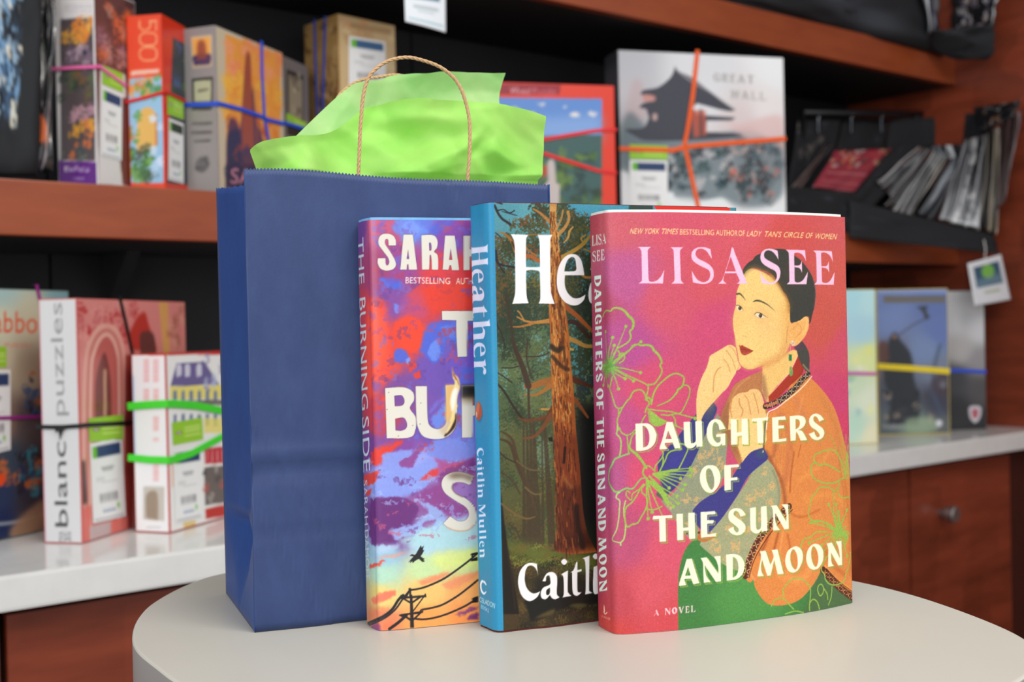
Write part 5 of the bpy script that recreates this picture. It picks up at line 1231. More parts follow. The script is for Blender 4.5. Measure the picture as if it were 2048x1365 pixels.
    c.m = z1; c.fill('692,1090 960,1088 960,1165s 692,1170', (24, 20, 20), .95, .8); c.fill('692,1160 960,1155 960,1190s 692,1195', (130, 104, 70), .8, 1.6)
    Sp = ['768,350 745,408 700,390s 650,392s 635,425s 660,460s 720,490s 770,540s 785,600s 775,650s 730,685s 660,688s 610,670s 578,645 622,600 670,630s 715,625s 738,590s 720,545s 650,500s 590,455s 568,400s 590,350s 650,325s 710,330s']; L(z2, Sp)
    c.m = z2; c.fill('600,350 650,327s 710,332s 766,352 755,380s 700,360s 640,365s', (92, 66, 46), .85, 1.4); c.stroke('640,395 632,425 655,458 700,482', .5, (120, 84, 60), .7, .2); c.stroke('765,655 730,686 660,690 600,668', .8, (214, 170, 130), .8, .3)
    for x, y in ((240, 1135), (230, 1240), (390, 1340), (300, 1405), (440, 1200), (435, 1330)): c.m = z1; c.dot((x, y), .25, (80, 66, 60))
    c.m = B
    text(c, 'BESTSELLING', (811, 567), (900, 568.5), 13.2, (240, 234, 220), -.004); text(c, 'AUTHOR', (912, 568.5), (965, 569.5), 13.2, (240, 234, 220), -.004)
    # bird
    c.m = z2; bk = (34, 32, 36)
    c.fill('368,846 385,835 405,838s 420,815s 440,780 445,795 458,782 452,808 460,812 448,835s 440,850s 465,865 455,870 466,880 450,885 435,872s 425,866s 400,880 390,892 385,880 372,892 375,878 360,888 385,860s 392,850s', bk)
    # wires and poles
    for s, w in (('110,1265 200,1225 260,1180 300,1120 330,1090', 1.5), ('112,1280 210,1235 280,1180 330,1110 372,1058', 1.0), ('245,1300 300,1260 350,1215', 1.7), ('370,1058 450,1045 560,1000 640,950 740,875 792,830', 1.1), ('450,1180 560,1155 660,1100 740,1040 795,995', 1.1), ('390,1235 470,1240 580,1215 700,1165 760,1130 795,1110', 1.1)): c.stroke(s, w, bk)
    c.m = Z(700, 1170, 11.38, B)
    c.fill('1365,230 1420,230 1440,600 1458,985 1370,985 1368,600', bk); c.fill('1132,275 1150,240 1180,240 1185,275 1690,240 1705,205 1728,205 1740,290 1690,290 1200,325 1140,330', bk)
    c.fill('1115,680 1580,610 1660,590 1672,630 1600,665 1250,700 1240,760 1120,712', bk)
    for s, w in (('1350,100 1370,100 1370,240', 1.1), ('1365,110 1290,270', .8), ('1235,330 1370,410', 1.0), ('1430,400 1590,290', 1.1), ('1670,290 1440,600', .7), ('1250,720 1370,800', 1.2), ('1440,800 1590,660', 1.0), ('1600,600 1620,575 1700,560', .8)): c.stroke(s, w, bk, smooth=False)
    c.m = z2; c.fill('745,870 795,850 795,875 750,880', bk); c.stroke('755,838 790,830', 1.4, bk); c.stroke('760,840 758,870', .8, bk); c.fill('755,1110 795,1095 795,1135 758,1138', bk)
    # spine
    c.m = B; sv = (214, 228, 236)
    for wd, y0, y1, h in (('THE', 478, 570, 10), ('BURNING', 598, 822, 11), ('SIDE', 836, 946, 12), ('SARAH', 962, 1052, 6.5), ('DAMOFF', 1062, 1162, 6.5)):
        text(c, wd, (715.2 + (y0 - 478) * .024, y0), (715.2 + (y1 - 478) * .024, y1), h * 1.2, sv, .085 if h > 8 else .05, 0, up=(1, -.3))
    return c

def book(name_pos, J, art, mat, label, side, bz, boardmat, boardlabel, L):
    e = empty('book', (J.corner[0], J.corner[1], TABLE_Z), label, 'book', 'hardcover books standing on the round table')
    J.build(art(J), mat, e, side)
    J.case(TABLE_Z + bz[0], TABLE_Z + bz[1], boardmat, e, boardlabel)
    J.pages(TABLE_Z + bz[0] + .003, TABLE_Z + bz[1] - .0035, L, M_pages, e)
    return e
M_j3 = printed('linen_textured_jacket', .5, .30, 1400, 0, .35, 0.00012)
M_j2 = printed('satin_jacket_blue', .42, .08, 900, 0, .35)
M_j1 = printed('glossy_jacket_sunset', .32, .0, 900, .15, .4)
c3 = [(1197.3, 1251), (1206, 1258.3), (1219.5, 1264.9), (1240, 1270.2), (1303, 1266.2), (1357, 1261.6), (1430, 1252.5), (1500, 1243), (1600, 1228.6), (1655, 1218.5), (1703, 1207.5)]
c2 = [(960, 1251.5), (974, 1259.5), (989, 1265.5), (1007, 1266.5), (1053, 1261), (1110, 1255.5), (1195, 1244)]
c1 = [(735.5, 1246), (740, 1254), (752, 1260.5), (766, 1263.2), (820, 1258.8), (880, 1253), (957, 1245)]
J3 = Jacket(c3, .0250, .158, TABLE_Z + .0002, TABLE_Z + .2342, .36, 400)
J2 = Jacket(c2, .0222, .157, TABLE_Z + .0012, TABLE_Z + .2420, .36, 97)
J1 = Jacket(c1, .0226, .157, TABLE_Z + .0003, TABLE_Z + .2348, .38, 85)
book('r', J3, art3, M_j3, 'magenta hardcover showing a woman in an orange jacket, rightmost of the three', (190, 70, 90), (.0, .2357), M_whiteboard, 'white boards under the jacket', .158)
book('m', J2, art2, M_j2, 'hardcover with a blue spine and giant redwood tree on the cover', (44, 150, 194), (.0, .2424), M_redboard, 'dark red boards under the jacket', .157)
book('l', J1, art1, M_j1, 'hardcover with purple and red sunset sky and power lines, leftmost of the three', (130, 60, 140), (.0012, .2362), M_blueboard, 'pale blue boards under the jacket', .157)
# ============================================================ puzzle boxes on the shelf and the counter
class Face:
    """upright rectangle: lower left corner P0, unit direction d, width w, height h (metres)"""
    def __init__(s, P0, d, w, h):
        s.P0, s.d, s.w, s.h = np.array(P0, float), np.array([d[0], d[1], 0.0]), w, h
        s.n = np.array([s.d[1], -s.d[0], 0.0])
        if (EYE - s.P0) @ s.n < 0: s.n = -s.n
    def pt(s, p, off=0.0):
        return at_plane(p, s.P0 + s.n * off, s.n) if off else at_plane(p, s.P0, s.n)
    def mm(s, pts):
        pts = np.atleast_2d(np.asarray(pts, float))
        Q = np.array([at_plane(p, s.P0, s.n) for p in pts]) - s.P0
        return np.stack([Q @ s.d, s.h - Q[:, 2]], 1) * 1000
    def canvas(s, res, base):
        c = Canvas(s.w * 1000, s.h * 1000, res, base); c.m = s.mm; return c
    def print_on(s, name, c, mat, parent, cell=2.0, off=0.0004, label=None):
        nx, ny = max(3, int(s.w * 1000 / cell)), max(3, int(s.h * 1000 / cell))
        U = np.linspace(0.0015, s.w - .0015, nx); V = np.linspace(0.0015, s.h - .0015, ny)
        Ug, Vg = np.meshgrid(U, V)
        G = s.P0 + s.n * off + Ug[..., None] * s.d + Vg[..., None] * np.array([0, 0, 1.0])
        ink = c.sample(Ug * 1000, (s.h - Vg) * 1000)
        flip = np.cross(s.d, [0, 0, 1.0]) @ s.n < 0
        if flip: G, ink = G[:, ::-1], ink[:, ::-1]
        o = link(name, grid_mesh(name, G, ink), mat, parent)
        # outward facing
        if o.data.polygons[0].normal @ Vector(s.n) < 0: o.data.flip_normals()
        if label: o['label'] = label
        return o
M_box = printed('printed_box_card', .35, 0, 900, .2, .4)
M_card = plain('grey_box_board', rgb(150, 140, 130), .7, .05, 200)
M_tagp = printed('printed_tag_card', .5)
def solve_len(P0, d, x, z):
    lo, hi = 0.0, 1.2; f = lambda L: proj(P0 + d * L + np.array([0, 0, z]))[0] - x
    s = np.sign(f(0.001))
    for _ in range(50):
        m = (lo + hi) / 2
        if np.sign(f(m)) == s: lo = m
        else: hi = m
    return lo
class Box:
    def __init__(s, label, P0, ang, xr, xl, ytop, body, height=None, name='puzzle_box', wl=None, wr=None, cat='box', group=None):
        P0 = np.array(P0, float); a = math.radians(ang)
        dr, dl = np.array([math.cos(a), math.sin(a), 0]), np.array([-math.sin(a), math.cos(a), 0])
        if height is None:
            lo, hi = 0, 1.0
            for _ in range(50):
                m = (lo + hi) / 2
                if proj(P0 + np.array([0, 0, m]))[1] > ytop: lo = m
                else: hi = m
            height = lo
        wr = wr or solve_len(P0, dr, xr, height); wl = wl or solve_len(P0, dl, xl, height)
        s.h, s.wr, s.wl = height, wr, wl
        s.R = Face(P0, dr, wr, height); s.L = Face(P0 + dl * wl, -dl, wl, height)
        s.e = empty(name, tuple(P0), label, cat, group)
        q = [P0, P0 + dr * wr, P0 + dr * wr + dl * wl, P0 + dl * wl]
        V = [tuple(p) for p in q] + [tuple(p + np.array([0, 0, height])) for p in q]
        m = plain('box_card_' + name, rgb(*body), .5, .05, 60)
        bevelled('body', V, [f[::-1] for f in CF] if False else CF, m, s.e, .0012)
def paste(face, quad, parent, art, w=60, h=80, name='price_label', off=.0011, label=None):
    """small printed label stuck on a face; quad = photo corners tl, tr, br, bl"""
    P = [face.pt(p) + face.n * off for p in quad]
    c = Canvas(w, h, 1.0, (238, 238, 236)); art(c)
    nx, ny = 26, 34; U, V = np.meshgrid(np.linspace(0, 1, nx), np.linspace(0, 1, ny))
    G = (P[0] * ((1 - U) * (1 - V))[..., None] + P[1] * (U * (1 - V))[..., None] + P[2] * (U * V)[..., None] + P[3] * ((1 - U) * V)[..., None])
    o = link(name, grid_mesh(name, G, c.sample(U * w, V * h)), M_tagp, parent)
    if o.data.polygons[0].normal @ Vector(face.n) < 0: o.data.flip_normals()
    if label: o['label'] = label
    return o
def rect(c, x0, y0, x1, y1, col, al=1): c.fill([np.array([(x0, y0), (x1, y0), (x1, y1), (x0, y1)], float)], col, al, raw=True)
def price(c, bar=(44, 66, 106)):
    w, h = c.w, c.h
    rect(c, w * .06, h * .05, w * .94, h * .2, bar); rect(c, w * .06, h * .05, w * .2, h * .2, (110, 190, 50))
    for y, a, b in ((.32, .3, .7), (.36, .34, .66), (.46, .15, .4), (.52, .3, .8)): rect(c, w * a, h * y, w * b, h * (y + .018), (170, 170, 170))
    for i in range(18): rect(c, w * (.24 + i * .03), h * .66, w * (.24 + i * .03 + (.012 if i % 3 else .02)), h * .76, (110, 110, 112))
    rect(c, w * .3, h * .86, w * .7, h * .9, (160, 176, 196)); c.dot((w * .78, h * .84), w * .05, (130, 200, 90)); rect(c, w * .06, h * .95, w * .94, h * .965, (90, 100, 110))
def lime(c):
    rect(c, 0, 0, c.w, c.h, (150, 202, 52)); c.dot((c.w * .2, c.h * .5), c.w * .09, (120, 60, 90)); c.dot((c.w * .2, c.h * .5), c.w * .05, (230, 220, 220))
    for y in (.3, .45, .65): rect(c, c.w * .38, c.h * y, c.w * .9, c.h * (y + .07), (200, 226, 120))
def rband(label, path, width, col, group=None):
    """stretched rubber band lying on box faces; path = [(x, y, face), ...]"""
    pts, nr = [], []
    prev = None
    for x, y, f in path:
        p = f.pt((x, y)) + f.n * .0022
        if prev is not None and prev is not f:               # round the upright corner
            c0 = f.P0 + (f.n + prev.n) * .0024; c0 = c0.copy(); c0[2] = (p[2] + pts[-1][2]) / 2
            pts.append(c0); m_ = f.n + prev.n; nr.append(m_ / np.linalg.norm(m_))
        pts.append(p); nr.append(f.n); prev = f
    def turn(p, q, f):                                       # the band goes on behind the edge
        t = p - q; t /= np.linalg.norm(t) + 1e-9; u = (p - f.P0) @ f.d
        if min(u, f.w - u, f.h - (p[2] - f.P0[2])) > .010: return None
        e = p + t * .004; return [e, e - f.n * .012]
    a_, b_ = turn(pts[0], pts[1], path[0][2]), turn(pts[-1], pts[-2], path[-1][2])
    if a_: pts = a_[::-1] + pts; nr = [nr[0]] * 2 + nr
    if b_: pts = pts + b_; nr = nr + [nr[-1]] * 2
    V, Fc = [], []; k = len(pts)
    for i, p in enumerate(pts):
        t = pts[min(i + 1, k - 1)] - pts[max(i - 1, 0)]; t /= np.linalg.norm(t) + 1e-9
        n = nr[i]; b = np.cross(n, t); b /= np.linalg.norm(b) + 1e-9
        for a_, c_ in ((-1, 0), (-.8, 1), (.8, 1), (1, 0), (.8, -1), (-.8, -1)): V.append(p + b * a_ * width / 2 + n * c_ * .0007)
    for i in range(k - 1):
        for j in range(6): Fc.append((i * 6 + j, i * 6 + (j + 1) % 6, (i + 1) * 6 + (j + 1) % 6, (i + 1) * 6 + j))
    Fc += [tuple(range(6))[::-1], tuple((k - 1) * 6 + j for j in range(6))]
    key = 'rubber_' + '_'.join(map(str, col))
    m = bpy.data.materials.get(key) or plain(key, rgb(*col), .5, .04, 100)
    tag(link('rubber_band', mesh('rubber_band', V, Fc), m), label, 'rubber band', group)
def blobs(c, box, cols, n, rmin, rmax, seed, al=.85):
    g = np.random.default_rng(seed); x0, y0, x1, y1 = box
    for i in range(n): clump(c, (g.uniform(x0, x1), g.uniform(y0, y1)), g.uniform(rmin, rmax), g.uniform(rmin, rmax), cols[int(g.integers(len(cols)))], .36, 3, int(g.integers(1e6)), al)
ST = S1T + .0005

# --- jigsaw box with a white spine and animals
b = Box('tall jigsaw box with white spine, sunset animals and a purple foot', on_shelf(196, NSF - .035, ST), 72, 270, 107, None, (226, 222, 220), height=.262)
c = b.L.canvas(.9, (232, 226, 224))
c.fill('121,38 191,36 191,322 122,320', (92, 80, 82)); blobs(c, (122, 40, 192, 80), [(240, 170, 70), (236, 140, 60), (250, 196, 110)], 12, 8, 16, 1); blobs(c, (122, 90, 192, 130), [(168, 140, 156), (120, 100, 116), (196, 170, 180)], 12, 7, 14, 2)
blobs(c, (122, 140, 192, 200), [(60, 70, 60), (120, 90, 60), (90, 110, 70)], 12, 7, 14, 3); blobs(c, (122, 200, 192, 240), [(196, 150, 160), (150, 110, 130)], 9, 8, 13, 4); blobs(c, (122, 245, 192, 275), [(240, 170, 60), (230, 130, 70)], 10, 6, 12, 5)
c.dot((170, 105), 3.4, (60, 56, 80)); blobs(c, (122, 285, 192, 318), [(70, 84, 90), (110, 120, 110), (226, 120, 70)], 9, 6, 11, 6)
text(c, 'JIGSAW', (128, 16), (186, 16), 6, (186, 178, 178)); text(c, 'PUZZLE', (130, 24), (184, 24), 5, (200, 190, 190))
c.fill('104,322 200,324 200,372 104,370', (108, 48, 140)); text(c, 'Buffalo', (130, 343), (179, 344), 12, (238, 226, 240), .02); text(c, '1000', (145, 360), (168, 360), 6, (206, 180, 220)); b.L.print_on('spine_print', c, M_box, b.e)
c = b.R.canvas(.8, (110, 70, 66)); blobs(c, (200, 0, 282, 120), [(150, 110, 130), (190, 140, 130), (226, 110, 60), (70, 50, 50), (90, 60, 60)], 26, 10, 24, 7); c.fill('200,130 250,150 260,375 196,368', (228, 222, 218)); c.fill('225,190 262,200 262,375 245,370', (120, 60, 50)); b.R.print_on('cover_print', c, M_box, b.e)
paste(b.R, [(204, 131), (245, 148), (245, 186), (203, 168)], b.e, lime, label='lime green sticker'); paste(b.R, [(203, 172), (243, 190), (242, 322), (200, 312)], b.e, price, label='white price label')
rband('pink rubber band round the tall white jigsaw box', [(108, 139, b.L), (150, 136, b.L), (196, 134, b.L), (198, 134, b.R), (250, 172, b.R)], .0048, (238, 110, 170))

# --- red box marked 500
b = Box('orange red jigsaw box with 500 on its spine', on_shelf(331, NSF - .03, ST), 80, 371, 252, 27, (226, 62, 28))
c = b.L.canvas(.9, (232, 66, 24))
c.fill('250,158 328,152 328,366 252,366', (150, 190, 220)); blobs(c, (254, 160, 300, 200), [(226, 110, 40), (240, 150, 60)], 10, 6, 12, 11); blobs(c, (275, 155, 325, 190), [(96, 160, 60), (70, 130, 60)], 9, 5, 12, 12); c.fill('280,225s 308,222s 312,290s 275,300s', (226, 176, 90)); c.stroke('312,230 313,290', 3.4, (206, 110, 50))
blobs(c, (254, 230, 276, 290), [(96, 150, 60), (220, 110, 50), (240, 190, 60)], 8, 5, 10, 13); blobs(c, (254, 295, 305, 365), [(60, 110, 50), (110, 160, 60), (70, 80, 60)], 22, 6, 14, 14); blobs(c, (300, 200, 328, 350), [(190, 214, 240), (214, 226, 244)], 8, 6, 12, 15)
for i, (y0, y1) in enumerate(((40, 62), (66, 91), (95, 121))):
    if i: c.stroke([(279, (y0 + y1) / 2), (286, y0 + 1), (308, y0 + 1), (314, (y0 + y1) / 2), (308, y1 - 1), (286, y1 - 1)], 2.0, (246, 170, 120), closed=True)
    else: c.stroke([(313, 60), (313, 42), (299, 42), (302, 50), (297, 59), (286, 61), (279, 54), (280, 42)], 2.0, (246, 170, 120), smooth=False)
c.fill('262,142 318,138 318,146 262,151', (240, 190, 170)); b.L.print_on('spine_print', c, M_box, b.e)
c = b.R.canvas(.8, (222, 56, 30)); c.fill('345,75 376,92 376,370 334,366', (44, 52, 60)); blobs(c, (348, 90, 372, 190), [(40, 60, 40), (80, 100, 160), (90, 130, 60)], 9, 6, 14, 16); b.R.print_on('cover_print', c, M_box, b.e)
paste(b.R, [(334, 182), (366, 204), (366, 240), (333, 228)], b.e, lime, label='lime green sticker'); paste(b.R, [(336, 236), (366, 248), (366, 368), (335, 360)], b.e, lambda q: price(q, (50, 60, 50)), label='grey price label')
rband('red rubber band round the box marked 500', [(253, 205, b.L), (290, 196, b.L), (329, 185, b.L), (333, 186, b.R), (368, 203, b.R)], .0045, (214, 26, 24))

# --- grey boxes with the sunset cathedral
def grey_box(label, px, ang, xr, xl, yt, n, seed, main):
    b = Box(label, on_shelf(px, n, ST), ang, xr, xl, yt, (150, 142, 138)); return b
b = grey_box('grey puzzle box showing orange sunset towers, crossed by a blue rubber band', 438, 70, 564.6, 366, 50, NSF - .03, 1, True)
c = b.L.canvas(.9, (150, 143, 140)); c.fill('382,74 424,70 424,132 386,136', (214, 190, 150)); c.fill('385,78 421,74 421,128 389,132', (240, 170, 80)); c.fill('387,112s 420,108s 421,129 389,132', (80, 60, 96)); c.fill('396,84s 410,84s 414,118 394,120', (150, 76, 60), .9, 1.5)
c.fill('384,157 426,153 426,208 385,210', (50, 54, 50)); c.fill('388,163 422,160 422,203 389,204', (186, 186, 150)); c.fill('396,180 418,176 417,181 396,185', (110, 110, 90))
c.fill('384,215 424,214 424,220 384,221', (56, 58, 56))
for y, a, d in ((246, 384, 425), (264, 382, 425), (281, 388, 421)): c.fill(f'{a},{y} {d},{y-2} {d},{y+3} {a},{y+4}', (92, 88, 86))
c.dot((404, 330), 11, (112, 108, 106)); blobs(c, (392, 312, 416, 348), [(96, 92, 92), (84, 80, 80)], 8, 4, 9, 21); b.L.print_on('spine_print', c, M_box, b.e)
c = b.R.canvas(.9, (206, 190, 162)); c.m = b.R.mm
q = '450,68 560,112 560,380 452,374'; c.fill(q, (240, 160, 72))
blobs(c, (450, 70, 560, 160), [(244, 140, 96), (236, 150, 80), (246, 160, 120)], 26, 10, 24, 22); blobs(c, (450, 160, 560, 240), [(248, 190, 76), (246, 176, 70), (240, 150, 60)], 24, 10, 24, 23); blobs(c, (450, 240, 560, 290), [(226, 120, 60), (190, 90, 60)], 16, 8, 18, 24)
c.fill('456,250s 470,240s 480,260 486,200 492,110 500,110 502,190 506,170 512,240s 520,260 528,290 560,300 560,380 450,378', (96, 60, 84), .93, 1.2); c.fill('484,200 491,112s 500,112s 504,200 508,300 484,300', (170, 84, 60), .9, 1); c.stroke('513,180 514,320', 2.2, (206, 110, 60), .8, .6); c.fill('455,270s 478,262s 480,330s 456,330s', (52, 54, 84), .9, 2); blobs(c, (452, 290, 558, 375), [(56, 56, 84), (84, 60, 90), (150, 70, 60)], 20, 8, 16, 25)
c.fill('452,330 560,330 560,380 452,376', (50, 50, 76), .85, 2.5); text(c, 'SAGRADA', (461, 367), (640, 372), 32, (214, 140, 160), .01); b.R.print_on('cover_print', c, M_box, b.e)
ring_ = 0
rband('blue rubber band stretched across the grey sunset box', [(367, 210, b.L), (400, 210, b.L), (437, 208, b.L), (442, 209, b.R), (480, 219, b.R), (520, 233, b.R), (530, 239, b.R), (562, 247, b.R)], .0062, (40, 84, 208))
rband('blue rubber band running down the grey sunset box', [(521, 88, b.R), (522, 150, b.R), (526, 225, b.R), (528, 240, b.R), (535, 282, b.R), (537, 340, b.R)], .0062, (40, 84, 208))
g_box = b
b = Box('second grey puzzle box, half hidden behind the sunset one', on_shelf(566, NSF - .135, ST), 72, 616, 540, 108, (112, 106, 108), wl=.05)
c = b.R.canvas(.9, (118, 112, 112)); c.fill('573,138 606,152 606,278 574,270', (40, 40, 42)); c.fill('577,148 604,160 604,240 577,236', (150, 138, 118)); blobs(c, (578, 150, 603, 238), [(60, 58, 54), (190, 178, 150)], 10, 5, 9, 27); b.R.print_on('cover_print', c, M_box, b.e)
paste(b.R, [(572, 226), (612, 246), (612, 262), (572, 246)], b.e, lime, label='lime green sticker')
rband('blue rubber band on the half hidden grey box', [(567, 246, b.R), (613, 260, b.R)], .006, (40, 84, 208))

# --- tan box
b = Box('tan puzzle box behind the bag handle, two blue bands down its side', on_shelf(685, NSF - .14, ST), 44, 790, 608, 27, (188, 150, 96))
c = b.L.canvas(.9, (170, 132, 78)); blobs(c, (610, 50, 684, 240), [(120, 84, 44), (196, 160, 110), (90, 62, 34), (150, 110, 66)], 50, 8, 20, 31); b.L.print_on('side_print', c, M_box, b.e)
c = b.R.canvas(.9, (206, 176, 128)); blobs(c, (688, 40, 788, 250), [(226, 200, 150), (190, 150, 100), (214, 160, 110)], 40, 10, 24, 32); c.fill('700,45 782,60 782,70 700,56', (170, 130, 84), .7); b.R.print_on('cover_print', c, M_box, b.e)
paste(b.R, [(697, 72), (770, 84), (772, 185), (697, 180)], b.e, lambda q: price(q, (60, 100, 140)), label='white price label')
rband('blue rubber band down the tan box, the one nearer its corner', [(652, 38, b.L), (650, 120, b.L), (647, 235, b.L)], .0058, (48, 74, 170))
rband('blue rubber band down the tan box, the one nearer its outer edge', [(631, 45, b.L), (633, 120, b.L), (637, 235, b.L)], .0058, (48, 74, 170))

# --- red framed wooden puzzle
b = Box('flat puzzle box in a red frame with blue sky and forest', on_shelf(903, NSF - .09, ST), 14, 1228, 900, 161, (214, 50, 36), wl=.035)
c = b.R.canvas(.9, (226, 62, 40)); c.fill('800,192 1204,198 1201,470 800,470', (96, 140, 206))
field_pts = None
c.fill('900,165 1122,170 1118,190 900,188', (150, 30, 44)); text(c, 'Wood', (1020, 188), (1060, 188.5), 14, (240, 200, 200), .02); text(c, 'Puzzle', (1066, 188.5), (1112, 189), 13, (206, 110, 120), .0)
c.fill('800,240s 1000,240s 1204,230 1204,285 800,280', (140, 172, 222), .8, 8)
for x, y, r in ((1083, 209, 5), (1150, 230, 6), (1185, 228, 6), (1030, 220, 6), (1130, 214, 4), (1065, 226, 3)): clump(c, (x, y), r * 1.6, r, (236, 226, 220), .3, 2, int(x), .95)
c.fill('800,285 980,280s 1100,272s 1204,270 1204,470 800,470', (64, 96, 92)); blobs(c, (1020, 300, 1200, 420), [(84, 116, 50), (50, 70, 50), (110, 140, 60), (40, 56, 54)], 60, 8, 18, 41); blobs(c, (920, 300, 1090, 420), [(84, 116, 50), (60, 80, 60)], 24, 8, 18, 42)
c.fill('1095,325s 1108,322s 1112,365 1120,370 1118,420 1088,420 1088,370 1096,362', (206, 190, 186), .95, .8); c.fill('1082,335s 1094,332s 1094,352 1084,356', (190, 76, 50), .9, .8); b.R.print_on('cover_print', c, M_box, b.e)
c = b.R
rband('red rubber band on the red framed box, the higher one', [(1000, 292, b.R), (1090, 279, b.R), (1190, 262, b.R), (1228, 260, b.R)], .006, (226, 40, 40))
rband('red rubber band on the red framed box, the lower one', [(1000, 290, b.R), (1088, 308, b.R), (1195, 342, b.R), (1228, 346, b.R)], .006, (226, 40, 40))

# --- the box with the pagoda
b = Box('large pale puzzle box picturing a dark Chinese gate tower', on_shelf(1242, NSF - .05, ST), 15.7, 1567, 1209, 99, (70, 70, 74))
c = b.R.canvas(1.0, (232, 230, 230)); z = Z(1010, 80, 3.471, b.R.mm)
c.m = b.R.mm; field(c, [(1245, 110), (1400, 130), (1560, 130), (1250, 200), (1250, 300), (1400, 200), (1540, 230), (1480, 250), (1560, 300), (1260, 420), (1400, 425), (1560, 420)],
      [(190, 190, 194), (222, 222, 224), (240, 240, 240), (196, 192, 196), (130, 140, 140), (226, 226, 228), (236, 228, 226), (222, 206, 204), (206, 186, 184), (232, 232, 232), (226, 228, 228), (236, 236, 236)], 2, 20)
c.m = z; blk = (62, 62, 72)
c.fill('860,380s 900,270s 950,300s 960,400 1000,520 900,600 830,560', (196, 168, 168), .6, 4)
c.fill('820,560s 870,500s 940,560s 990,640 1200,680s 1560,640 1700,620s 1850,700s 1930,740 1930,1060s 1800,1160 1640,1160s 1500,1090 1440,1130 1300,1100s 1180,1090 1130,1040s 870,900 810,880 800,700', (96, 112, 118), .75, 4)
c.fill('1180,180 1200,215s 1290,260s 1400,340s 1500,420s 1600,485 1560,495s 1480,480 1330,440 1300,470 1330,520 1600,540 1570,560 1400,560 1390,640 1640,650 1650,670 1400,690 1200,700s 1000,700s 940,690 850,640 840,620s 960,610s 1000,540 980,480 930,470 960,440s 1040,420 1020,390 940,380 960,350s 1060,330s 1140,270s 1170,220s', blk, .97, .8)
c.fill('960,380s 1040,390s 1040,425 960,430', (206, 140, 130), .9, 1); c.fill('1025,515s 1055,515s 1055,560 1025,560', (206, 170, 160), .9, 1); c.fill('1290,490 1390,490 1400,660 1310,680', (206, 92, 70), .8, 1.5); c.fill('1350,480 1365,480 1375,660 1350,680', (90, 60, 60), .8, 1)
c.stroke('1200,215 1300,290 1440,370 1590,480', 3.2, (196, 190, 190), .8, 1); c.fill('1550,570 1620,590 1900,520s 1930,660 1700,690 1600,640', (226, 190, 186), .8, 4)
for x0, y0, x1, y1, cs, sd in ((1130, 760, 1560, 1080, [(38, 62, 68), (52, 56, 62), (60, 84, 84), (196, 190, 190)], 51), (1560, 700, 1920, 1130, [(90, 110, 116), (190, 160, 150), (50, 70, 76), (206, 110, 90), (60, 60, 66)], 52), (1620, 850, 1860, 1060, [(46, 62, 66), (56, 50, 54)], 53)): blobs(c, (x0, y0, x1, y1), cs, 60 if sd < 53 else 20, 7, 16, sd)
c.fill('800,900 860,930 870,1230 800,1230', (238, 238, 238), .9, 2); c.fill('800,1210 1130,1060s 1180,1100s 1300,1130s 1500,1100s 1600,1180s 1720,1190s 1930,1150 1930,1400 800,1400', (238, 240, 240), .97, 1.2)
c.m = b.R.mm; glyph_line(c, {**GD, 'G': GD['G'], 'W': (lambda g: ([np.c_[q[:, 0], 1 - q[:, 1]] for q in g[0]], g[1]))(GD['M']), 'L': GS['L']}, 'GREAT', (1427, 163), (1508, 168), 17, (0, -1), (176, 172, 168), .2); glyph_line(c, {**GD, 'W': (lambda g: ([np.c_[q[:, 0], 1 - q[:, 1]] for q in g[0]], g[1]))(GD['M']), 'L': GS['L']}, 'WALL', (1460, 197), (1532, 202), 17, (0, -1), (176, 172, 168), .2)
b.R.print_on('cover_print', c, M_box, b.e, 1.8)
c = b.L.canvas(.6, (62, 62, 68)); c.fill('1200,150 1245,120 1245,230 1200,240', (96, 92, 98), .8, 8); b.L.print_on('side_print', c, M_box, b.e)
paste(b.R, [(1259, 289), (1335, 292), (1335, 320), (1259, 318)], b.e, lime, label='lime green sticker'); paste(b.R, [(1259, 320), (1335, 322), (1335, 428), (1259, 425)], b.e, price, label='white price label')
OR = (240, 96, 30)
rband('orange rubber band climbing the pagoda box', [(1394, 105, b.R), (1385, 190, b.R), (1374, 262, b.R), (1368, 290, b.R), (1375, 320, b.R), (1399, 430, b.R)], .0085, OR)
rband('orange rubber band lying across the pagoda box', [(1242, 298, b.R), (1345, 301, b.R), (1368, 295, b.R), (1392, 292, b.R), (1567, 278, b.R)], .0085, OR)

# ---------------------------------------------------------------- counter
CTz = CT + .0005
def ang_of(a, b_, z): A, B_ = at_z(a, z), at_z(b_, z); return math.degrees(math.atan2(B_[1] - A[1], B_[0] - A[0]))
b = Box('puzzle box at the far left showing a sandy sky and dark cat', at_z((-150, 1116), CTz), 68, 137, -230, None, (96, 110, 104), height=.3075, wl=.045)
b.R.P0  # front face runs out of the picture
c = b.R.canvas(.9, (190, 206, 196)); field(c, [(0, 580), (130, 585), (0, 640), (60, 640), (0, 720), (50, 740), (0, 850), (60, 840), (20, 920), (70, 930), (0, 990), (60, 1000), (0, 1050), (70, 1060), (-80, 600), (-80, 1000)],
      [(170, 200, 196), (130, 170, 176), (214, 214, 186), (206, 200, 170), (206, 196, 166), (180, 166, 140), (150, 120, 100), (90, 80, 80), (60, 76, 92), (80, 66, 66), (44, 60, 92), (60, 56, 66), (30, 46, 84), (150, 110, 84), (180, 206, 200), (40, 56, 84)], 2, 14)
text(c, 'Cabbo', (-46, 664), (74, 667), 46, (226, 92, 64), .0); text(c, 'PUZZLE', (10, 694), (66, 695), 8, (220, 120, 100))
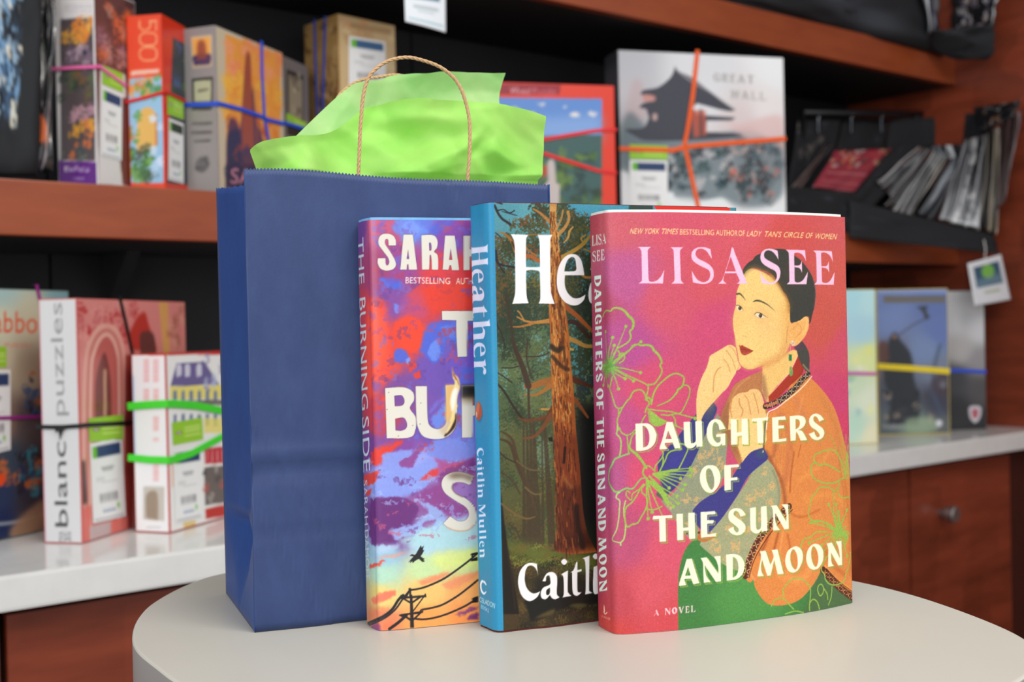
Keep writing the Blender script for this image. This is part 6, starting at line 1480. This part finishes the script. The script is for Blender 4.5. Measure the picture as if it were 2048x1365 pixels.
blobs(c, (48, 740, 76, 830), [(40, 46, 60), (196, 110, 50), (60, 90, 130)], 14, 5, 12, 61); blobs(c, (0, 900, 80, 990), [(40, 60, 96), (60, 150, 170), (206, 110, 60), (40, 40, 50)], 22, 6, 16, 62); c.stroke('-20,1050 30,1045 85,1030', 3, (206, 206, 206), .9, 1); c.fill('20,1060s 85,1000s 90,1040 40,1090s', (170, 130, 100), .9, 3); c.dot((0, 960), 8, (232, 80, 40))
b.R.print_on('cover_print', c, M_box, b.e)
paste(b.R, [(-25, 693), (12, 694), (12, 735), (-25, 737)], b.e, lime, label='lime green sticker'); paste(b.R, [(-40, 741), (20, 740), (20, 900), (-40, 915)], b.e, price, label='white price label')
rband('purple rubber band across the box at the far left', [(-60, 838, b.R), (20, 836, b.R), (120, 832, b.R)], .0045, (150, 40, 130)); rband('purple rubber band at the top of the far left box', [(72, 576, b.R), (77, 600, b.R)], .0045, (150, 40, 130))

P = at_z((165.7, 1088), CTz)
b = Box('white spined 500 piece puzzle box with pink arches, black band round it', P, 77, 369.6, 76.5, 596.5, (206, 110, 104))
c = b.L.canvas(1.0, (214, 212, 212)); gr, gk = (150, 148, 148), (70, 70, 70)
c.fill('74,590 80,590 94,1095 86,1095', (206, 170, 190), .7, .5)
def vtext(t, y0, y1, x, h, col, bold=0.0, k=.027):   # reads upward
    loops = glyph_outlines(t, bold); A = np.concatenate(loops); a0, a1 = A[:, 0].min(), A[:, 0].max()
    c.fill([np.c_[x + (y0 - (q[:, 0] - a0) / (a1 - a0) * (y0 - y1) - 600) * k - q[:, 1] / .73 * h, y0 - (q[:, 0] - a0) / (a1 - a0) * (y0 - y1)] for q in loops], col, raw=True)
vtext('puzzles', 832, 606, 124, 26, gr, -.008); vtext('blanc', 1054, 884, 124, 27, gk, -.008); vtext('500', 1084, 1064, 130, 26, (120, 120, 120), 0)
b.L.print_on('spine_print', c, M_box, b.e, 1.6)
c = b.R.canvas(1.0, (222, 140, 130)); zb = Z(0, 540, 2.354, b.R.mm); c.m = zb
c.fill('358,130 880,150 880,300 600,380 560,600 380,1300 372,700', (224, 140, 134)); blobs(c, (360, 150, 640, 400), [(236, 160, 150), (206, 110, 110), (190, 60, 60)], 20, 8, 18, 71)
for r, col in ((150, (236, 176, 160)), (125, (206, 120, 110)), (105, (240, 186, 170)), (86, (190, 90, 84))): c.fill(f'{495 - r*.72:.0f},1365 {495 - r*.72:.0f},560s {495 - r*.5:.0f},{470 - r:.0f}s 500,{400 - r:.0f}s {500 + r*.5:.0f},{470 - r:.0f}s {500 + r*.62:.0f},560s {500 + r*.62:.0f},1365', col, .9, .8)
c.fill('448,760 450,520s 490,390s 520,520s 525,760', (120, 60, 56), .95, 1); c.fill('486,470 500,470 500,690 486,690', (196, 150, 120)); c.fill('600,320 640,230s 680,200s 700,260s 740,380 610,380', (186, 50, 40), .9, 1.5); c.fill('660,300s 720,300s 735,400 660,400', (100, 60, 56), .9, 1)
c.fill('745,150 790,150 800,400 770,400', (224, 176, 90), .8, 1.2); blobs(c, (800, 160, 860, 380), [(226, 160, 140), (180, 110, 90)], 10, 8, 16, 72); c.fill('590,400 640,400 620,1300 580,1300', (150, 50, 44), .9, 1); c.fill('372,900 400,900 410,1100 385,1110', (50, 40, 40), .8, 1.5)
c.fill('385,1120 430,1110 425,1300 390,1310', (226, 110, 100), .9, 1); c.fill('420,1210 530,1180 520,1270 424,1290', (196, 180, 180), .9, 1); c.fill('520,1180 600,1160 600,1250 520,1260', (230, 120, 110), .9, 1)
b.R.print_on('cover_print', c, M_box, b.e)
def q2(*p): return [(x / 2.354, y / 2.354 + 540) for x, y in p]
paste(b.R, q2((412, 700), (578, 682), (578, 800), (418, 812)), b.e, lime, label='lime green sticker'); paste(b.R, q2((420, 820), (570, 790), (590, 1160), (435, 1195)), b.e, price, label='white price label')
BK = (24, 24, 26)
rband('black rubber band wrapped round the white spined box', [(80, 854, b.L), (120, 855, b.L), (163, 852, b.L), (168, 851, b.R), (262, 846, b.R), (300, 845, b.R)], .0052, BK)
rband('black rubber band slanting down the pink arches cover', [(238, 599, b.R), (250, 650, b.R), (262, 705, b.R), (262, 850, b.R)], .0052, BK)
sx = [(110, 850), (117, 866), (121, 858), (124, 880), (128, 862), (134, 858), (140, 850)]
c_ = [b.L.pt(p) + b.L.n * .0032 for p in sx]; V = c_ + [p + b.L.n * .0012 for p in c_]; n_ = len(c_)
knot = link('rubber_band', mesh('rubber_band', V, [tuple(range(n_)), tuple(range(n_, 2 * n_))[::-1]] + [(i, (i + 1) % n_, n_ + (i + 1) % n_, n_ + i) for i in range(n_)]), bpy.data.materials['rubber_24_24_26'])
tag(knot, 'frayed black rubber knot in the middle of the white spine', 'rubber band')

P = at_z((340, 1067), CTz)
b = Box('small white puzzle box of townhouses with two bright green bands', P, ang_of((340, 1067), (446, 1037), CTz), 535, 262.5, 708, (196, 60, 50))
c = b.L.canvas(1.0, (236, 234, 234)); c.m = Z(0, 540, 2.354, b.L.mm); c.fill('622,500 632,500 640,900 628,900', (150, 190, 230), .8, 1); c.fill('700,395 800,395 800,402 700,404', (220, 40, 40))
for i, (y, h) in enumerate(((420, 110), (560, 60), (690, 70), (790, 20), (915, 80))):
    for x in (690, 735) if i < 2 else (735,): c.fill(f'{x-14},{y} {x+14},{y} {x+14},{y+h} {x-14},{y+h}', (236, 196, 196), .8); [c.stroke(f'{x-10},{y+k} {x+10},{y+k}', .8, (214, 130, 130), .8) for k in range(6, h, 14)]
c.fill('675,1020 775,1022 775,1185 675,1175', (196, 190, 180)); c.fill('690,1060s 740,1050s 745,1180 690,1170', (150, 130, 110), .9, 1); c.fill('690,1210 760,1210 760,1216 690,1216', (200, 200, 200)); b.L.print_on('spine_print', c, M_box, b.e, 1.6)
c = b.R.canvas(1.0, (240, 238, 234)); c.m = Z(0, 540, 2.354, b.R.mm); c.fill('785,388 1300,385 1300,396 790,402', (200, 40, 36))
c.fill('800,550 830,440 960,430 1030,540', (110, 100, 150)); [c.fill(f'{x},450s {x+22},448s {x+24},500 {x},505', (214, 210, 224)) for x in (830, 870, 925)]; c.fill('800,550 1300,535 1300,600 800,610', (236, 220, 120)); blobs(c, (960, 400, 1200, 560), [(190, 200, 226), (150, 140, 180)], 14, 6, 14, 73)
for y in (570, 680):
    for x in range(815, 1300, 38): c.fill(f'{x},{y} {x+16},{y-1} {x+16},{y+45} {x},{y+46}', (110, 130, 160)); c.stroke(f'{x},{y+52} {x+18},{y+52}', 1.0, (60, 60, 60))
c.fill('800,620 1300,600 1300,625 800,648', (120, 116, 110)); c.fill('960,700 1300,690 1300,760 960,770', (236, 220, 110), .8); c.fill('960,840 1300,815 1300,900 965,915', (196, 50, 60)); [c.stroke(f'{x},850 {x},900', 1.4, (240, 220, 220)) for x in range(975, 1290, 24)]
c.fill('960,930 1300,900 1300,1060 965,1110', (110, 100, 96)); blobs(c, (960, 930, 1200, 1080), [(60, 60, 60), (190, 90, 80), (180, 170, 160)], 16, 5, 12, 74); c.fill('965,1125 1300,1060 1300,1120 968,1175', (196, 50, 44)); c.stroke('808,900 812,1020', 2.0, (240, 150, 60)); c.fill('860,1190 920,1180 920,1215 865,1222', (226, 190, 110), .9, 1.5)
b.R.print_on('cover_print', c, M_box, b.e)
paste(b.R, q2((806, 720), (950, 695), (955, 800), (812, 828)), b.e, lime, label='lime green sticker'); paste(b.R, q2((812, 850), (945, 830), (950, 1165), (822, 1195)), b.e, price, label='white price label')
GR = (70, 214, 50)
rband('thick green rubber band on the townhouse box, the higher one', [(263, 813, b.L), (300, 810, b.L), (338, 808, b.L), (343, 808, b.R), (390, 812, b.R), (446, 823, b.R), (520, 840, b.R)], .0098, GR)
rband('thick green rubber band on the townhouse box, the lower one', [(264, 916, b.L), (300, 920, b.L), (338, 921, b.L), (343, 920, b.R), (380, 908, b.R), (446, 872, b.R), (520, 840, b.R)], .0092, GR)

# --- right end of the counter
b = Box('pale pastel puzzle box next to the warrior box', at_z((1630, 893), CTz), 12, 1750, 1600, 581, (236, 220, 150), wl=.03)
c = b.R.canvas(.7, (186, 224, 226)); field(c, [(1700, 590), (1745, 600), (1720, 660), (1730, 720), (1710, 760), (1740, 800), (1710, 850), (1745, 870)], [(176, 222, 230), (190, 228, 230), (176, 214, 226), (226, 232, 160), (206, 224, 190), (226, 232, 206), (190, 220, 200), (232, 226, 190)], 2, 12)
blobs(c, (1640, 720, 1750, 860), [(160, 206, 150), (240, 240, 230), (236, 236, 160), (150, 190, 190)], 16, 8, 18, 81); c.dot((1738, 700), 10, (232, 232, 130), .7, 3); b.R.print_on('cover_print', c, M_box, b.e, 3)
rband('magenta rubber band on the pale pastel box', [(1660, 745, b.R), (1700, 747, b.R), (1748, 748, b.R)], .006, (200, 70, 170))
b = Box('dark puzzle box of an axe wielding warrior with a yellow band', at_z((1757, 871), CTz), 2, 1895, 1748, 580, (226, 200, 80))
c = b.R.canvas(.7, (110, 130, 170)); field(c, [(1765, 600), (1880, 600), (1770, 640), (1880, 660), (1850, 700), (1780, 720), (1880, 740), (1780, 790), (1880, 800), (1770, 850), (1830, 860), (1885, 860)], [(110, 130, 180), (96, 116, 170), (120, 140, 190), (100, 120, 176), (120, 140, 180), (110, 96, 100), (120, 130, 150), (80, 84, 96), (60, 60, 76), (90, 100, 104), (120, 140, 126), (96, 100, 100)], 2, 12)
c.fill('1757,580 1895,580 1895,588 1757,588', (130, 150, 196)); c.fill('1766,592 1890,592 1890,606 1766,606', (110, 104, 98)); c.stroke('1796,672 1830,648 1858,636', 2.4, (70, 66, 70)); c.fill('1832,614 1856,612 1852,622 1860,636 1850,640 1844,624s', (60, 62, 70))
c.fill('1778,680s 1790,665s 1800,680s 1822,710s 1828,760s 1840,800s 1836,850 1772,848 1782,800s 1768,760s 1772,710s', (38, 42, 48), .95, 2); c.dot((1789, 674), 4.5, (150, 110, 90)); c.fill('1758,690s 1772,684s 1780,720 1760,730', (96, 60, 50), .9, 2)
c.stroke('1880,690 1868,740 1868,790 1885,830', 6, (70, 84, 110), .9, 2); c.dot((1886, 770), 26, (70, 56, 66), .85, 3); c.dot((1886, 770), 8, (110, 110, 120), .9, 2); blobs(c, (1760, 780, 1860, 850), [(30, 34, 40), (60, 60, 64), (170, 150, 130)], 14, 8, 16, 82)
text(c, 'VIKING', (1764, 858), (1806, 859), 10, (190, 186, 180), .02); c.fill('1815,838s 1870,838s 1872,862s 1815,864s', (150, 170, 140), .8, 3); c.dot((1878, 847), 7, (214, 214, 224)); b.R.print_on('cover_print', c, M_box, b.e, 2.4)
rband('yellow rubber band across the warrior box', [(1757, 733, b.R), (1820, 737, b.R), (1895, 743, b.R)], .0125, (236, 208, 40))
b = Box('grey puzzle box with a small shield, against the wooden end wall', at_z((1898, 861), CTz), 6, 1968, 1890, 582, (90, 90, 92), wl=.03)
c = b.R.canvas(.7, (150, 150, 150)); field(c, [(1905, 590), (1960, 590), (1905, 640), (1960, 660), (1920, 700), (1960, 720), (1910, 760), (1960, 780), (1910, 820), (1960, 850)], [(206, 206, 206), (214, 214, 214), (200, 200, 202), (206, 206, 208), (180, 176, 174), (150, 146, 148), (60, 60, 64), (80, 76, 78), (40, 40, 42), (34, 34, 36)], 2, 14)
c.fill('1938,816s 1950,812s 1962,816s 1960,836s 1950,846s 1940,836s', (206, 200, 206)); c.fill('1944,820s 1956,820s 1955,834s 1950,838s 1945,834s', (176, 90, 100)); b.R.print_on('cover_print', c, M_box, b.e, 2.4)
rband('blue rubber band on the grey shield box', [(1898, 741, b.R), (1930, 742, b.R), (1968, 744, b.R)], .008, (48, 84, 206))

# ============================================================ clothing and tags
def cloth_mat(name, base, rough=.7, gloss=0.0):
    m = printed(name, rough, 0, 900, gloss); return m
M_cloth = printed('black_cotton_print', .8); M_poly = printed('clear_poly_sleeve', .22, 0, 900, 1.0, .8)
def garment(label, quad, ns, art, mat, amp=.006, seed=0, name='folded_shirt', cat='shirt', group=None, nx=46, ny=46, base=(26, 27, 30), thick=.012):
    """rumpled folded garment spanned by four traced corners (tl, tr, br, bl) at shelf depths ns"""
    P = [at_plane(p, SN * (n_ if n_ > -1.468 + (p[0] - 1920) * .00145 + .02 else -1.468 + (p[0] - 1920) * .00145 + max(0, n_ + 1.58) * .25), SN) for p, n_ in zip(quad, ns)]
    w, h = np.linalg.norm(P[1] - P[0]) * 1000, np.linalg.norm(P[3] - P[0]) * 1000
    c = Canvas(100, 100, 1.4, base); art(c)
    U, V = np.meshgrid(np.linspace(0, 1, nx), np.linspace(0, 1, ny))
    G = (P[0] * ((1 - U) * (1 - V))[..., None] + P[1] * (U * (1 - V))[..., None] + P[2] * (U * V)[..., None] + P[3] * ((1 - U) * V)[..., None])
    nz = vnoise(ny, nx, 12, seed, 2) - .5; D = nz * amp * 2.2 + amp * .5 * np.sin(U * 9 + V * 5 + seed)
    edge = np.minimum(np.minimum(U, 1 - U), np.minimum(V, 1 - V)); D = D - thick * np.exp(-edge / .04)
    G = G + D[..., None] * SN; G[..., 0] += (nz * .003)
    ink = c.sample(U * 100, V * 100)
    o = link(name, grid_mesh(name, G, ink), mat)
    if np.dot(o.data.polygons[len(o.data.polygons) // 2].normal, SN) < 0: o.data.flip_normals()
    md = o.modifiers.new('cloth', 'SOLIDIFY'); md.thickness = thick * .6; md.offset = -1
    o.data.polygons.foreach_set('use_smooth', np.ones(len(o.data.polygons), bool))
    return tag(o, label, cat, group)
def spots(cols, n, seed, box=(0, 0, 100, 100), r=(4, 12)):
    def f(c): blobs(c, box, cols, n, r[0], r[1], seed)
    return f
def both(*fs):
    def f(c):
        for g in fs: g(c)
    return f
def streaks(cols, n, seed, w=(2, 6)):
    def f(c):
        g = np.random.default_rng(seed)
        for i in range(n):
            x = g.uniform(0, 100); c.stroke([(x, -5), (x + g.uniform(-8, 8), 50), (x + g.uniform(-8, 8), 105)], g.uniform(*w), cols[int(g.integers(len(cols)))], .8, 1.2)
    return f
nS = NSF
garment('black shirt at the far left with a blue and silver print', [(-70, -60), (92, -60), (84, 352), (-70, 350)], (nS - .03, nS - .02, nS - .012, nS - .03),
        both(spots([(110, 150, 186), (160, 186, 206), (60, 90, 124), (220, 214, 196), (36, 44, 54)], 130, 3, (30, 0, 72, 76), (4, 9)), lambda c: c.stroke('84,-5 86,30 80,60 74,105', 26, (30, 31, 34))), M_cloth, .004, 3)
garment('dark shirt in a clear sleeve beside the white jigsaw box', [(78, -60), (106, -60), (109, 340), (54, 346)], (nS - .06, nS - .055, nS - .05, nS - .05),
        both(spots([(110, 96, 90), (60, 56, 54), (160, 150, 146), (80, 96, 70)], 30, 4), lambda c: c.fill('10,74s 60,74s 80,86s 30,84s', (230, 110, 50)), lambda c: c.stroke('88,-5 92,40 60,105', 6, (206, 200, 200), .9, 1)), M_poly, .006, 5)
garment('black folded shirt lying on the highest shelf', [(1480, -70), (1880, -70), (1895, 112), (1470, -8)], (nS + .012, nS + .012, nS + .014, nS + .014),
        both(lambda c: c.fill('30,40s 70,60s 72,90s 40,75s', (70, 76, 84), .7, 5), spots([(40, 44, 52), (22, 23, 26)], 14, 8)), M_cloth, .012, 8, nx=60)  # soft grey patch is a highlight painted on the black cloth
garment('dark sleeve hanging over the corner of the highest shelf', [(1868, 60), (2000, 45), (1985, 118), (1900, 118)], (nS + .05, nS + .06, nS + .06, nS + .05), spots([(34, 36, 40), (18, 19, 22)], 12, 9), M_cloth, .012, 9)
garment('shirt with a pale mosaic print at the top right corner', [(1916, -60), (2010, -60), (1992, 58), (1918, 60)], (nS + .0, nS + .0, nS + .015, nS + .015), spots([(190, 170, 166), (110, 100, 110), (214, 206, 206), (70, 76, 110)], 60, 10, r=(5, 12)), M_poly, .008, 10)
garment('narrow white and blue sleeve edge on the highest shelf', [(1846, -60), (1884, -60), (1878, 72), (1862, 72)], (nS + .032, nS + .032, nS + .034, nS + .034), streaks([(206, 206, 214), (90, 110, 180), (60, 60, 66)], 8, 11), M_poly, .004, 11)
# rail and hangers of the middle shelf
M_blk = plain('black_steel', rgb(22, 22, 25), .4, .05, 50, .5, 0, .3)
ra, rb_ = at_plane((1606, 226), SN * (nS - .09), SN), at_plane((1912, 229), SN * (nS - .09), SN)
V, Fc = sweep([ra, rb_], [.008, .008], 16); re_ = empty('clothes_rail', tuple(ra), 'black clothes rail above the hanging shirts on the middle shelf', 'rail')
link('tube', mesh('tube', V, Fc), M_blk, re_, True)
for p in (ra, rb_):
    V, Fc = sweep([np.array([p[0], p[1], S1T]), p], [.006, .006], 10); link('post', mesh('post', V, Fc), M_blk, re_, True)
dk_ = [(30, 32, 36), (20, 21, 24), (44, 48, 54)]
G_ = 'shirts hanging from the black rail'
L_ = [('black shirt hanging at the left end of the rail', [(1598, 236), (1686, 236), (1646, 440), (1572, 425)], (-.10, -.10, -.055, -.055), spots(dk_ + [(96, 90, 84)], 24, 20), M_cloth),
      ('dark shirt hanging behind the red printed one', [(1688, 236), (1782, 236), (1736, 455), (1650, 450)], (-.11, -.11, -.065, -.065), spots(dk_, 20, 21), M_cloth),
      ('black shirt hanging behind the silver packed ones', [(1784, 236), (1892, 234), (1862, 470), (1740, 462)], (-.105, -.105, -.085, -.085), spots(dk_, 20, 22), M_cloth),
      ('black shirt hanging near the wooden end wall', [(1895, 232), (1985, 222), (1990, 480), (1866, 474)], (-.09, -.09, -.09, -.085), spots(dk_, 20, 23), M_cloth),
      ('shirt with a tan stripe at the left end of the rail', [(1652, 290), (1668, 286), (1590, 396), (1574, 384)], (-.05, -.05, -.02, -.02), streaks([(120, 112, 106), (70, 66, 66), (160, 150, 140)], 9, 24), M_poly),
      ('shirt with a red printed panel under many colours', [(1672, 300), (1788, 296), (1708, 388), (1628, 374)], (-.055, -.055, -.015, -.015), both(lambda c: rect(c, 0, 0, 100, 100, (150, 52, 66)), spots([(190, 160, 120), (226, 120, 60), (60, 100, 70), (200, 190, 180), (60, 50, 50), (190, 50, 60)], 46, 25, (0, 0, 100, 46), (4, 9)), lambda c: [rect(c, 10, y, 90, y + 2, (190, 110, 116)) for y in (60, 70, 80)]), M_poly),
      ('broad black sleeve hanging between red print and silver packs', [(1800, 284), (1846, 286), (1740, 430), (1700, 400)], (-.045, -.045, -.005, -.005), spots([(46, 48, 52), (34, 36, 40)], 12, 26), M_cloth),
      ('silver packed shirt, leftmost of the shiny ones', [(1836, 292), (1866, 298), (1790, 398), (1756, 362)], (-.045, -.045, -.008, -.008), streaks([(236, 234, 236), (180, 176, 176), (250, 250, 250)], 12, 27), M_poly),
      ('silver packed shirt with a bright lower fold', [(1862, 298), (1888, 304), (1818, 440), (1774, 410)], (-.035, -.035, .012, .012), streaks([(240, 238, 236), (196, 186, 176), (255, 255, 255), (150, 146, 146)], 12, 28), M_poly),
      ('cream edged shirt hanging between two silver packs', [(1892, 300), (1906, 304), (1826, 436), (1806, 418)], (-.05, -.05, -.012, -.012), streaks([(230, 222, 206), (150, 140, 130), (246, 242, 236)], 10, 29), M_poly),
      ('wide glossy packed shirt catching blue light', [(1858, 292), (1934, 288), (1932, 312), (1880, 322)], (-.05, -.05, -.03, -.03), streaks([(190, 200, 220), (240, 240, 244), (110, 116, 130)], 10, 30), M_poly),  # streaks of blue grey and white in the sleeve colour
      ('dark blue backed packed shirt', [(1914, 304), (1940, 308), (1868, 442), (1838, 428)], (-.055, -.055, -.018, -.018), streaks([(110, 120, 134), (190, 196, 204), (236, 236, 240)], 10, 31), M_poly),
      ('crumpled grey packed shirt right of the dark blue one', [(1932, 280), (1984, 266), (1962, 462), (1880, 438)], (-.035, -.035, .015, .015), both(streaks([(190, 188, 190), (150, 148, 150), (230, 228, 230)], 16, 32), spots([(210, 208, 206), (90, 90, 94)], 20, 33)), M_poly),
      ('beige strip of a packed shirt at the right end of the rail', [(1980, 262), (2002, 252), (1998, 470), (1964, 456)], (-.03, -.03, .018, .018), streaks([(220, 200, 170), (236, 220, 190), (190, 170, 144)], 12, 34), M_poly),
      ('brownish clear pack against the wooden end wall', [(2008, 236), (2048, 222), (2012, 400), (1998, 420)], (-.03, -.02, .02, .02), streaks([(160, 116, 110), (110, 76, 70), (220, 200, 200), (180, 140, 140)], 12, 35), M_poly),
      ('dark cloth trailing over the middle shelf edge', [(1700, 400), (1990, 470), (2004, 508), (1700, 476)], (.004, .012, .02, .010), spots(dk_, 20, 36), M_cloth),
      ('black garment slumped on the shelf beside the pagoda box', [(1572, 372), (1710, 384), (1716, 468), (1566, 452)], (-.01, -.01, .006, .0), spots([(36, 40, 48), (26, 28, 32), (48, 54, 62)], 20, 37), M_cloth)]
for i, (lab, q, ns, art, m) in enumerate(L_):
    garment(lab, q, tuple(nS + a for a in ns), art, m, .0022, 40 + i, 'hanging_shirt', 'shirt', G_, 30, 34, thick=.0035)
garment('collar of bright rumpled labels at the rail end', [(1962, 212), (2046, 200), (2034, 232), (1968, 262)], (nS - .02,) * 4, spots([(60, 56, 56), (150, 140, 130), (176, 130, 100), (30, 30, 32), (200, 196, 190)], 30, 60), M_poly, .006, 60, 'shirt_collar', 'shirt')
def hook(px, py, i):
    p = at_plane((px, py), SN * (nS - .085), SN); pts = [p + np.array([0, 0, -.03]), p + np.array([0, 0, -.008])] + [p + SD * (.008 * math.sin(a)) * 1 + np.array([0, 0, .004 + .010 * (1 - math.cos(a)) * .5]) for a in np.linspace(.3, 3.6, 8)]
    V, Fc = sweep(pts, [.0016] * len(pts), 6); return V, Fc
for i, px in enumerate((1636, 1702, 1762, 1832, 1886)):
    V, Fc = hook(px, 238, i); tag(link('hanger_hook', mesh('hanger_hook', V, Fc), plain('chromed_wire', rgb(110, 114, 120), .2, .03, 50, .5, 0, 1) if i == 0 else bpy.data.materials['chromed_wire']), 'small chrome hanger hook on the black rail', 'hook', 'chrome hooks on the rail')

def tagcard(label, quad, n_, art, hang):
    P = [at_plane(p, SN * n_, SN) for p in quad]; e = empty('price_tag', tuple(P[0]), label, 'price tag')
    c = Canvas(60, 70, 1.4, (238, 242, 246)); art(c)
    nx = ny = 30; U, V = np.meshgrid(np.linspace(0, 1, nx), np.linspace(0, 1, ny))
    G = (P[0] * ((1 - U) * (1 - V))[..., None] + P[1] * (U * (1 - V))[..., None] + P[2] * (U * V)[..., None] + P[3] * ((1 - U) * V)[..., None])
    G = G + (np.sin(U * math.pi) * .002)[..., None] * SN
    o = link('card', grid_mesh('card', G, c.sample(U * 60, V * 70)), M_tagp, e); md = o.modifiers.new('card', 'SOLIDIFY'); md.thickness = .0006
    top = (P[0] + P[1]) / 2; V, Fc = sweep([top - np.array([0, 0, .003]), top + (np.array(hang) - top) * .5 + SN * .003, np.array(hang)], [.0009] * 3, 6)
    link('string', mesh('string', V, Fc), M_whiteboard, e)
def t1(c): rect(c, 12, 40, 48, 44, (186, 196, 200)); rect(c, 18, 47, 42, 50, (200, 206, 210)); rect(c, 4, 62, 56, 63.5, (150, 190, 196)); rect(c, 10, 2, 50, 30, (90, 120, 150))
def t2(c): rect(c, 8, 8, 52, 42, (60, 96, 120)); c.dot((30, 20), 11, (130, 196, 90)); c.fill('8,30 52,26 52,42 8,42', (150, 176, 190), .6, 3); rect(c, 18, 50, 44, 54, (196, 206, 180))
tagcard('white price tag hanging from the highest shelf above the bag', [(808, -42), (891, -38), (891.6, 65), (811, 43)], nS + .004, t1, at_plane((850, -70), SN * (nS + .001), SN))
tagcard('white price tag with a green dot hanging by the wooden end wall', [(1935.5, 527.6), (2002.4, 509), (2021.8, 599.4), (1950, 612)], nS + .150, t2, at_plane((1968, 480), SN * (nS + .149), SN))
# ------------------------------------------------------------ square the whole shop with the world axes
bpy.context.view_layer.update()
Q = Matrix.Rotation(-(math.pi / 2 - TH), 4, 'Z')
for me in {o.data for o in SC.objects if o.type == 'MESH'}: me.transform(Q); me.update()
for o in SC.objects:
    if o.type == 'EMPTY': o.location = Q @ o.location
    elif o.type in ('CAMERA', 'LIGHT'): o.matrix_world = Q @ o.matrix_world
bpy.context.view_layer.update()
for o in SC.objects:
    if o.type == 'MESH' and o.parent:
        o.matrix_parent_inverse = Matrix.Translation(-o.parent.location) if o.parent.type == 'EMPTY' else Matrix()
